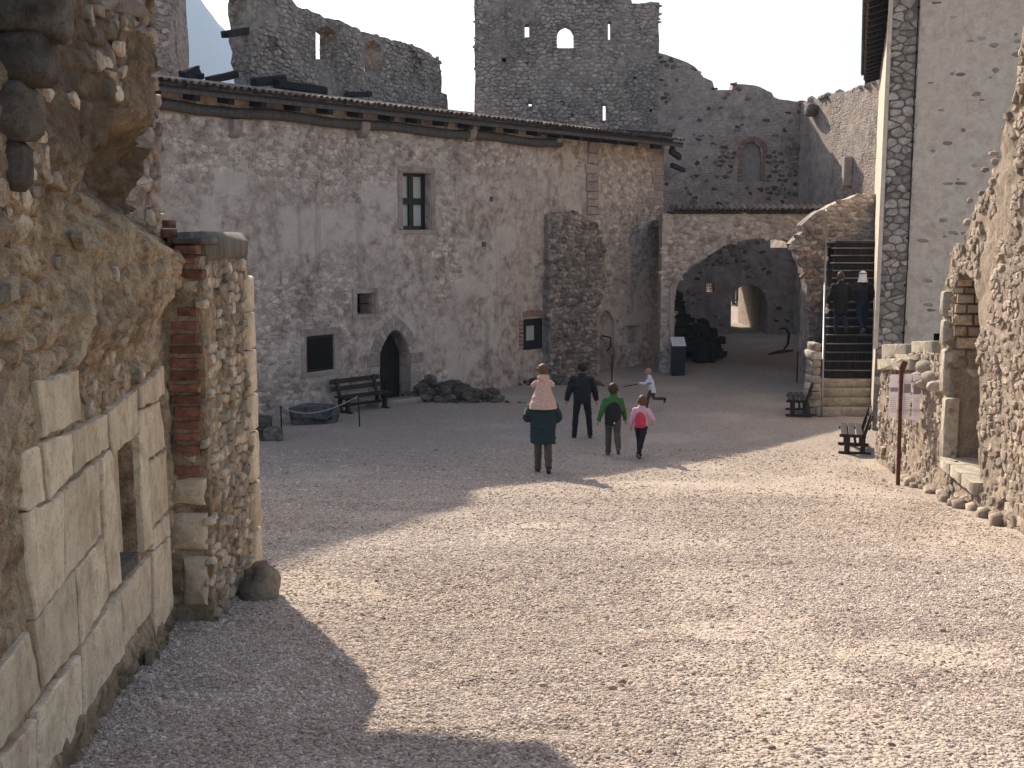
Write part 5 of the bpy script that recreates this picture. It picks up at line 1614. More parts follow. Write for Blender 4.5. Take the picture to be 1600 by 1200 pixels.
# springing of the broken arch, left of the stair
BAp = Plane((0, 33.2), (1, 0))
bpx = [(1268, 600), (1292, 600), (1292, 330), (1283, 328), (1270, 336), (1258, 346), (1252, 352), (1256, 362), (1244, 372), (1236, 381), (1244, 392), (1252, 412), (1259, 440), (1263, 470), (1265, 510)]
bp_ = BAp.hits(bpx); bp_[0] = (bp_[0][0], -.4); bp_[1] = (bp_[1][0], -.4)
ba = thing('arch_stump', 'broken rubble arch springing beside the stair, striped with red brick', 'wall', (BAp.pt(bp_[0][0] + .3, 0)[0], 33.6, .1))
bd_ = lambda S, Z: .05 * fbm(np.asarray(S) * 1.8, np.asarray(Z) * 1.8, 3.0, 4)
wall('masonry', BAp, bp_, M_buttress, ba, step=.12, thick=.6, disp=bd_, jit=.03)
cells = stone_cells(min(p[0] for p in bp_), max(p[0] for p in bp_), .2, 6.2, .26, .17, jit=.9, gap=.02, keep=keep_in(bp_))
emit_stones(cells, BAp, M_buttress, ba, prot=.06, base=bd_, top_n=110)
for (x, y, r) in ((1252, 400, -.5), (1258, 398, -.4), (1264, 397, -.3), (1256, 430, -.7), (1262, 428, -.6), (1270, 475, -.1), (1276, 475, 0), (1281, 476, 0)):
    a = BAp.hit(x, y)
    q = [(a[0] + dx * math.cos(r) - dz * math.sin(r), a[1] + dx * math.sin(r) + dz * math.cos(r)) for dx, dz in ((-.07, -.13), (.03, -.13), (.03, .13), (-.07, .13))] if r else [(a[0] - .1, a[1] - .04), (a[0] + .1, a[1] - .04), (a[0] + .1, a[1] + .04), (a[0] - .1, a[1] + .04)]
    v, f = slab(BAp, q, -.05, .075, .01); obj('brick', v, f, M_brick_pale, ba, tint=random.random())

# ------------------------------------------------------------------ pale building on the right
cb = ray(1379, 300)
yb0 = 26.6
WC = Vector((cb.x / cb.y * yb0, yb0, 0))
WF = Plane((WC.x, WC.y), (.955, -.297))
if WF.n.y > 0: WF.n = -WF.n
wb = thing('tall_building', 'tall pale rendered building with a rubble stone corner strip beside the stair', 'building', (WC.x + 2, WC.y + 1, 0))
sqx = WF.hit(1424, 300)[0]
wd = lambda S, Z: .012 * fbm(np.asarray(S) * .9, np.asarray(Z) * .9, 3.0, 3)
dr = WF.hits(rect(1459, 521, 1471, 565))
dr[0] = (dr[0][0], -.3); dr[1] = (dr[1][0], -.3)
wall('render', WF, [(sqx, -.5), (7.5, -.5), (7.5, 17.5), (sqx, 15)], M_white, wb, holes=[dr], step=.3, thick=.6, disp=wd)
v, f = slab(WF, [(dr[0][0] - .1, -.3), (dr[1][0] + .1, -.3), (dr[1][0] + .1, dr[2][1] + .1), (dr[0][0] - .1, dr[2][1] + .1)], -.58, -.3, .01); obj('door', v, f, M_black_wood, wb)
wall('corner_mortar', WF, [(0, -.5), (sqx - .01, -.5), (sqx - .01, 15), (0, 14.2)], M_mortar_dark, wb, step=.15, thick=.6, disp=lambda S, Z: .01 * fbm(np.asarray(S) * 5, np.asarray(Z) * 5, 1.0, 3) - .02)
cells = stone_cells(.02, sqx, .9, 12.6, .27, .18, jit=.95, gap=.010)
cl2 = []
for cx, cz, R in cells:
    R = [(min(max(a, .0), sqx + .02), b) for a, b in R]; cl2.append((cx, cz, R))
emit_stones(cl2, WF, M_quoin, wb, prot=.075, top_n=240, protf=lambda S, Z: .8 + 0 * S, base=lambda S, Z: -.02 + 0 * S)
# thin lime edge on the corner
zq = WF.hit(1378, 545)[1]
v, f = box_vf((WC.x - .0, WC.y + .0, (zq + 14.5) / 2), (.10, .12, 14.5 - zq), rz=-.3, bev=.01); obj('corner_edge', v, f, M_white, wb, tint=.8)
# stones left showing through the render
rs = random.Random(5)
for k in range(78):
    a = rs.uniform(sqx + .3, 3.9); b = rs.uniform(2.4, 11.2)
    w = rs.uniform(.05, .15); h_ = rs.uniform(.03, .075)
    P = [(a + w * math.cos(t) * rs.uniform(.75, 1.1), b + h_ * math.sin(t) * rs.uniform(.75, 1.1)) for t in [2 * math.pi * q / 9 for q in range(9)]]
    bs = float(wd(np.array([a]), np.array([b]))[0])
    v, f = slab(WF, P, bs - .05, bs + .004, .012)
    obj('stone', v, f, M_right_mortar if rs.random() < .6 else M_quoin, wb, smooth=True, tint=rs.random() * .8)
# lightning cable with its clips
a = WF.hit(1431, 100)[0]
v, f = tube_vf([WF.pt(a, .5, .06), WF.pt(a + .02, 4, .06), WF.pt(a, 8, .06), WF.pt(a - .01, 14, .06)], .014, 6)
cbl = tag(obj('cable', v, f, M_iron, smooth=True), 'thin dark lightning cable running down the pale building beside the stone strip', 'cable')
for yq in (12, 82, 152, 222, 298, 372, 446, 520):
    z = WF.hit(1431, yq)[1]
    v, f = box_vf(WF.pt(a, z, .05), (.06, .06, .06), bev=.01); obj('clip', v, f, M_iron, cbl)
# side wall along the stair and its eaves
SD = Plane((WC.x, WC.y), (.30, .954))
if SD.n.x > 0: SD.n = -SD.n
Ls = 14.6
zeave = CAMZ + ray(1348, 126).z / ray(1348, 126).y * 41.0
sw1 = lambda S, Z: .02 * fbm(np.asarray(S) * 1.5, np.asarray(Z) * 1.5, 3.0, 3)
wall('side_wall', SD, [(.05, -.5), (Ls, -.5), (Ls, zeave + .2), (.05, zeave + .2)], M_white, wb, step=.35, thick=.5, disp=sw1)
mb = MB()
# gable fill above the front and a roof going up to the right
q0 = SD.pt(-.5, zeave, .55); q1 = SD.pt(Ls + .3, zeave, .55)
up_ = Vector((WF.u.x, WF.u.y, 0)) * 5.5
V = [q0, q1, (q1[0] + up_.x, q1[1] + up_.y, zeave + 2.6), (q0[0] + up_.x, q0[1] + up_.y, zeave + 2.6)]
Vb = [(p[0], p[1], p[2] + .14) for p in V]
obj('roof', V + Vb, [(3, 2, 1, 0), (4, 5, 6, 7), (0, 1, 5, 4), (1, 2, 6, 5), (2, 3, 7, 6), (3, 0, 4, 7)], M_tile, wb, tint=.3)
for k in range(18):
    s = .1 + k * .85
    a = Vector(SD.pt(s, zeave - .09, .50)); b = Vector(SD.pt(s, zeave - .09 + .3, -.6))
    v, f = bar_vf(a, b, .14, .14, bev=.01); obj('rafter', v, f, M_black_wood, wb)
mb = MB(); s = -.4
while s < Ls + .3:
    a = Vector(SD.pt(s, zeave + .16, .62)); b = Vector(SD.pt(s, zeave + .36, .2))
    v, f = barrel(a, b, .09, .08, SD.u, n=4); mb.add(v, f, random.random()); s += .2
mb.build('roof_tiles', M_tile, wb, kind='stuff')
for (x, y) in ((1362, 64), (1360, 78)):
    a = SD.hit(x, y, .3)
    v, f = tube_vf([SD.pt(a[0] - .5, a[1], .42), SD.pt(a[0] + .5, a[1] - .02, .42)], .11, 10); obj('gutter_bracket', v, f, M_quoin, wb, smooth=True)

# ------------------------------------------------------------------ ruined wall near on the right, in the sun
r0 = gp(1600, 826); r1 = gp(1378, 722)
RW = Plane((r1.x, r1.y), (r0.x - r1.x, r0.y - r1.y))
if RW.n.x > 0: RW.n = -RW.n
rwl = thing('ruined_wall', 'sunlit rubble ruin wall on the right with a tall doorless opening and stone sill', 'wall', (RW.p.x + .5, RW.p.y - 3, gzf(6.5, 17)))
topp = [(1600, 60), (1597, 100), (1590, 150), (1583, 175), (1574, 205), (1566, 250), (1556, 262), (1550, 290), (1540, 296), (1531, 315), (1522, 330), (1514, 356), (1506, 384), (1492, 384), (1484, 395), (1482, 430), (1477, 470), (1473, 520), (1470, 560), (1462, 556), (1440, 552), (1432, 566), (1415, 566), (1378, 566)]
Pr = RW.hits(topp)
sN = 12.0
Pr = [(-.38, -.2)] + [(sN, 1.2), (sN, Pr[0][1] + 1.2), (Pr[0][0] + .6, Pr[0][1] + .6)] + Pr
Pr[-1] = (-.38, Pr[-1][1])
op_px = [(1484, 716), (1532, 762), (1528, 600), (1530, 470), (1524, 440), (1512, 425), (1498, 428), (1490, 450), (1487, 560)]
op = RW.hits(op_px)
def r_disp(S, Z):
    S = np.asarray(S, float); Z = np.asarray(Z, float)
    base = np.interp(S, [0, sN], [gzf(r1.x, r1.y), gzf(r0.x, r1.y - sN)])
    foot = 1 - sstep(0, .5, Z - base)
    return .08 * fbm(S * 1.1, Z * 1.1, 2.0, 4) + .055 * fbm(S * 5, Z * 5, 7.0, 4) + foot * (.08 + .10 * fbm(S * 2.5, Z * 2.5, 3.0, 3))
wall('masonry', RW, Pr, M_right_mortar, rwl, holes=[op], step=.075, thick=1.0, disp=r_disp, jit=.03)
def rk(a, b):
    return inpoly(np.array([a]), np.array([b]), Pr)[0] and not inpoly(np.array([a]), np.array([b]), op)[0]
cells = stone_cells(-.38, 9.5, .2, 8.2, .165, .115, jit=1.15, gap=.006, sharp_corners=True, keep=lambda a, b: rk(a, b) and fbm(a * 1.2, b * 1.2, 31.0, 3) > -.32 and random.random() < .86)
emit_stones(cells, RW, M_right, rwl, prot=.026, base=r_disp, top_n=300, rough=.5, sharp=32)
# blind back of the opening and its rubble reveal
x0 = min(p[0] for p in op); x1 = max(p[0] for p in op); y0 = min(p[1] for p in op); y1 = max(p[1] for p in op)
v, f = slab(RW, [(x0 - .3, y0 - .3), (x1 + .3, y0 - .3), (x1 + .3, y1 + .3), (x0 - .3, y1 + .3)], -1.2, -.78, .01); obj('back_masonry', v, f, M_right_mortar, rwl)
bkp = Plane(RW.pt(0, 0, -.78)[:2], RW.u); bkp.n = RW.n.copy()
cells = stone_cells(x0, x1 + .1, y0, y1, .2, .16, jit=.9, gap=.02); emit_stones(cells, bkp, M_right, rwl, prot=.06, top_n=40)
JP = Plane(RW.pt(RW.hit(1487, 560)[0] + .005, 0, 0)[:2], RW.n)       # far jamb, faces the camera
if JP.n.y > 0: JP.n = -JP.n
cells = []
zj = RW.hit(1487, 700)[1]
while zj < RW.hit(1487, 440)[1]:
    hh_ = random.uniform(.10, .2)
    a = -.80
    while a < -.02:
        w = random.uniform(.2, .42)
        cells.append(((a + w / 2), zj + hh_ / 2, densify([(a + .01, zj + .01), (min(a + w, 0) - .01, zj + .01), (min(a + w, 0) - .01, zj + hh_ - .01), (a + .01, zj + hh_ - .01)], .08, .008))); a += w
    zj += hh_
emit_stones(cells, JP, M_ochre_stone, rwl, prot=.035, top_n=60)
# pale upright blocks on the jamb edge
for (ya_, yb_) in ((720, 620), (618, 545), (543, 500), (497, 455)):
    a = RW.hit(1484, ya_); b = RW.hit(1484, yb_)
    v, f = slab(RW, densify([(a[0] - .26, a[1] + .02), (a[0] - .0, a[1] + .02), (a[0] - .0, b[1]), (a[0] - .22, b[1])], .1, .01), -.1, .11, .03); obj('jamb_block', v, f, M_step, rwl, smooth=True, sharp=50, tint=random.random())
# sill
sp = RW.hits([(1484, 716), (1532, 760)])
for k in range(3):
    a0 = sp[0][0] - .05 + (sp[1][0] - sp[0][0] + .2) * k / 3; a1 = sp[0][0] - .05 + (sp[1][0] - sp[0][0] + .2) * (k + 1) / 3 - .015
    zz = (sp[0][1] + sp[1][1]) / 2
    v, f = slab(RW, densify([(a0, zz - .13), (a1, zz - .13), (a1, zz + .05), (a0, zz + .05)], .12, .006), -.7, .14, .02); obj('sill_slab', v, f, M_step, rwl, smooth=True, sharp=50, tint=.9 - .2 * k)
# coping blocks and loose stones on the low part
for (x1_, x2_, ya_, yb_, h0, h1, mt) in ((1380, 1432, 561, 578, -.5, .12, M_step), (1381, 1420, 538, 560, -.5, .05, M_quoin), (1424, 1456, 533, 552, -.45, .0, M_step), (1404, 1440, 553, 562, -.4, .06, M_step)):
    P = RW.hits([(x1_, yb_), (x2_, yb_), (x2_, ya_), (x1_, ya_)])
    v, f = slab(RW, densify(P, .12, .012), h0, h1, .03, wob=.01); obj('coping_block', v, f, mt, rwl, smooth=True, sharp=50, tint=random.random())
for (x, y, sx, sz) in ((1446, 574, .34, .26), (1455, 590, .4, .24), (1443, 600, .4, .2), (1462, 604, .3, .22), (1436, 590, .26, .2)):
    a = RW.hit(x, y, .05); w = RW.pt(a[0], a[1], .0)
    v, f = rock_vf(w, (.42, sx, sz), x * .37, rough=.16); obj('loose_stone', v, f, M_quoin, rwl, smooth=True, tint=random.random() * .6)
# jagged end stones on the broken top
mb = 0
for (a, b) in densify(RW.hits(topp[:15]), .16)[:-8]:
    w = RW.pt(a, b - .03, float(r_disp(np.array([a]), np.array([b]))[0]) - random.uniform(.02, .35))
    v, f = rock_vf((w[0], w[1], w[2] - .03), (random.uniform(.09, .18), random.uniform(.10, .2), random.uniform(.08, .15)), random.random() * 90, rough=.2, sub=1)
    obj('crest_stone', v, f, M_quoin if random.random() < .5 else M_right, rwl, tint=random.random() * .7)
# foot stones
for k in range(26):
    a = random.uniform(2.5, 9); w = RW.pt(a, 0, random.uniform(.05, .2)); zz = gzf(w[0], w[1])
    v, f = rock_vf((w[0], w[1], zz + .03), (random.uniform(.15, .3), random.uniform(.15, .35), random.uniform(.12, .3)), k * 3.1, rough=.16, sub=1)
    obj('foot_stone', v, f, M_right, rwl, smooth=True, tint=random.random())
# ------------------------------------------------------------------ benches
def bench(name, label, cx, cy, rz, group, L=1.55):
    """bench whose long side runs along local x, sitter facing local -y"""
    b = thing(name, label, 'bench', (cx, cy, gzf(cx, cy)), rz, group)
    def P(nm, c, s, rx=0.0, bev=.008, par=b):
        v, f = box_vf(c, s, bev=bev, rx=rx); return obj(nm, v, f, M_bench, par, local=True)
    for k in range(3): P('seat_slat', (0, -.20 + k * .16, .45), (L, .135, .045))
    P('back_slat', (0, .36, .84), (L, .04, .13), rx=-.18)
    P('back_slat', (0, .32, .64), (L, .04, .13), rx=-.18)
    for x in (-L / 2 + .22, L / 2 - .22):
        P('leg', (x, -.13, .22), (.09, .12, .40))
        P('leg', (x, .20, .22), (.09, .10, .40))
        v, f = bar_vf((x, .20, .36), (x, .37, .92), .09, .07, bev=.006, up=(0, -1, 0)); obj('back_post', v, f, M_bench, b, local=True)
        P('seat_bearer', (x, -.02, .40), (.08, .56, .06))
        P('foot_plank', (x, .03, .025), (.11, .68, .05))
    P('stretcher', (0, .05, .20), (L - .4, .05, .07))
    return b
q = gp(1336, 706)
bench('park_bench', 'dark wooden bench in the sun against the low rubble wall, behind the rust red signpost', q.x + .05, q.y + .35, math.radians(-106), 'dark wooden courtyard benches')
q = gp(1250, 648)
bench('park_bench', 'dark wooden bench in the shade just left of the stair foot', q.x, q.y + .3, math.radians(-104), 'dark wooden courtyard benches')
q = HP.hit(549, 640); w = HP.pt(q[0], 0, .55)
bench('park_bench', 'black wooden bench against the house between the square window and the pointed door', w[0], w[1], ang, 'dark wooden courtyard benches', L=1.75)

# ------------------------------------------------------------------ signpost
q = gp(1403, 758)
sg = thing('signpost', 'rust red steel post with three narrow pale sign panels', 'sign', (q.x, q.y, q.z))
tpx = ray(1410, 566); tx = tpx.x / tpx.y * q.y; tz = CAMZ + tpx.z / tpx.y * q.y
v, f = bar_vf((q.x, q.y, q.z - .1), (tx - .01, q.y, tz - .12), .065, .045, up=(0, 1, 0), bev=.006); obj('post', v, f, M_rust, sg)
v, f = bar_vf((tx - .01, q.y, tz - .13), (tx + .04, q.y - .02, tz + .02), .10, .055, up=(0, 1, 0), bev=.006); obj('post_tip', v, f, M_rust, sg)
for k, (x1, x2, y1, y2) in enumerate(((1388, 1402, 584, 652), (1409, 1421.5, 583, 655), (1424, 1437, 585, 657))):
    a = ray((x1 + x2) / 2, (y1 + y2) / 2); cx = a.x / a.y * q.y; cz = CAMZ + a.z / a.y * q.y
    w = (x2 - x1) / 1700 * q.y * 1.0; h_ = (y2 - y1) / 1700 * q.y
    v, f = box_vf((cx, q.y - .045, cz), (w, .014, h_), bev=.005, rz=.05)
    pn = obj('sign_panel', v, f, M_panel, sg)
    for (dz, hh_) in ((.18, .20),) if k else ((.15, .1),):
        v, f = box_vf((cx, q.y - .054, cz + h_ * dz), (w * .92, .003, h_ * hh_), rz=.05); obj('print_band', v, f, M_print, pn)
    for r_ in range(9):
        v, f = box_vf((cx - w * .05, q.y - .054, cz - h_ * (.02 + .045 * r_)), (w * random.uniform(.55, .8), .003, .006), rz=.05); obj('text_line', v, f, M_print, pn)
for zz in (.28, -.22):
    v, f = bar_vf((q.x - .12, q.y - .034, cz + zz), (q.x + .40, q.y - .034, cz + zz), .02, .012, up=(0, 1, 0)); obj('cross_bar', v, f, M_rust, sg)

# ------------------------------------------------------------------ lectern before the arch
q = gp(1060, 587)
lc = thing('lectern', 'black box lectern with a white sloping board beside the wide arch', 'lectern', (q.x, q.y + .2, q.z))
w = 20 / 1700 * q.y; zt = CAMZ + ray(1060, 541).z / ray(1060, 541).y * q.y
V = []
x0, x1, yf, yb_ = q.x - w / 2, q.x + w / 2, q.y, q.y + .42
zf, zb = zt, zt + .16
V = [(x0, yf, q.z - .05), (x1, yf, q.z - .05), (x1, yb_, q.z - .05), (x0, yb_, q.z - .05), (x0, yf, zf), (x1, yf, zf), (x1, yb_, zb), (x0, yb_, zb)]
obj('body', V, [(0, 1, 5, 4), (1, 2, 6, 5), (2, 3, 7, 6), (3, 0, 4, 7), (4, 5, 6, 7), (3, 2, 1, 0)], M_navy, lc)
V = [(x0 - .02, yf - .03, zf + .004), (x1 + .02, yf - .03, zf + .004), (x1 + .02, yb_ + .02, zb + .10), (x0 - .02, yb_ + .02, zb + .10)]
V += [(a, b, c + .025) for a, b, c in V]
bd = obj('board', V, [(3, 2, 1, 0), (4, 5, 6, 7), (0, 1, 5, 4), (1, 2, 6, 5), (2, 3, 7, 6), (3, 0, 4, 7)], M_paper, lc)
for r_ in range(5):
    t = .15 + r_ * .16
    pt_ = Vector(V[4]).lerp(Vector(V[7]), t); qt = Vector(V[5]).lerp(Vector(V[6]), t)
    v, f = bar_vf(pt_.lerp(qt, .12) + Vector((0, 0, .004)), pt_.lerp(qt, .8) + Vector((0, 0, .004)), .012, .003); obj('text_line', v, f, M_print, bd)
q2 = gp(1045, 582)
v, f = box_vf((q2.x, q2.y + .3, q2.z + .55), (.26, .3, 1.15), bev=.01)
tag(obj('wooden_box', v, f, M_black_wood), 'plain black box standing in the jamb behind the lectern', 'box')

# ------------------------------------------------------------------ carved stone trough, ropes and posts
q = gp(487, 664)
tr = thing('stone_trough', 'dark carved stone trough with a broken rim by the left bench', 'trough', (q.x, q.y + .4, q.z))
TW = 78 / 1700 * q.y
def trough():
    n = 28; V = []; F = []
    c = Vector((q.x, q.y + .42, q.z))
    rings = [(.92, .92, 0.0), (1.0, 1.0, .18), (1.03, 1.0, .36), (.90, .84, .40), (.78, .70, .34), (.66, .54, .18), (.3, .25, .14)]
    for (a, b, z) in rings:
        for k in range(n):
            t = 2 * math.pi * k / n
            cx = math.copysign(abs(math.cos(t)) ** .55, math.cos(t)); sy = math.copysign(abs(math.sin(t)) ** .55, math.sin(t))
            x = cx * TW / 2 * a; y = sy * .42 * b
            zz = z
            # broken front rim at the right of centre
            if z > .3: zz -= .26 * math.exp(-((t - 4.9) / .55) ** 2) - .05 * math.exp(-((t - 1.6) / .5) ** 2)
            n_ = float(fbm(np.array([x * 4]), np.array([y * 4]), 3 + z * 5, 3)[0]) * .045
            V.append((c.x + x * (1 + n_) * math.cos(.3) - y * math.sin(.3), c.y + x * math.sin(.3) + y * math.cos(.3) * (1 + n_), c.z + zz + n_))
    for r in range(len(rings) - 1):
        for k in range(n):
            F.append((r * n + k, r * n + (k + 1) % n, (r + 1) * n + (k + 1) % n, (r + 1) * n + k))
    F.append(tuple((len(rings) - 1) * n + k for k in range(n)))
    return V, F
v, f = trough(); obj('basin', v, f, stone_mat('slate_grey_trough_stone', (.15, .145, .14), (.085, .08, .078), (.04, .038, .037), scale=2, bump=.6), tr, smooth=True, tint=.6)
for dx in (-.4, .45):
    v, f = rock_vf((q.x + dx, q.y + .2 + dx * .3, q.z + .05), (.3, .3, .2), dx * 9); obj('support_stone', v, f, M_dark_stone, tr, tint=.9)
pa = gp(440, 674); pb = gp(562, 667)
ta = Vector((pa.x, pa.y, CAMZ + ray(440, 636).z / ray(440, 636).y * pa.y)); tb_ = Vector((pb.x - .02, pb.y, CAMZ + ray(561, 619).z / ray(561, 619).y * pb.y))
for (p_, t_, lab) in ((pa, ta, 'thin iron rope post between the rubble heap and the trough'), (pb, tb_, 'thin iron rope post in front of the left bench')):
    v, f = tube_vf([(p_.x, p_.y, p_.z - .05), tuple(t_)], .018, 8)
    po = tag(obj('rope_post', v, f, M_iron, smooth=True), lab, 'post', 'thin iron rope posts')
    v, f = tube_vf([t_ + Vector((-.03, 0, -.01)), t_ + Vector((0, 0, .03)), t_ + Vector((.03, 0, -.01))], .012, 6); obj('eyelet', v, f, M_iron, po)
pts = []
for k in range(13):
    t = k / 12; p_ = ta.lerp(tb_, t); p_.z -= .32 * 4 * t * (1 - t) * (.6 + .4 * (1 - t)); pts.append(tuple(p_))
v, f = tube_vf(pts, .014, 6); tag(obj('rope', v, f, M_rope, smooth=True), 'pale rope sagging in front of the stone trough', 'rope')
for (x, y1, y2, lab) in ((956, 597, 556, 'thin iron rope post before the arched niche at the house corner'), (1245, 598, 552, 'thin iron rope post in the shade right of the wide arch')):
    p_ = gp(x, y1); zt = CAMZ + ray(x, y2).z / ray(x, y2).y * p_.y
    v, f = tube_vf([(p_.x, p_.y, p_.z - .05), (p_.x, p_.y, zt)], .022, 8)
    po = tag(obj('rope_post', v, f, M_iron, smooth=True), lab, 'post', 'thin iron rope posts')
    v, f = tube_vf([(p_.x - .04, p_.y, zt), (p_.x, p_.y, zt + .04), (p_.x + .04, p_.y, zt)], .014, 6); obj('eyelet', v, f, M_iron, po)
# rusty farm plough-like iron leaning inside the arch on the right
p_ = gp(1250, 560)
pts = [(p_.x - .35, p_.y + 2, p_.z + 1.0), (p_.x - .1, p_.y + 2, p_.z + 1.02), (p_.x + .05, p_.y + 2, p_.z + .8), (p_.x + .02, p_.y + 2, p_.z + .4), (p_.x - .2, p_.y + 2, p_.z + .03)]
v, f = tube_vf(pts, [.02, .05, .06, .05, .03], 8); tag(obj('bent_iron', v, f, M_iron, smooth=True), 'bent dark iron piece standing against the right inner side of the wide arch', 'iron')
v, f = tube_vf([(p_.x - 1.0, p_.y + 1.0, p_.z + .05), (p_.x - .5, p_.y + 1.3, p_.z + .12), (p_.x + .1, p_.y + 1.5, p_.z + .16)], [.05, .08, .04], 7); tag(obj('fallen_branch', v, f, M_dark_stone, smooth=True), 'dark low branch lying on the gravel under the wide arch', 'branch')
# iron ring lamp bracket and small hook in the corner niche
a = HP.hit(944, 540, -.1)
v, f = tube_vf([HP.pt(a[0], a[1] + .35, -.2), HP.pt(a[0] + .1, a[1] + .3, .1), HP.pt(a[0] + .12, a[1], .12), HP.pt(a[0] + .02, a[1] - .2, 0)], .03, 6)
obj('hook', v, f, M_iron, house)

# ------------------------------------------------------------------ rubble heaps
def heap(name, label, px0, px1, py, hmax, n, off, size=.4, mat=None, prof=None):
    cxy = gp((px0 + px1) / 2, py)
    t_ = thing(name, label, 'rubble heap', (cxy.x, cxy.y, cxy.z))
    items = []
    for k in range(n):
        t = random.random(); px = px0 + (px1 - px0) * t
        yy = py(t) if callable(py) else py
        g = gp(px, yy); d = random.random()
        ph = (prof(t) if prof else math.sin(math.pi * min(max(t, .05), .95)) ** .5)
        w = Vector((g.x, g.y, g.z)) - Vector((HP.n.x, HP.n.y, 0)) * (off * d)
        h_ = random.uniform(0, hmax * ph * (.35 + .65 * d))
        s = size * random.uniform(.5, 1.25)
        v, f = rock_vf((w.x, w.y, w.z + h_), (s * random.uniform(.8, 1.4), s, s * random.uniform(.5, .8)), k * 2.3 + px0, rough=.2, sub=2 if s > .3 else 1)
        obj('rock', v, f, mat or M_dark_stone, t_, tint=random.random(), smooth=False)
    mb = MB()
    for k in range(n * 2):
        t = random.random(); g = gp(px0 + (px1 - px0) * t, py)
        w = Vector((g.x, g.y, g.z)) - Vector((HP.n.x, HP.n.y, 0)) * random.uniform(-.35, off)
        s = random.uniform(.05, .14); v, f = rock_vf((w.x, w.y, w.z + s * .2), (s, s, s * .7), k * 1.3, sub=1); mb.add(v, f, random.random())
    mb.build('small_stones', mat or M_dark_stone, t_, kind='stuff')
    return t_
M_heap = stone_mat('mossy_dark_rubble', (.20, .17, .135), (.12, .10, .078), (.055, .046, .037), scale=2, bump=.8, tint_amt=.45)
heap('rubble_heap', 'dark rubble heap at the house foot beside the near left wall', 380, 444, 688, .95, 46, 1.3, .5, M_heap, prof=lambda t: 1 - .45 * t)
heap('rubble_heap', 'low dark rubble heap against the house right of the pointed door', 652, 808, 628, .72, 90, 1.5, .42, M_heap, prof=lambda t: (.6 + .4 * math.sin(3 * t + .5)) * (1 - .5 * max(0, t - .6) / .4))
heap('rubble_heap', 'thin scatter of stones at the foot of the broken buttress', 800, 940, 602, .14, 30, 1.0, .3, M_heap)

# white specks and a few odd stones on the gravel
for (x, y, s, lab) in ((838, 856, .06, 'small white stone lying on the sunlit gravel left of centre'), (1056, 914, .07, 'whitish stone lying on the gravel below centre'), (1415, 950, .05, 'small bright stone lying on the gravel at the lower right'), (1062, 921, .05, 'flat grey stone beside the whitish one on the gravel')):
    p_ = gp(x, y); v, f = rock_vf((p_.x, p_.y, p_.z + .02), (s, s * .7, s * .4), x, sub=2); tag(obj('loose_stone', v, f, M_white, smooth=True, tint=.8), lab, 'stone')
# ------------------------------------------------------------------ people
def cloth(name, col, rough=.85, sc=30): return plain(name, col, rough=rough, var=.18, scale=sc, bump=.25)
M_skin = plain('skin', (.42, .26, .19), rough=.6, var=.06)
HAIR = {'brown': cloth('brown_hair', (.050, .028, .016), .6, 60), 'auburn': cloth('auburn_hair', (.12, .058, .030), .6, 60), 'black': cloth('black_hair', (.012, .010, .009), .6, 60), 'blond': cloth('blond_hair', (.34, .22, .10), .6, 60)}

def remesh(name, chunks, mat, parent, vox=.012, smooth_it=4, fold=0.0):
    """fuse overlapping closed volumes into one continuous skin"""
    bm = bmesh.new()
    for v, f in chunks:
        vs = [bm.verts.new(p) for p in v]
        for q in f:
            try: bm.faces.new([vs[i] for i in q])
            except ValueError: pass
    bmesh.ops.recalc_face_normals(bm, faces=bm.faces)
    me = bpy.data.meshes.new(name + '_raw'); bm.to_mesh(me); bm.free()
    o = bpy.data.objects.new(name + '_raw', me); COL.objects.link(o)
    m = o.modifiers.new('r', 'REMESH'); m.mode = 'VOXEL'; m.voxel_size = vox; m.use_smooth_shade = True
    s = o.modifiers.new('s', 'SMOOTH'); s.iterations = smooth_it; s.factor = .5
    dg = bpy.context.evaluated_depsgraph_get(); dg.update()
    me2 = bpy.data.meshes.new_from_object(o.evaluated_get(dg))
    bpy.data.objects.remove(o); bpy.data.meshes.remove(me)
    me2.name = name
    if fold:
        me2.update(); nv = len(me2.vertices)
        co = np.empty(nv * 3); me2.vertices.foreach_get('co', co); co = co.reshape(-1, 3)
        no = np.array([q.vector[:] for q in me2.vertex_normals])
        d = fbm(co[:, 0] * 7 + 3 * np.sin(co[:, 2] * 5), co[:, 1] * 7, co[:, 2] * 16, 3) * fold - fold * 1.2 * np.abs(fbm(co[:, 0] * 5, co[:, 1] * 5 + 8, co[:, 2] * 11, 3))
        d = np.maximum(d, -.003)
        co = co + no * d[:, None]
        me2.vertices.foreach_set('co', co.ravel()); me2.update()
    me2.materials.clear(); me2.materials.append(mat)
    me2.polygons.foreach_set('use_smooth', [True] * len(me2.polygons))
    r = bpy.data.objects.new(name, me2); COL.objects.link(r); r.parent = parent
    return r

def ell(c, r, sub=2, rz=0.0):
    bm = bmesh.new(); bmesh.ops.create_icosphere(bm, subdivisions=sub, radius=1)
    V = [(v.co.x * r[0], v.co.y * r[1], v.co.z * r[2]) for v in bm.verts]; F = [tuple(v.index for v in f.verts) for f in bm.faces]; bm.free()
    cz, sz = math.cos(rz), math.sin(rz)
    return [(c[0] + x * cz - y * sz, c[1] + x * sz + y * cz, c[2] + z) for x, y, z in V], F

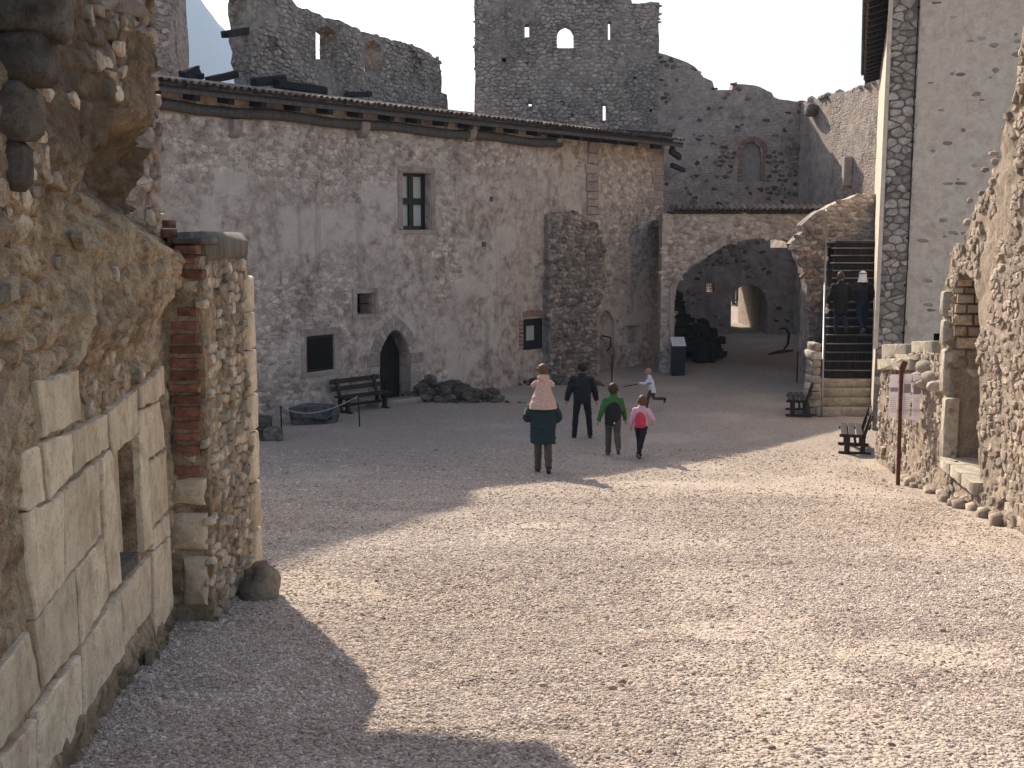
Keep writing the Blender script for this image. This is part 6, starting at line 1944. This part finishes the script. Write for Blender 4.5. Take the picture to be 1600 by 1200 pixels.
def torso(rings, n=16):
    """rings of (centre, half width, half depth); closed loft"""
    V = []; F = []
    for c, a, b in rings:
        for k in range(n):
            t = 2 * math.pi * k / n
            V.append((c[0] + a * math.cos(t), c[1] + b * math.sin(t), c[2]))
    m = len(rings)
    for r in range(m - 1):
        for k in range(n): F.append((r * n + k, r * n + (k + 1) % n, (r + 1) * n + (k + 1) % n, (r + 1) * n + k))
    F.append(tuple(range(n))[::-1]); F.append(tuple(range((m - 1) * n, m * n)))
    return V, F

def limb(a, b, c, ra, rb, rc):
    a, b, c = Vector(a), Vector(b), Vector(c)
    pts = [a, a.lerp(b, .33), a.lerp(b, .7), b, b.lerp(c, .3), b.lerp(c, .65), c]
    rr = [ra, ra * .97, (ra + rb) / 2 * 1.0, rb, (rb + rc) / 2 * 1.10, (rb * .35 + rc * .65), rc]
    return tube_vf(pts, rr, 12)

def hand_chunks(wrist, fdir, palm_n, s, side, curl=.5):
    """palm, four unequal bent fingers and a thumb off the palm's side"""
    w = Vector(wrist); f = Vector(fdir).normalized(); n = Vector(palm_n); n = (n - f * n.dot(f)).normalized(); x = f.cross(n) * side
    ch = []
    pc = w + f * .045 * s
    ch.append(tube_vf([w - f * .02 * s, w + f * .015 * s, w + f * .05 * s, w + f * .085 * s], [.026 * s, .032 * s, .038 * s, .034 * s], 10))
    for k, (off, L) in enumerate(((-.027, .068), (-.009, .078), (.009, .073), (.026, .058))):
        b0 = w + f * .075 * s + x * off * s
        d1 = (f * math.cos(curl * .5) + n * math.sin(curl * .5)); d2 = (f * math.cos(curl * 1.3) + n * math.sin(curl * 1.3)); d3 = (f * math.cos(curl * 2.0) + n * math.sin(curl * 2.0))
        p1 = b0 + d1 * L * .45 * s; p2 = p1 + d2 * L * .32 * s; p3 = p2 + d3 * L * .25 * s
        ch.append(tube_vf([b0, p1, p2, p3], [.0095 * s, .009 * s, .008 * s, .0065 * s], 7))
    t0 = w + f * .025 * s - x * .03 * s
    t1 = t0 + (f * .6 - x * .7 + n * .3).normalized() * .035 * s; t2 = t1 + (f * .85 - x * .25 + n * .45).normalized() * .03 * s
    ch.append(tube_vf([t0 + x * .012 * s, t1, t2], [.012 * s, .0105 * s, .008 * s], 7))
    return ch

def shoe(ankle, d, s, toe_down=0.0):
    a = Vector(ankle); d = Vector(d).normalized(); dn = Vector((0, 0, -1))
    dn = (dn - d * dn.dot(d)).normalized()
    base = a + dn * .075 * s
    pts = [base - d * .065 * s, base - d * .03 * s, base + d * .05 * s, base + d * .12 * s, base + d * .175 * s]
    rr = [(.036 * s, .034 * s), (.042 * s, .042 * s), (.045 * s, .038 * s), (.048 * s, .030 * s), (.028 * s, .020 * s)]
    return [tube_vf(pts, rr, 12), tube_vf([a + dn * -.03 * s, base], [.044 * s, .046 * s], 10)]

def person(label, foot_px, scale_h, face, pose, looks, group=None, at=None, child=False):
    """build one person; local frame: +y is where the body faces, feet at z=0"""
    H_ = scale_h; s = H_ / 1.75
    if at is None: at = gp(*foot_px)
    root = thing('person', label, 'person', tuple(at), face, group)
    hs = 1.32 if child else 1.08                       # children have larger heads
    P = pose
    zh = P.get('hip', .92) * s
    lean = P.get('lean', 0.0)
    def up(z, y=0.0, x=0.0):                           # spine point, leaning forwards
        dz = z - zh
        return Vector((x + P.get('sway', 0) * dz, y + math.sin(lean) * dz, zh + math.cos(lean) * dz))
    shw = P.get('shw', .185) * s
    top = (1.42 if not child else 1.40) * s
    neck = up(top + .05 * s); head = up(top + .20 * s if not child else top + .19 * s)
    head = head + Vector((0, .02 * s, 0))
    hr_ = .098 * s * hs
    hd = P.get('look', 0.0)                            # head turn
    fx, fy = -math.sin(hd), math.cos(hd)
    # legs
    legs = []
    for sd, L in ((-1, P['legL']), (1, P['legR'])):
        hip = Vector((sd * .095 * s, 0, zh))
        th, kn, ab = L[0], L[1], L[2] if len(L) > 2 else .04
        lt, ls = .43 * s, .42 * s
        knee = hip + Vector((sd * math.sin(ab) * lt, math.sin(th) * lt, -math.cos(th) * lt))
        a2 = th - kn
        ank = knee + Vector((sd * math.sin(ab) * ls * .6, math.sin(a2) * ls, -math.cos(a2) * ls))
        fd = Vector((sd * .15, math.cos(a2 * P.get('footk', .9)), math.sin(a2 * P.get('footk', .9)))) if a2 < -.1 else Vector((sd * .15, 1, -.02))
        legs.append((hip, knee, ank, fd))
    low = min(a.z for _, _, a, _ in legs) - .088 * s
    dzz = Vector((0, 0, -low))
    sh = lambda p: p + dzz
    arms = []
    for sd, A in ((-1, P['armL']), (1, P['armR'])):
        S_ = up(top - .075 * s, x=sd * shw)
        ab, fw, eb, ein = A
        lu, lf = .285 * s, .25 * s
        d = Vector((sd * math.sin(ab), math.sin(fw) * math.cos(ab), -math.cos(ab) * math.cos(fw)))
        E_ = S_ + d * lu
        a2 = fw + eb
        d2 = Vector((sd * math.sin(ab) * (1 - abs(ein)) - sd * ein * .9, math.sin(a2), -math.cos(a2))).normalized()
        Wp = E_ + d2 * lf
        arms.append((S_, E_, Wp, d2, sd))
    # body
    ch = []
    ch.append(torso([(sh(up(zh - .05 * s)), .13 * s, .10 * s), (sh(up(zh + .06 * s)), .15 * s, .11 * s), (sh(up(zh + .22 * s)), .13 * s, .10 * s), (sh(up(top - .16 * s)), .16 * s, .11 * s), (sh(up(top - .02 * s)), .15 * s, .085 * s), (sh(up(top + .03 * s)), .07 * s, .06 * s)]))
    ch.append(tube_vf([sh(up(top - .02 * s)), sh(neck), sh(head) - Vector((0, 0, .02))], [.06 * s, .052 * s, .055 * s], 12))
    hc = sh(head)
    ch.append(ell(hc, (hr_ * .80, hr_ * .98, hr_ * 1.16), 3, hd))
    ch.append(ell(hc + Vector((fx * hr_ * .45, fy * hr_ * .45, -hr_ * .62)), (hr_ * .50, hr_ * .46, hr_ * .52), 2, hd))       # jaw
    ch.append(tube_vf([hc + Vector((fx * hr_ * .88, fy * hr_ * .88, hr_ * .12)), hc + Vector((fx * hr_ * 1.13, fy * hr_ * 1.13, -hr_ * .18)), hc + Vector((fx * hr_ * .92, fy * hr_ * .92, -hr_ * .24))], [hr_ * .11, hr_ * .15, hr_ * .14], 8))  # nose
    for sd in (-1, 1):                                # ears, brow ridge
        ch.append(ell(hc + Vector((fy * sd * hr_ * .82, -fx * sd * hr_ * .82, -hr_ * .05)), (hr_ * .12, hr_ * .2, hr_ * .26), 2, hd))
    for (S_, E_, Wp, d2, sd) in arms:
        ch.append(limb(sh(S_), sh(E_), sh(Wp), .05 * s, .038 * s, .026 * s))
        ch += hand_chunks(sh(Wp), d2, Vector((-sd, .2, 0)) if abs(d2.z) > .5 else Vector((0, 0, -1)), s * (1.0 if not child else .92), sd, P.get('curl', .6))
    for (h_, k_, a_, fd) in legs:
        ch.append(limb(sh(h_), sh(k_), sh(a_), .08 * s, .055 * s, .04 * s))
        ch.append(tube_vf([sh(a_), sh(a_) + Vector((0, 0, -.06 * s)), sh(a_) + Vector((0, 0, -.065 * s)) + fd * .12 * s], [.04 * s, .035 * s, .025 * s], 8))
    body = remesh('body', ch, M_skin, root, vox=.0105 * max(s, .75), smooth_it=2)
    # eyes and mouth
    for sd in (-1, 1):
        v, f = ell(hc + Vector((fx * hr_ * .86 + fy * sd * hr_ * .34, fy * hr_ * .86 - fx * sd * hr_ * .34, hr_ * .08)), (hr_ * .10,) * 3, 1); obj('eye', v, f, M_frame, body, local=True)
    v, f = ell(hc + Vector((fx * hr_ * .86, fy * hr_ * .86, -hr_ * .55)), (hr_ * .22, hr_ * .09, hr_ * .05), 1, hd); obj('mouth', v, f, HAIR['auburn'], body, local=True)
    # trousers
    ch = [torso([(sh(up(zh - .12 * s)), .16 * s, .125 * s), (sh(up(zh + .02 * s)), .172 * s, .13 * s), (sh(up(zh + .12 * s)), .155 * s, .12 * s)])]
    tr_ = looks.get('trouser_r', 1.0)
    for (h_, k_, a_, fd) in legs:
        e_ = sh(a_) + (sh(a_) - sh(k_)).normalized() * .03 * s
        ch.append(limb(sh(h_), sh(k_), e_, .098 * s * tr_, .072 * s * tr_, .062 * s * tr_))
    remesh('trousers', ch, looks['trousers'], root, vox=.013 * max(s, .75), smooth_it=2, fold=.022)
    for (h_, k_, a_, fd) in legs: remesh('shoe', shoe(sh(a_), fd, s), looks['shoes'], root, vox=.010, smooth_it=2)
    # jacket
    hem = looks.get('hem', .74) * s; fl = looks.get('flare', 1.0); bulk = looks.get('bulk', 1.0)
    hz = max(hem, zh - .5 * s)
    ch = [torso([(sh(up(hz)), .195 * s * fl, .155 * s * fl), (sh(up(hz + .06 * s)), .20 * s * fl, .16 * s * fl), (sh(up((hz + top) / 2 - .02 * s)), .185 * s * bulk, .145 * s * bulk), (sh(up(top - .2 * s)), .195 * s * bulk, .145 * s * bulk), (sh(up(top - .10 * s)), .18 * s * bulk, .12 * s * bulk), (sh(up(top - .035 * s)), .168 * s, .105 * s), (sh(up(top + .03 * s)), .100 * s, .085 * s), (sh(up(top + .09 * s)), .07 * s, .068 * s)])]
    js = []
    for (S_, E_, Wp, d2, sd) in arms:
        r = looks.get('sleeve', 1.0)
        js.append(limb(sh(S_), sh(E_), sh(Wp) - d2 * (.01 * s if not looks.get('short') else .17 * s), .078 * s * r, .064 * s * r, .050 * s * r))
        ch.append(ell(sh(S_), (.082 * s * r, .082 * s * r, .078 * s * r), 2))
    if looks.get('hood'):
        ch.append(ell(sh(up(top + .03 * s, y=-.10 * s)), (.105 * s, .065 * s, .085 * s), 3))
    if looks.get('sleeve_mat') is None:
        jk = remesh('jacket', ch + js, looks['jacket'], root, vox=.013 * max(s, .75), smooth_it=2, fold=looks.get('fold', .028))
    else:
        jk = remesh('jacket', ch, looks['jacket'], root, vox=.013 * max(s, .75), smooth_it=3)
        for q_ in js: remesh('sleeve', [q_], looks['sleeve_mat'], root, vox=.012, smooth_it=2)
    # hair
    if looks.get('hair'):
        hb = Vector((-fx, -fy, 0)) * hr_
        L = looks.get('hair_len', 0.0)
        hch = [ell(hc + hb * .16 + Vector((0, 0, hr_ * .20)), (hr_ * .90, hr_ * .98, hr_ * 1.08), 3, hd), ell(hc + hb * .42 + Vector((0, 0, -hr_ * .25)), (hr_ * .78, hr_ * .55, hr_ * (.75 + L)), 3, hd)]
        rr = random.Random(int(at[0] * 100))
        for k in range(26):                           # uneven locks
            a = rr.uniform(0, 2 * math.pi); e = rr.uniform(-.5, 1.3)
            d = Vector((math.cos(a) * math.cos(e), math.sin(a) * math.cos(e), math.sin(e)))
            if d.x * fx + d.y * fy > .35 and d.z < .45: continue
            c0 = hc + Vector((d.x * hr_ * .82, d.y * hr_ * .88, d.z * hr_ * 1.12)) + hb * .15
            hch.append(tube_vf([c0, c0 + Vector((d.x, d.y, 0)) * hr_ * .26 + Vector((rr.uniform(-.3, .3), rr.uniform(-.3, .3), -.35)) * hr_], [hr_ * .17, hr_ * .07], 6))
        remesh('hair', hch, looks['hair'], root, vox=.009, smooth_it=1)
    info = dict(root=root, head=hc, arms=[(sh(a), sh(b), sh(c), d, e) for a, b, c, d, e in arms], sh=sh, up=up, top=top, s=s, zh=zh, jacket=jk, legs=[(sh(a), sh(b), sh(c), d) for a, b, c, d in legs], hr=hr_)
    return info
R_ = math.radians

def height_for(fx, fy, ty, at=None):
    g = at or gp(fx, fy)
    return CAMZ + ray(fx, ty).z / ray(fx, ty).y * g.y - g.z

M_jeans = cloth('dark_blue_jeans', (.012, .017, .036)); M_blackcloth = cloth('black_cloth', (.010, .010, .013)); M_olive = cloth('olive_trousers', (.085, .072, .048))
M_boots = plain('dark_brown_boots', (.035, .028, .022), rough=.6); M_bshoe = plain('black_shoes', (.012, .012, .013), rough=.5); M_gshoe = plain('grey_shoes', (.10, .10, .11), rough=.6)

# man in the teal jacket with a child on his shoulders
teal = cloth('dark_teal_jacket', (.010, .030, .036), .7)
g = gp(848, 738)
hT = height_for(848, 738, 628) * 1.75 / 1.44
A = person('man in a puffy dark teal jacket and olive trousers carrying a small child', (848, 738), hT, 0.03,
           dict(hip=.93, legL=(R_(4), R_(4), .0), legR=(R_(-14), R_(22), .0), armL=(R_(27), R_(6), R_(112), .35), armR=(R_(27), R_(6), R_(112), .35), lean=.03, shw=.19),
           dict(jacket=teal, trousers=M_olive, shoes=M_boots, hair=HAIR['brown'], fold=.045, hem=.60, flare=1.30, bulk=1.40, sleeve=1.45, trouser_r=1.12))
# padded seams on the jacket
base = A['root'].location
# the child sits on the shoulders: hips at the man's neck
s_ = A['s']
hipz = A['top'] - A['sh'](Vector((0, 0, 0))).z * 0 + .10
cz_head = CAMZ + ray(848, 569).z / ray(848, 569).y * g.y
at_c = Vector((g.x, g.y - .02, 0))
def seated_child():
    g0 = Vector(at_c); zsh = base.z + A['sh'](A['up'](A['top'])).z
    root = thing('person', 'small child in a pale pink hooded coat riding on a man in teal', 'person', (g0.x, g0.y - .04, zsh + .0), .05)
    Hh = cz_head - zsh; print('child', Hh, hT)                              # crown above the shoulders
    s = Hh / .80
    # coordinates local: seat at z=0.02
    hc = Vector((-.01, .03, Hh - .115 * s)); hr_ = .112 * s
    fx, fy = -math.sin(.5), math.cos(.5)
    ch = [torso([((0, .0, .0), .11 * s, .09 * s), ((0, 0, .12 * s), .12 * s, .09 * s), ((0, 0, .38 * s), .12 * s, .085 * s), ((0, 0, .47 * s), .10 * s, .07 * s), ((0, 0, .52 * s), .045 * s, .045 * s)]),
          tube_vf([(0, 0, .48 * s), (0, .01, .58 * s)], .042 * s, 10), ell(hc, (hr_ * .82, hr_ * .96, hr_ * 1.08), 3), ell(hc + Vector((fx * .4, fy * .4, -.6)) * hr_, (hr_ * .5, hr_ * .45, hr_ * .45), 2)]
    ch.append(ell(hc + Vector((fx * hr_ * .98, fy * hr_ * .98, -.1 * hr_)), (hr_ * .13,) * 3, 2))
    for sd in (-1, 1):
        sh_ = Vector((sd * .12 * s, 0, .44 * s)); el = Vector((sd * .19 * s, .10 * s, .34 * s)); wr = Vector((sd * .12 * s, .22 * s, .38 * s))
        ch.append(limb(sh_, el, wr, .036 * s, .03 * s, .022 * s)); ch += hand_chunks(wr, (-sd * .5, .6, 0), (0, 0, -1), s * .62, sd)
        hp = Vector((sd * .09 * s, 0, .05 * s)); kn = Vector((sd * .13, .20, -.06)); an = Vector((sd * .13, .22, -.32))
        ch.append(limb(hp, kn, an, .058 * s, .048 * s, .035 * s)); ch.append(tube_vf([an, an + Vector((0, .02, -.05)), an + Vector((0, .11, -.06))], [.03, .03, .022], 8))
    remesh('body', ch, M_skin, root, vox=.010, smooth_it=2)
    pink = cloth('pale_pink_coat', (.55, .36, .29), .85)
    ch = [torso([((0, -.03, -.10), .30 * s, .24 * s), ((0, -.03, -.0), .275 * s, .22 * s), ((0, -.01, .2 * s), .20 * s, .16 * s), ((0, 0, .38 * s), .145 * s, .115 * s), ((0, 0, .46 * s), .125 * s, .095 * s), ((0, 0, .53 * s), .07 * s, .065 * s)])]
    ch.append(ell((0, -.065 * s, .53 * s), (.135 * s, .085 * s, .085 * s), 3))
    for sd in (-1, 1):
        ch.append(limb((sd * .12 * s, 0, .44 * s), (sd * .20 * s, .09 * s, .36 * s), (sd * .13 * s, .19 * s, .39 * s), .060 * s, .056 * s, .046 * s))
    remesh('coat', ch, pink, root, vox=.011, smooth_it=2, fold=.024)
    ch = []
    for sd in (-1, 1): ch.append(limb((sd * .09 * s, 0, .05 * s), (sd * .13, .20, -.06), (sd * .13, .22, -.30), .072 * s, .062 * s, .05 * s))
    remesh('trousers', ch, M_jeans, root, vox=.012)
    for sd in (-1, 1): remesh('shoe', shoe((sd * .13, .22, -.30), (0, 1, -.1), .62), M_gshoe, root, vox=.010)
    hb = Vector((-fx, -fy, 0)) * hr_
    hch = [ell(hc + hb * .2 + Vector((0, 0, hr_ * .15)), (hr_ * .98, hr_ * 1.0, hr_ * 1.08), 3), ell(hc + hb * .5 + Vector((0, 0, -hr_ * .3)), (hr_ * .85, hr_ * .6, hr_ * .8), 3)]
    rr = random.Random(3)
    for k in range(34):
        a = rr.uniform(0, 6.28); e = rr.uniform(-.4, 1.4); d = Vector((math.cos(a) * math.cos(e), math.sin(a) * math.cos(e), math.sin(e)))
        if d.x * fx + d.y * fy > .5 and d.z < .3: continue
        c0 = hc + Vector((d.x, d.y, d.z * 1.1)) * hr_ * .9
        hch.append(tube_vf([c0, c0 + d * hr_ * .35 + Vector((rr.uniform(-.3, .3), 0, -.2)) * hr_], [hr_ * .18, hr_ * .05], 6))
    remesh('hair', hch, HAIR['auburn'], root, vox=.008, smooth_it=1)
seated_child()

# man in black
A = person('man in a black padded jacket and black trousers standing with legs apart', (909, 684), height_for(909, 684, 566), R_(4),
           dict(hip=.93, legL=(R_(2), R_(2), .11), legR=(R_(0), R_(2), .14), armL=(R_(20), R_(4), R_(14), .12), armR=(R_(20), R_(2), R_(16), .12), lean=.02, shw=.20),
           dict(jacket=cloth('black_padded_jacket', (.007, .007, .010), .6), trousers=M_blackcloth, shoes=M_bshoe, hair=HAIR['black'], hem=.80, flare=1.02, bulk=1.14, sleeve=1.2))
# boy in green and black
green = cloth('green_jacket', (.040, .135, .030), .7); blk = cloth('black_back_panel', (.014, .014, .013), .7)
A = person('youngster in a green jacket with a black back panel and olive trousers walking away', (957, 711), height_for(957, 711, 599), R_(2),
           dict(hip=.92, legL=(R_(8), R_(8), .0), legR=(R_(-22), R_(30), -.03), armL=(R_(20), R_(-12), R_(8), .0), armR=(R_(16), R_(8), R_(10), .0), lean=.05, shw=.18),
           dict(jacket=green, trousers=M_olive, shoes=M_gshoe, hair=HAIR['brown'], hem=.74, flare=.98, bulk=1.06, sleeve=1.05, trouser_r=1.1), child=True)
# black back panel hugging the jacket back
def panel_on(A, mat, z0, z1, w0, w1, name='back_panel', ell_top=True, off=.012, parent=None):
    s = A['s']; me = A['jacket'].data
    co = np.array([v.co[:] for v in me.vertices]); no = np.array([v.normal[:] for v in me.vertices])
    F = [tuple(p.vertices) for p in me.polygons]
    zc_ = A['sh'](A['up'](z1 * s)).z; zb_ = A['sh'](A['up'](z0 * s)).z
    t = (co[:, 2] - zb_) / (zc_ - zb_)
    w = np.where(t < .55, w0, w0 * np.sqrt(np.clip(1 - ((t - .55) / .45) ** 2, 0, 1))) * s
    m = (no[:, 1] < -.05) & (t < 1) & (t > 0) & (np.abs(co[:, 0]) < w) & (co[:, 1] < 0.02)
    keep = [f for f in F if all(m[i] for i in f)]
    if not keep: return
    us = sorted({i for f in keep for i in f}); mp_ = {i: k for k, i in enumerate(us)}
    obj(name, co[us] + no[us] * .006, [tuple(mp_[i] for i in f) for f in keep], mat, A['jacket'], local=True, smooth=True)
panel_on(A, blk, .70, 1.30, .20, .2)
v, f = ell(A['sh'](A['up'](.80 * A['s'])) + Vector((0.01, -.19 * A['s'], 0)), (.022, .01, .028), 2); obj('reflector', v, f, M_white, A['jacket'], local=True, tint=1)
# girl in pink
pinkj = cloth('pale_pink_jacket', (.66, .36, .42), .7); redp = cloth('red_pink_panel', (.62, .045, .085), .7)
A = person('girl in a pale pink jacket with a red back panel and black trousers', (1001, 717), height_for(1001, 717, 619), R_(-22),
           dict(hip=.90, legL=(R_(10), R_(6), -.05), legR=(R_(-26), R_(16), -.05), armL=(R_(18), R_(-4), R_(18), .1), armR=(R_(36), R_(-16), R_(70), .6), lean=.05, shw=.18, look=.75),
           dict(jacket=pinkj, trousers=M_blackcloth, shoes=M_gshoe, hair=HAIR['auburn'], hem=.86, flare=.92, bulk=1.0, sleeve=1.05, hair_len=.25), child=True)
panel_on(A, redp, .84, 1.30, .15, .2)
# running child in white
white = cloth('white_sports_shirt', (.62, .62, .68), .7)
A = person('child in a white printed shirt running to the left with a stick in one hand', (1018, 641), height_for(1013, 640, 579) * 1.06, R_(84),
           dict(hip=.86, legL=(R_(22), R_(14), .0), legR=(R_(-12), R_(78), .0), armL=(R_(14), R_(44), R_(50), .1), armR=(R_(26), R_(-34), R_(62), .2), lean=.22, shw=.17, look=.1),
           dict(jacket=white, trousers=cloth('brown_trousers', (.075, .055, .045)), shoes=M_bshoe, hair=HAIR['blond'], hem=.70, flare=1.0, bulk=1.02, sleeve=.95, hair_len=.15), child=True)
wr = A['arms'][0][2]
v, f = tube_vf([wr + Vector((0, .02, -.03)), wr + Vector((-.02, .42, -.10))], .014, 6)
st_ = obj('toy_stick', v, f, M_iron, None, local=True)
st_.location = A['root'].location; st_.rotation_euler = A['root'].rotation_euler
tag(st_, 'thin dark toy stick held out in front by the running child', 'stick')
c_ = A['sh'](A['up'](1.16 * A['s'])); s = A['s']
for (dy, dz, r, mt) in ((.02, .10, .03, redp), (.0, -.02, .035, cloth('orange_print', (.5, .16, .05))), (.05, -.05, .025, cloth('orange_print_small', (.5, .16, .05)))):
    v, f = ell(c_ + Vector((-.185 * s * 1.0, dy, dz)), (.010, r, r), 2); obj('shirt_print', v, f, mt, A['jacket'], local=True)

# the two climbing the stair
def on_step(i, px, back=.12):
    yk = y0s + i * run + back; d = ray(px, 500)
    return Vector((d.x / d.y * yk, yk, z0s + (i + 1) * rise + .003))
a1 = on_step(8, 1312); a2 = on_step(8, 1346)
A = person('person in a long black coat and jeans climbing the stair beside the handrail', None, 1.78, R_(-2),
           dict(hip=.92, legL=(R_(2), R_(2), .0), legR=(R_(-4), R_(48), .0), armL=(R_(16), R_(4), R_(14), .05), armR=(R_(10), R_(14), R_(30), .1), lean=.04, shw=.19, look=-.6),
           dict(jacket=cloth('long_black_coat', (.008, .008, .010)), trousers=M_jeans, shoes=M_boots, hair=HAIR['brown'], hem=.58, flare=1.0, bulk=1.12, sleeve=1.15), at=a1)
wr = A['arms'][0][2]; gw = A['root'].matrix_world
bg = thing('shopping_bag', 'small crumpled white plastic bag held by the person in the long black coat', 'bag', A['root'].location, A['root'].rotation_euler.z)
v, f = rock_vf((wr.x - .03, wr.y + .02, wr.z - .20), (.13, .07, .17), 5.0, rough=.2, sub=3); obj('sack', v, f, M_paper, bg, local=True, smooth=True)
v, f = tube_vf([(wr.x - .05, wr.y, wr.z - .12), (wr.x - .02, wr.y, wr.z - .05), (wr.x + .0, wr.y, wr.z - .12)], .006, 6); obj('handle', v, f, M_paper, bg, local=True)
A = person('person in a black jacket, jeans and a white hood climbing the stair on the right', None, 1.80, R_(2),
           dict(hip=.92, legL=(R_(-12), R_(30), .0), legR=(R_(2), R_(2), .02), armL=(R_(24), R_(8), R_(50), .3), armR=(R_(22), R_(8), R_(40), .3), lean=.05, shw=.20),
           dict(jacket=cloth('black_bomber_jacket', (.010, .010, .014)), trousers=M_jeans, shoes=M_gshoe, hair=None, hem=.90, flare=1.0, bulk=1.12, sleeve=1.15), at=a2)
hc = A['head']; hr_ = A['hr']
remesh('white_hood', [ell(hc + Vector((0, -.02, .01)), (hr_ * 1.02, hr_ * 1.08, hr_ * 1.22), 3), torso([(hc + Vector((0, -.03, -hr_ * 1.75)), hr_ * 1.45, hr_ * 1.15), (hc + Vector((0, -.03, -hr_ * 1.2)), hr_ * 1.2, hr_ * 1.1), (hc + Vector((0, -.02, -hr_ * .3)), hr_ * 1.0, hr_ * 1.0)])], cloth('white_hood_cloth', (.70, .70, .72)), A['root'], vox=.010)
v, f = tube_vf([hc + Vector((hr_ * 1.04 * math.cos(t), -.02 + hr_ * 1.10 * math.sin(t), hr_ * .55)) for t in [2 * math.pi * k / 16 for k in range(17)]], .014, 6, cap=False); obj('hat_band', v, f, cloth('grey_band', (.12, .11, .14)), A['root'], local=True)
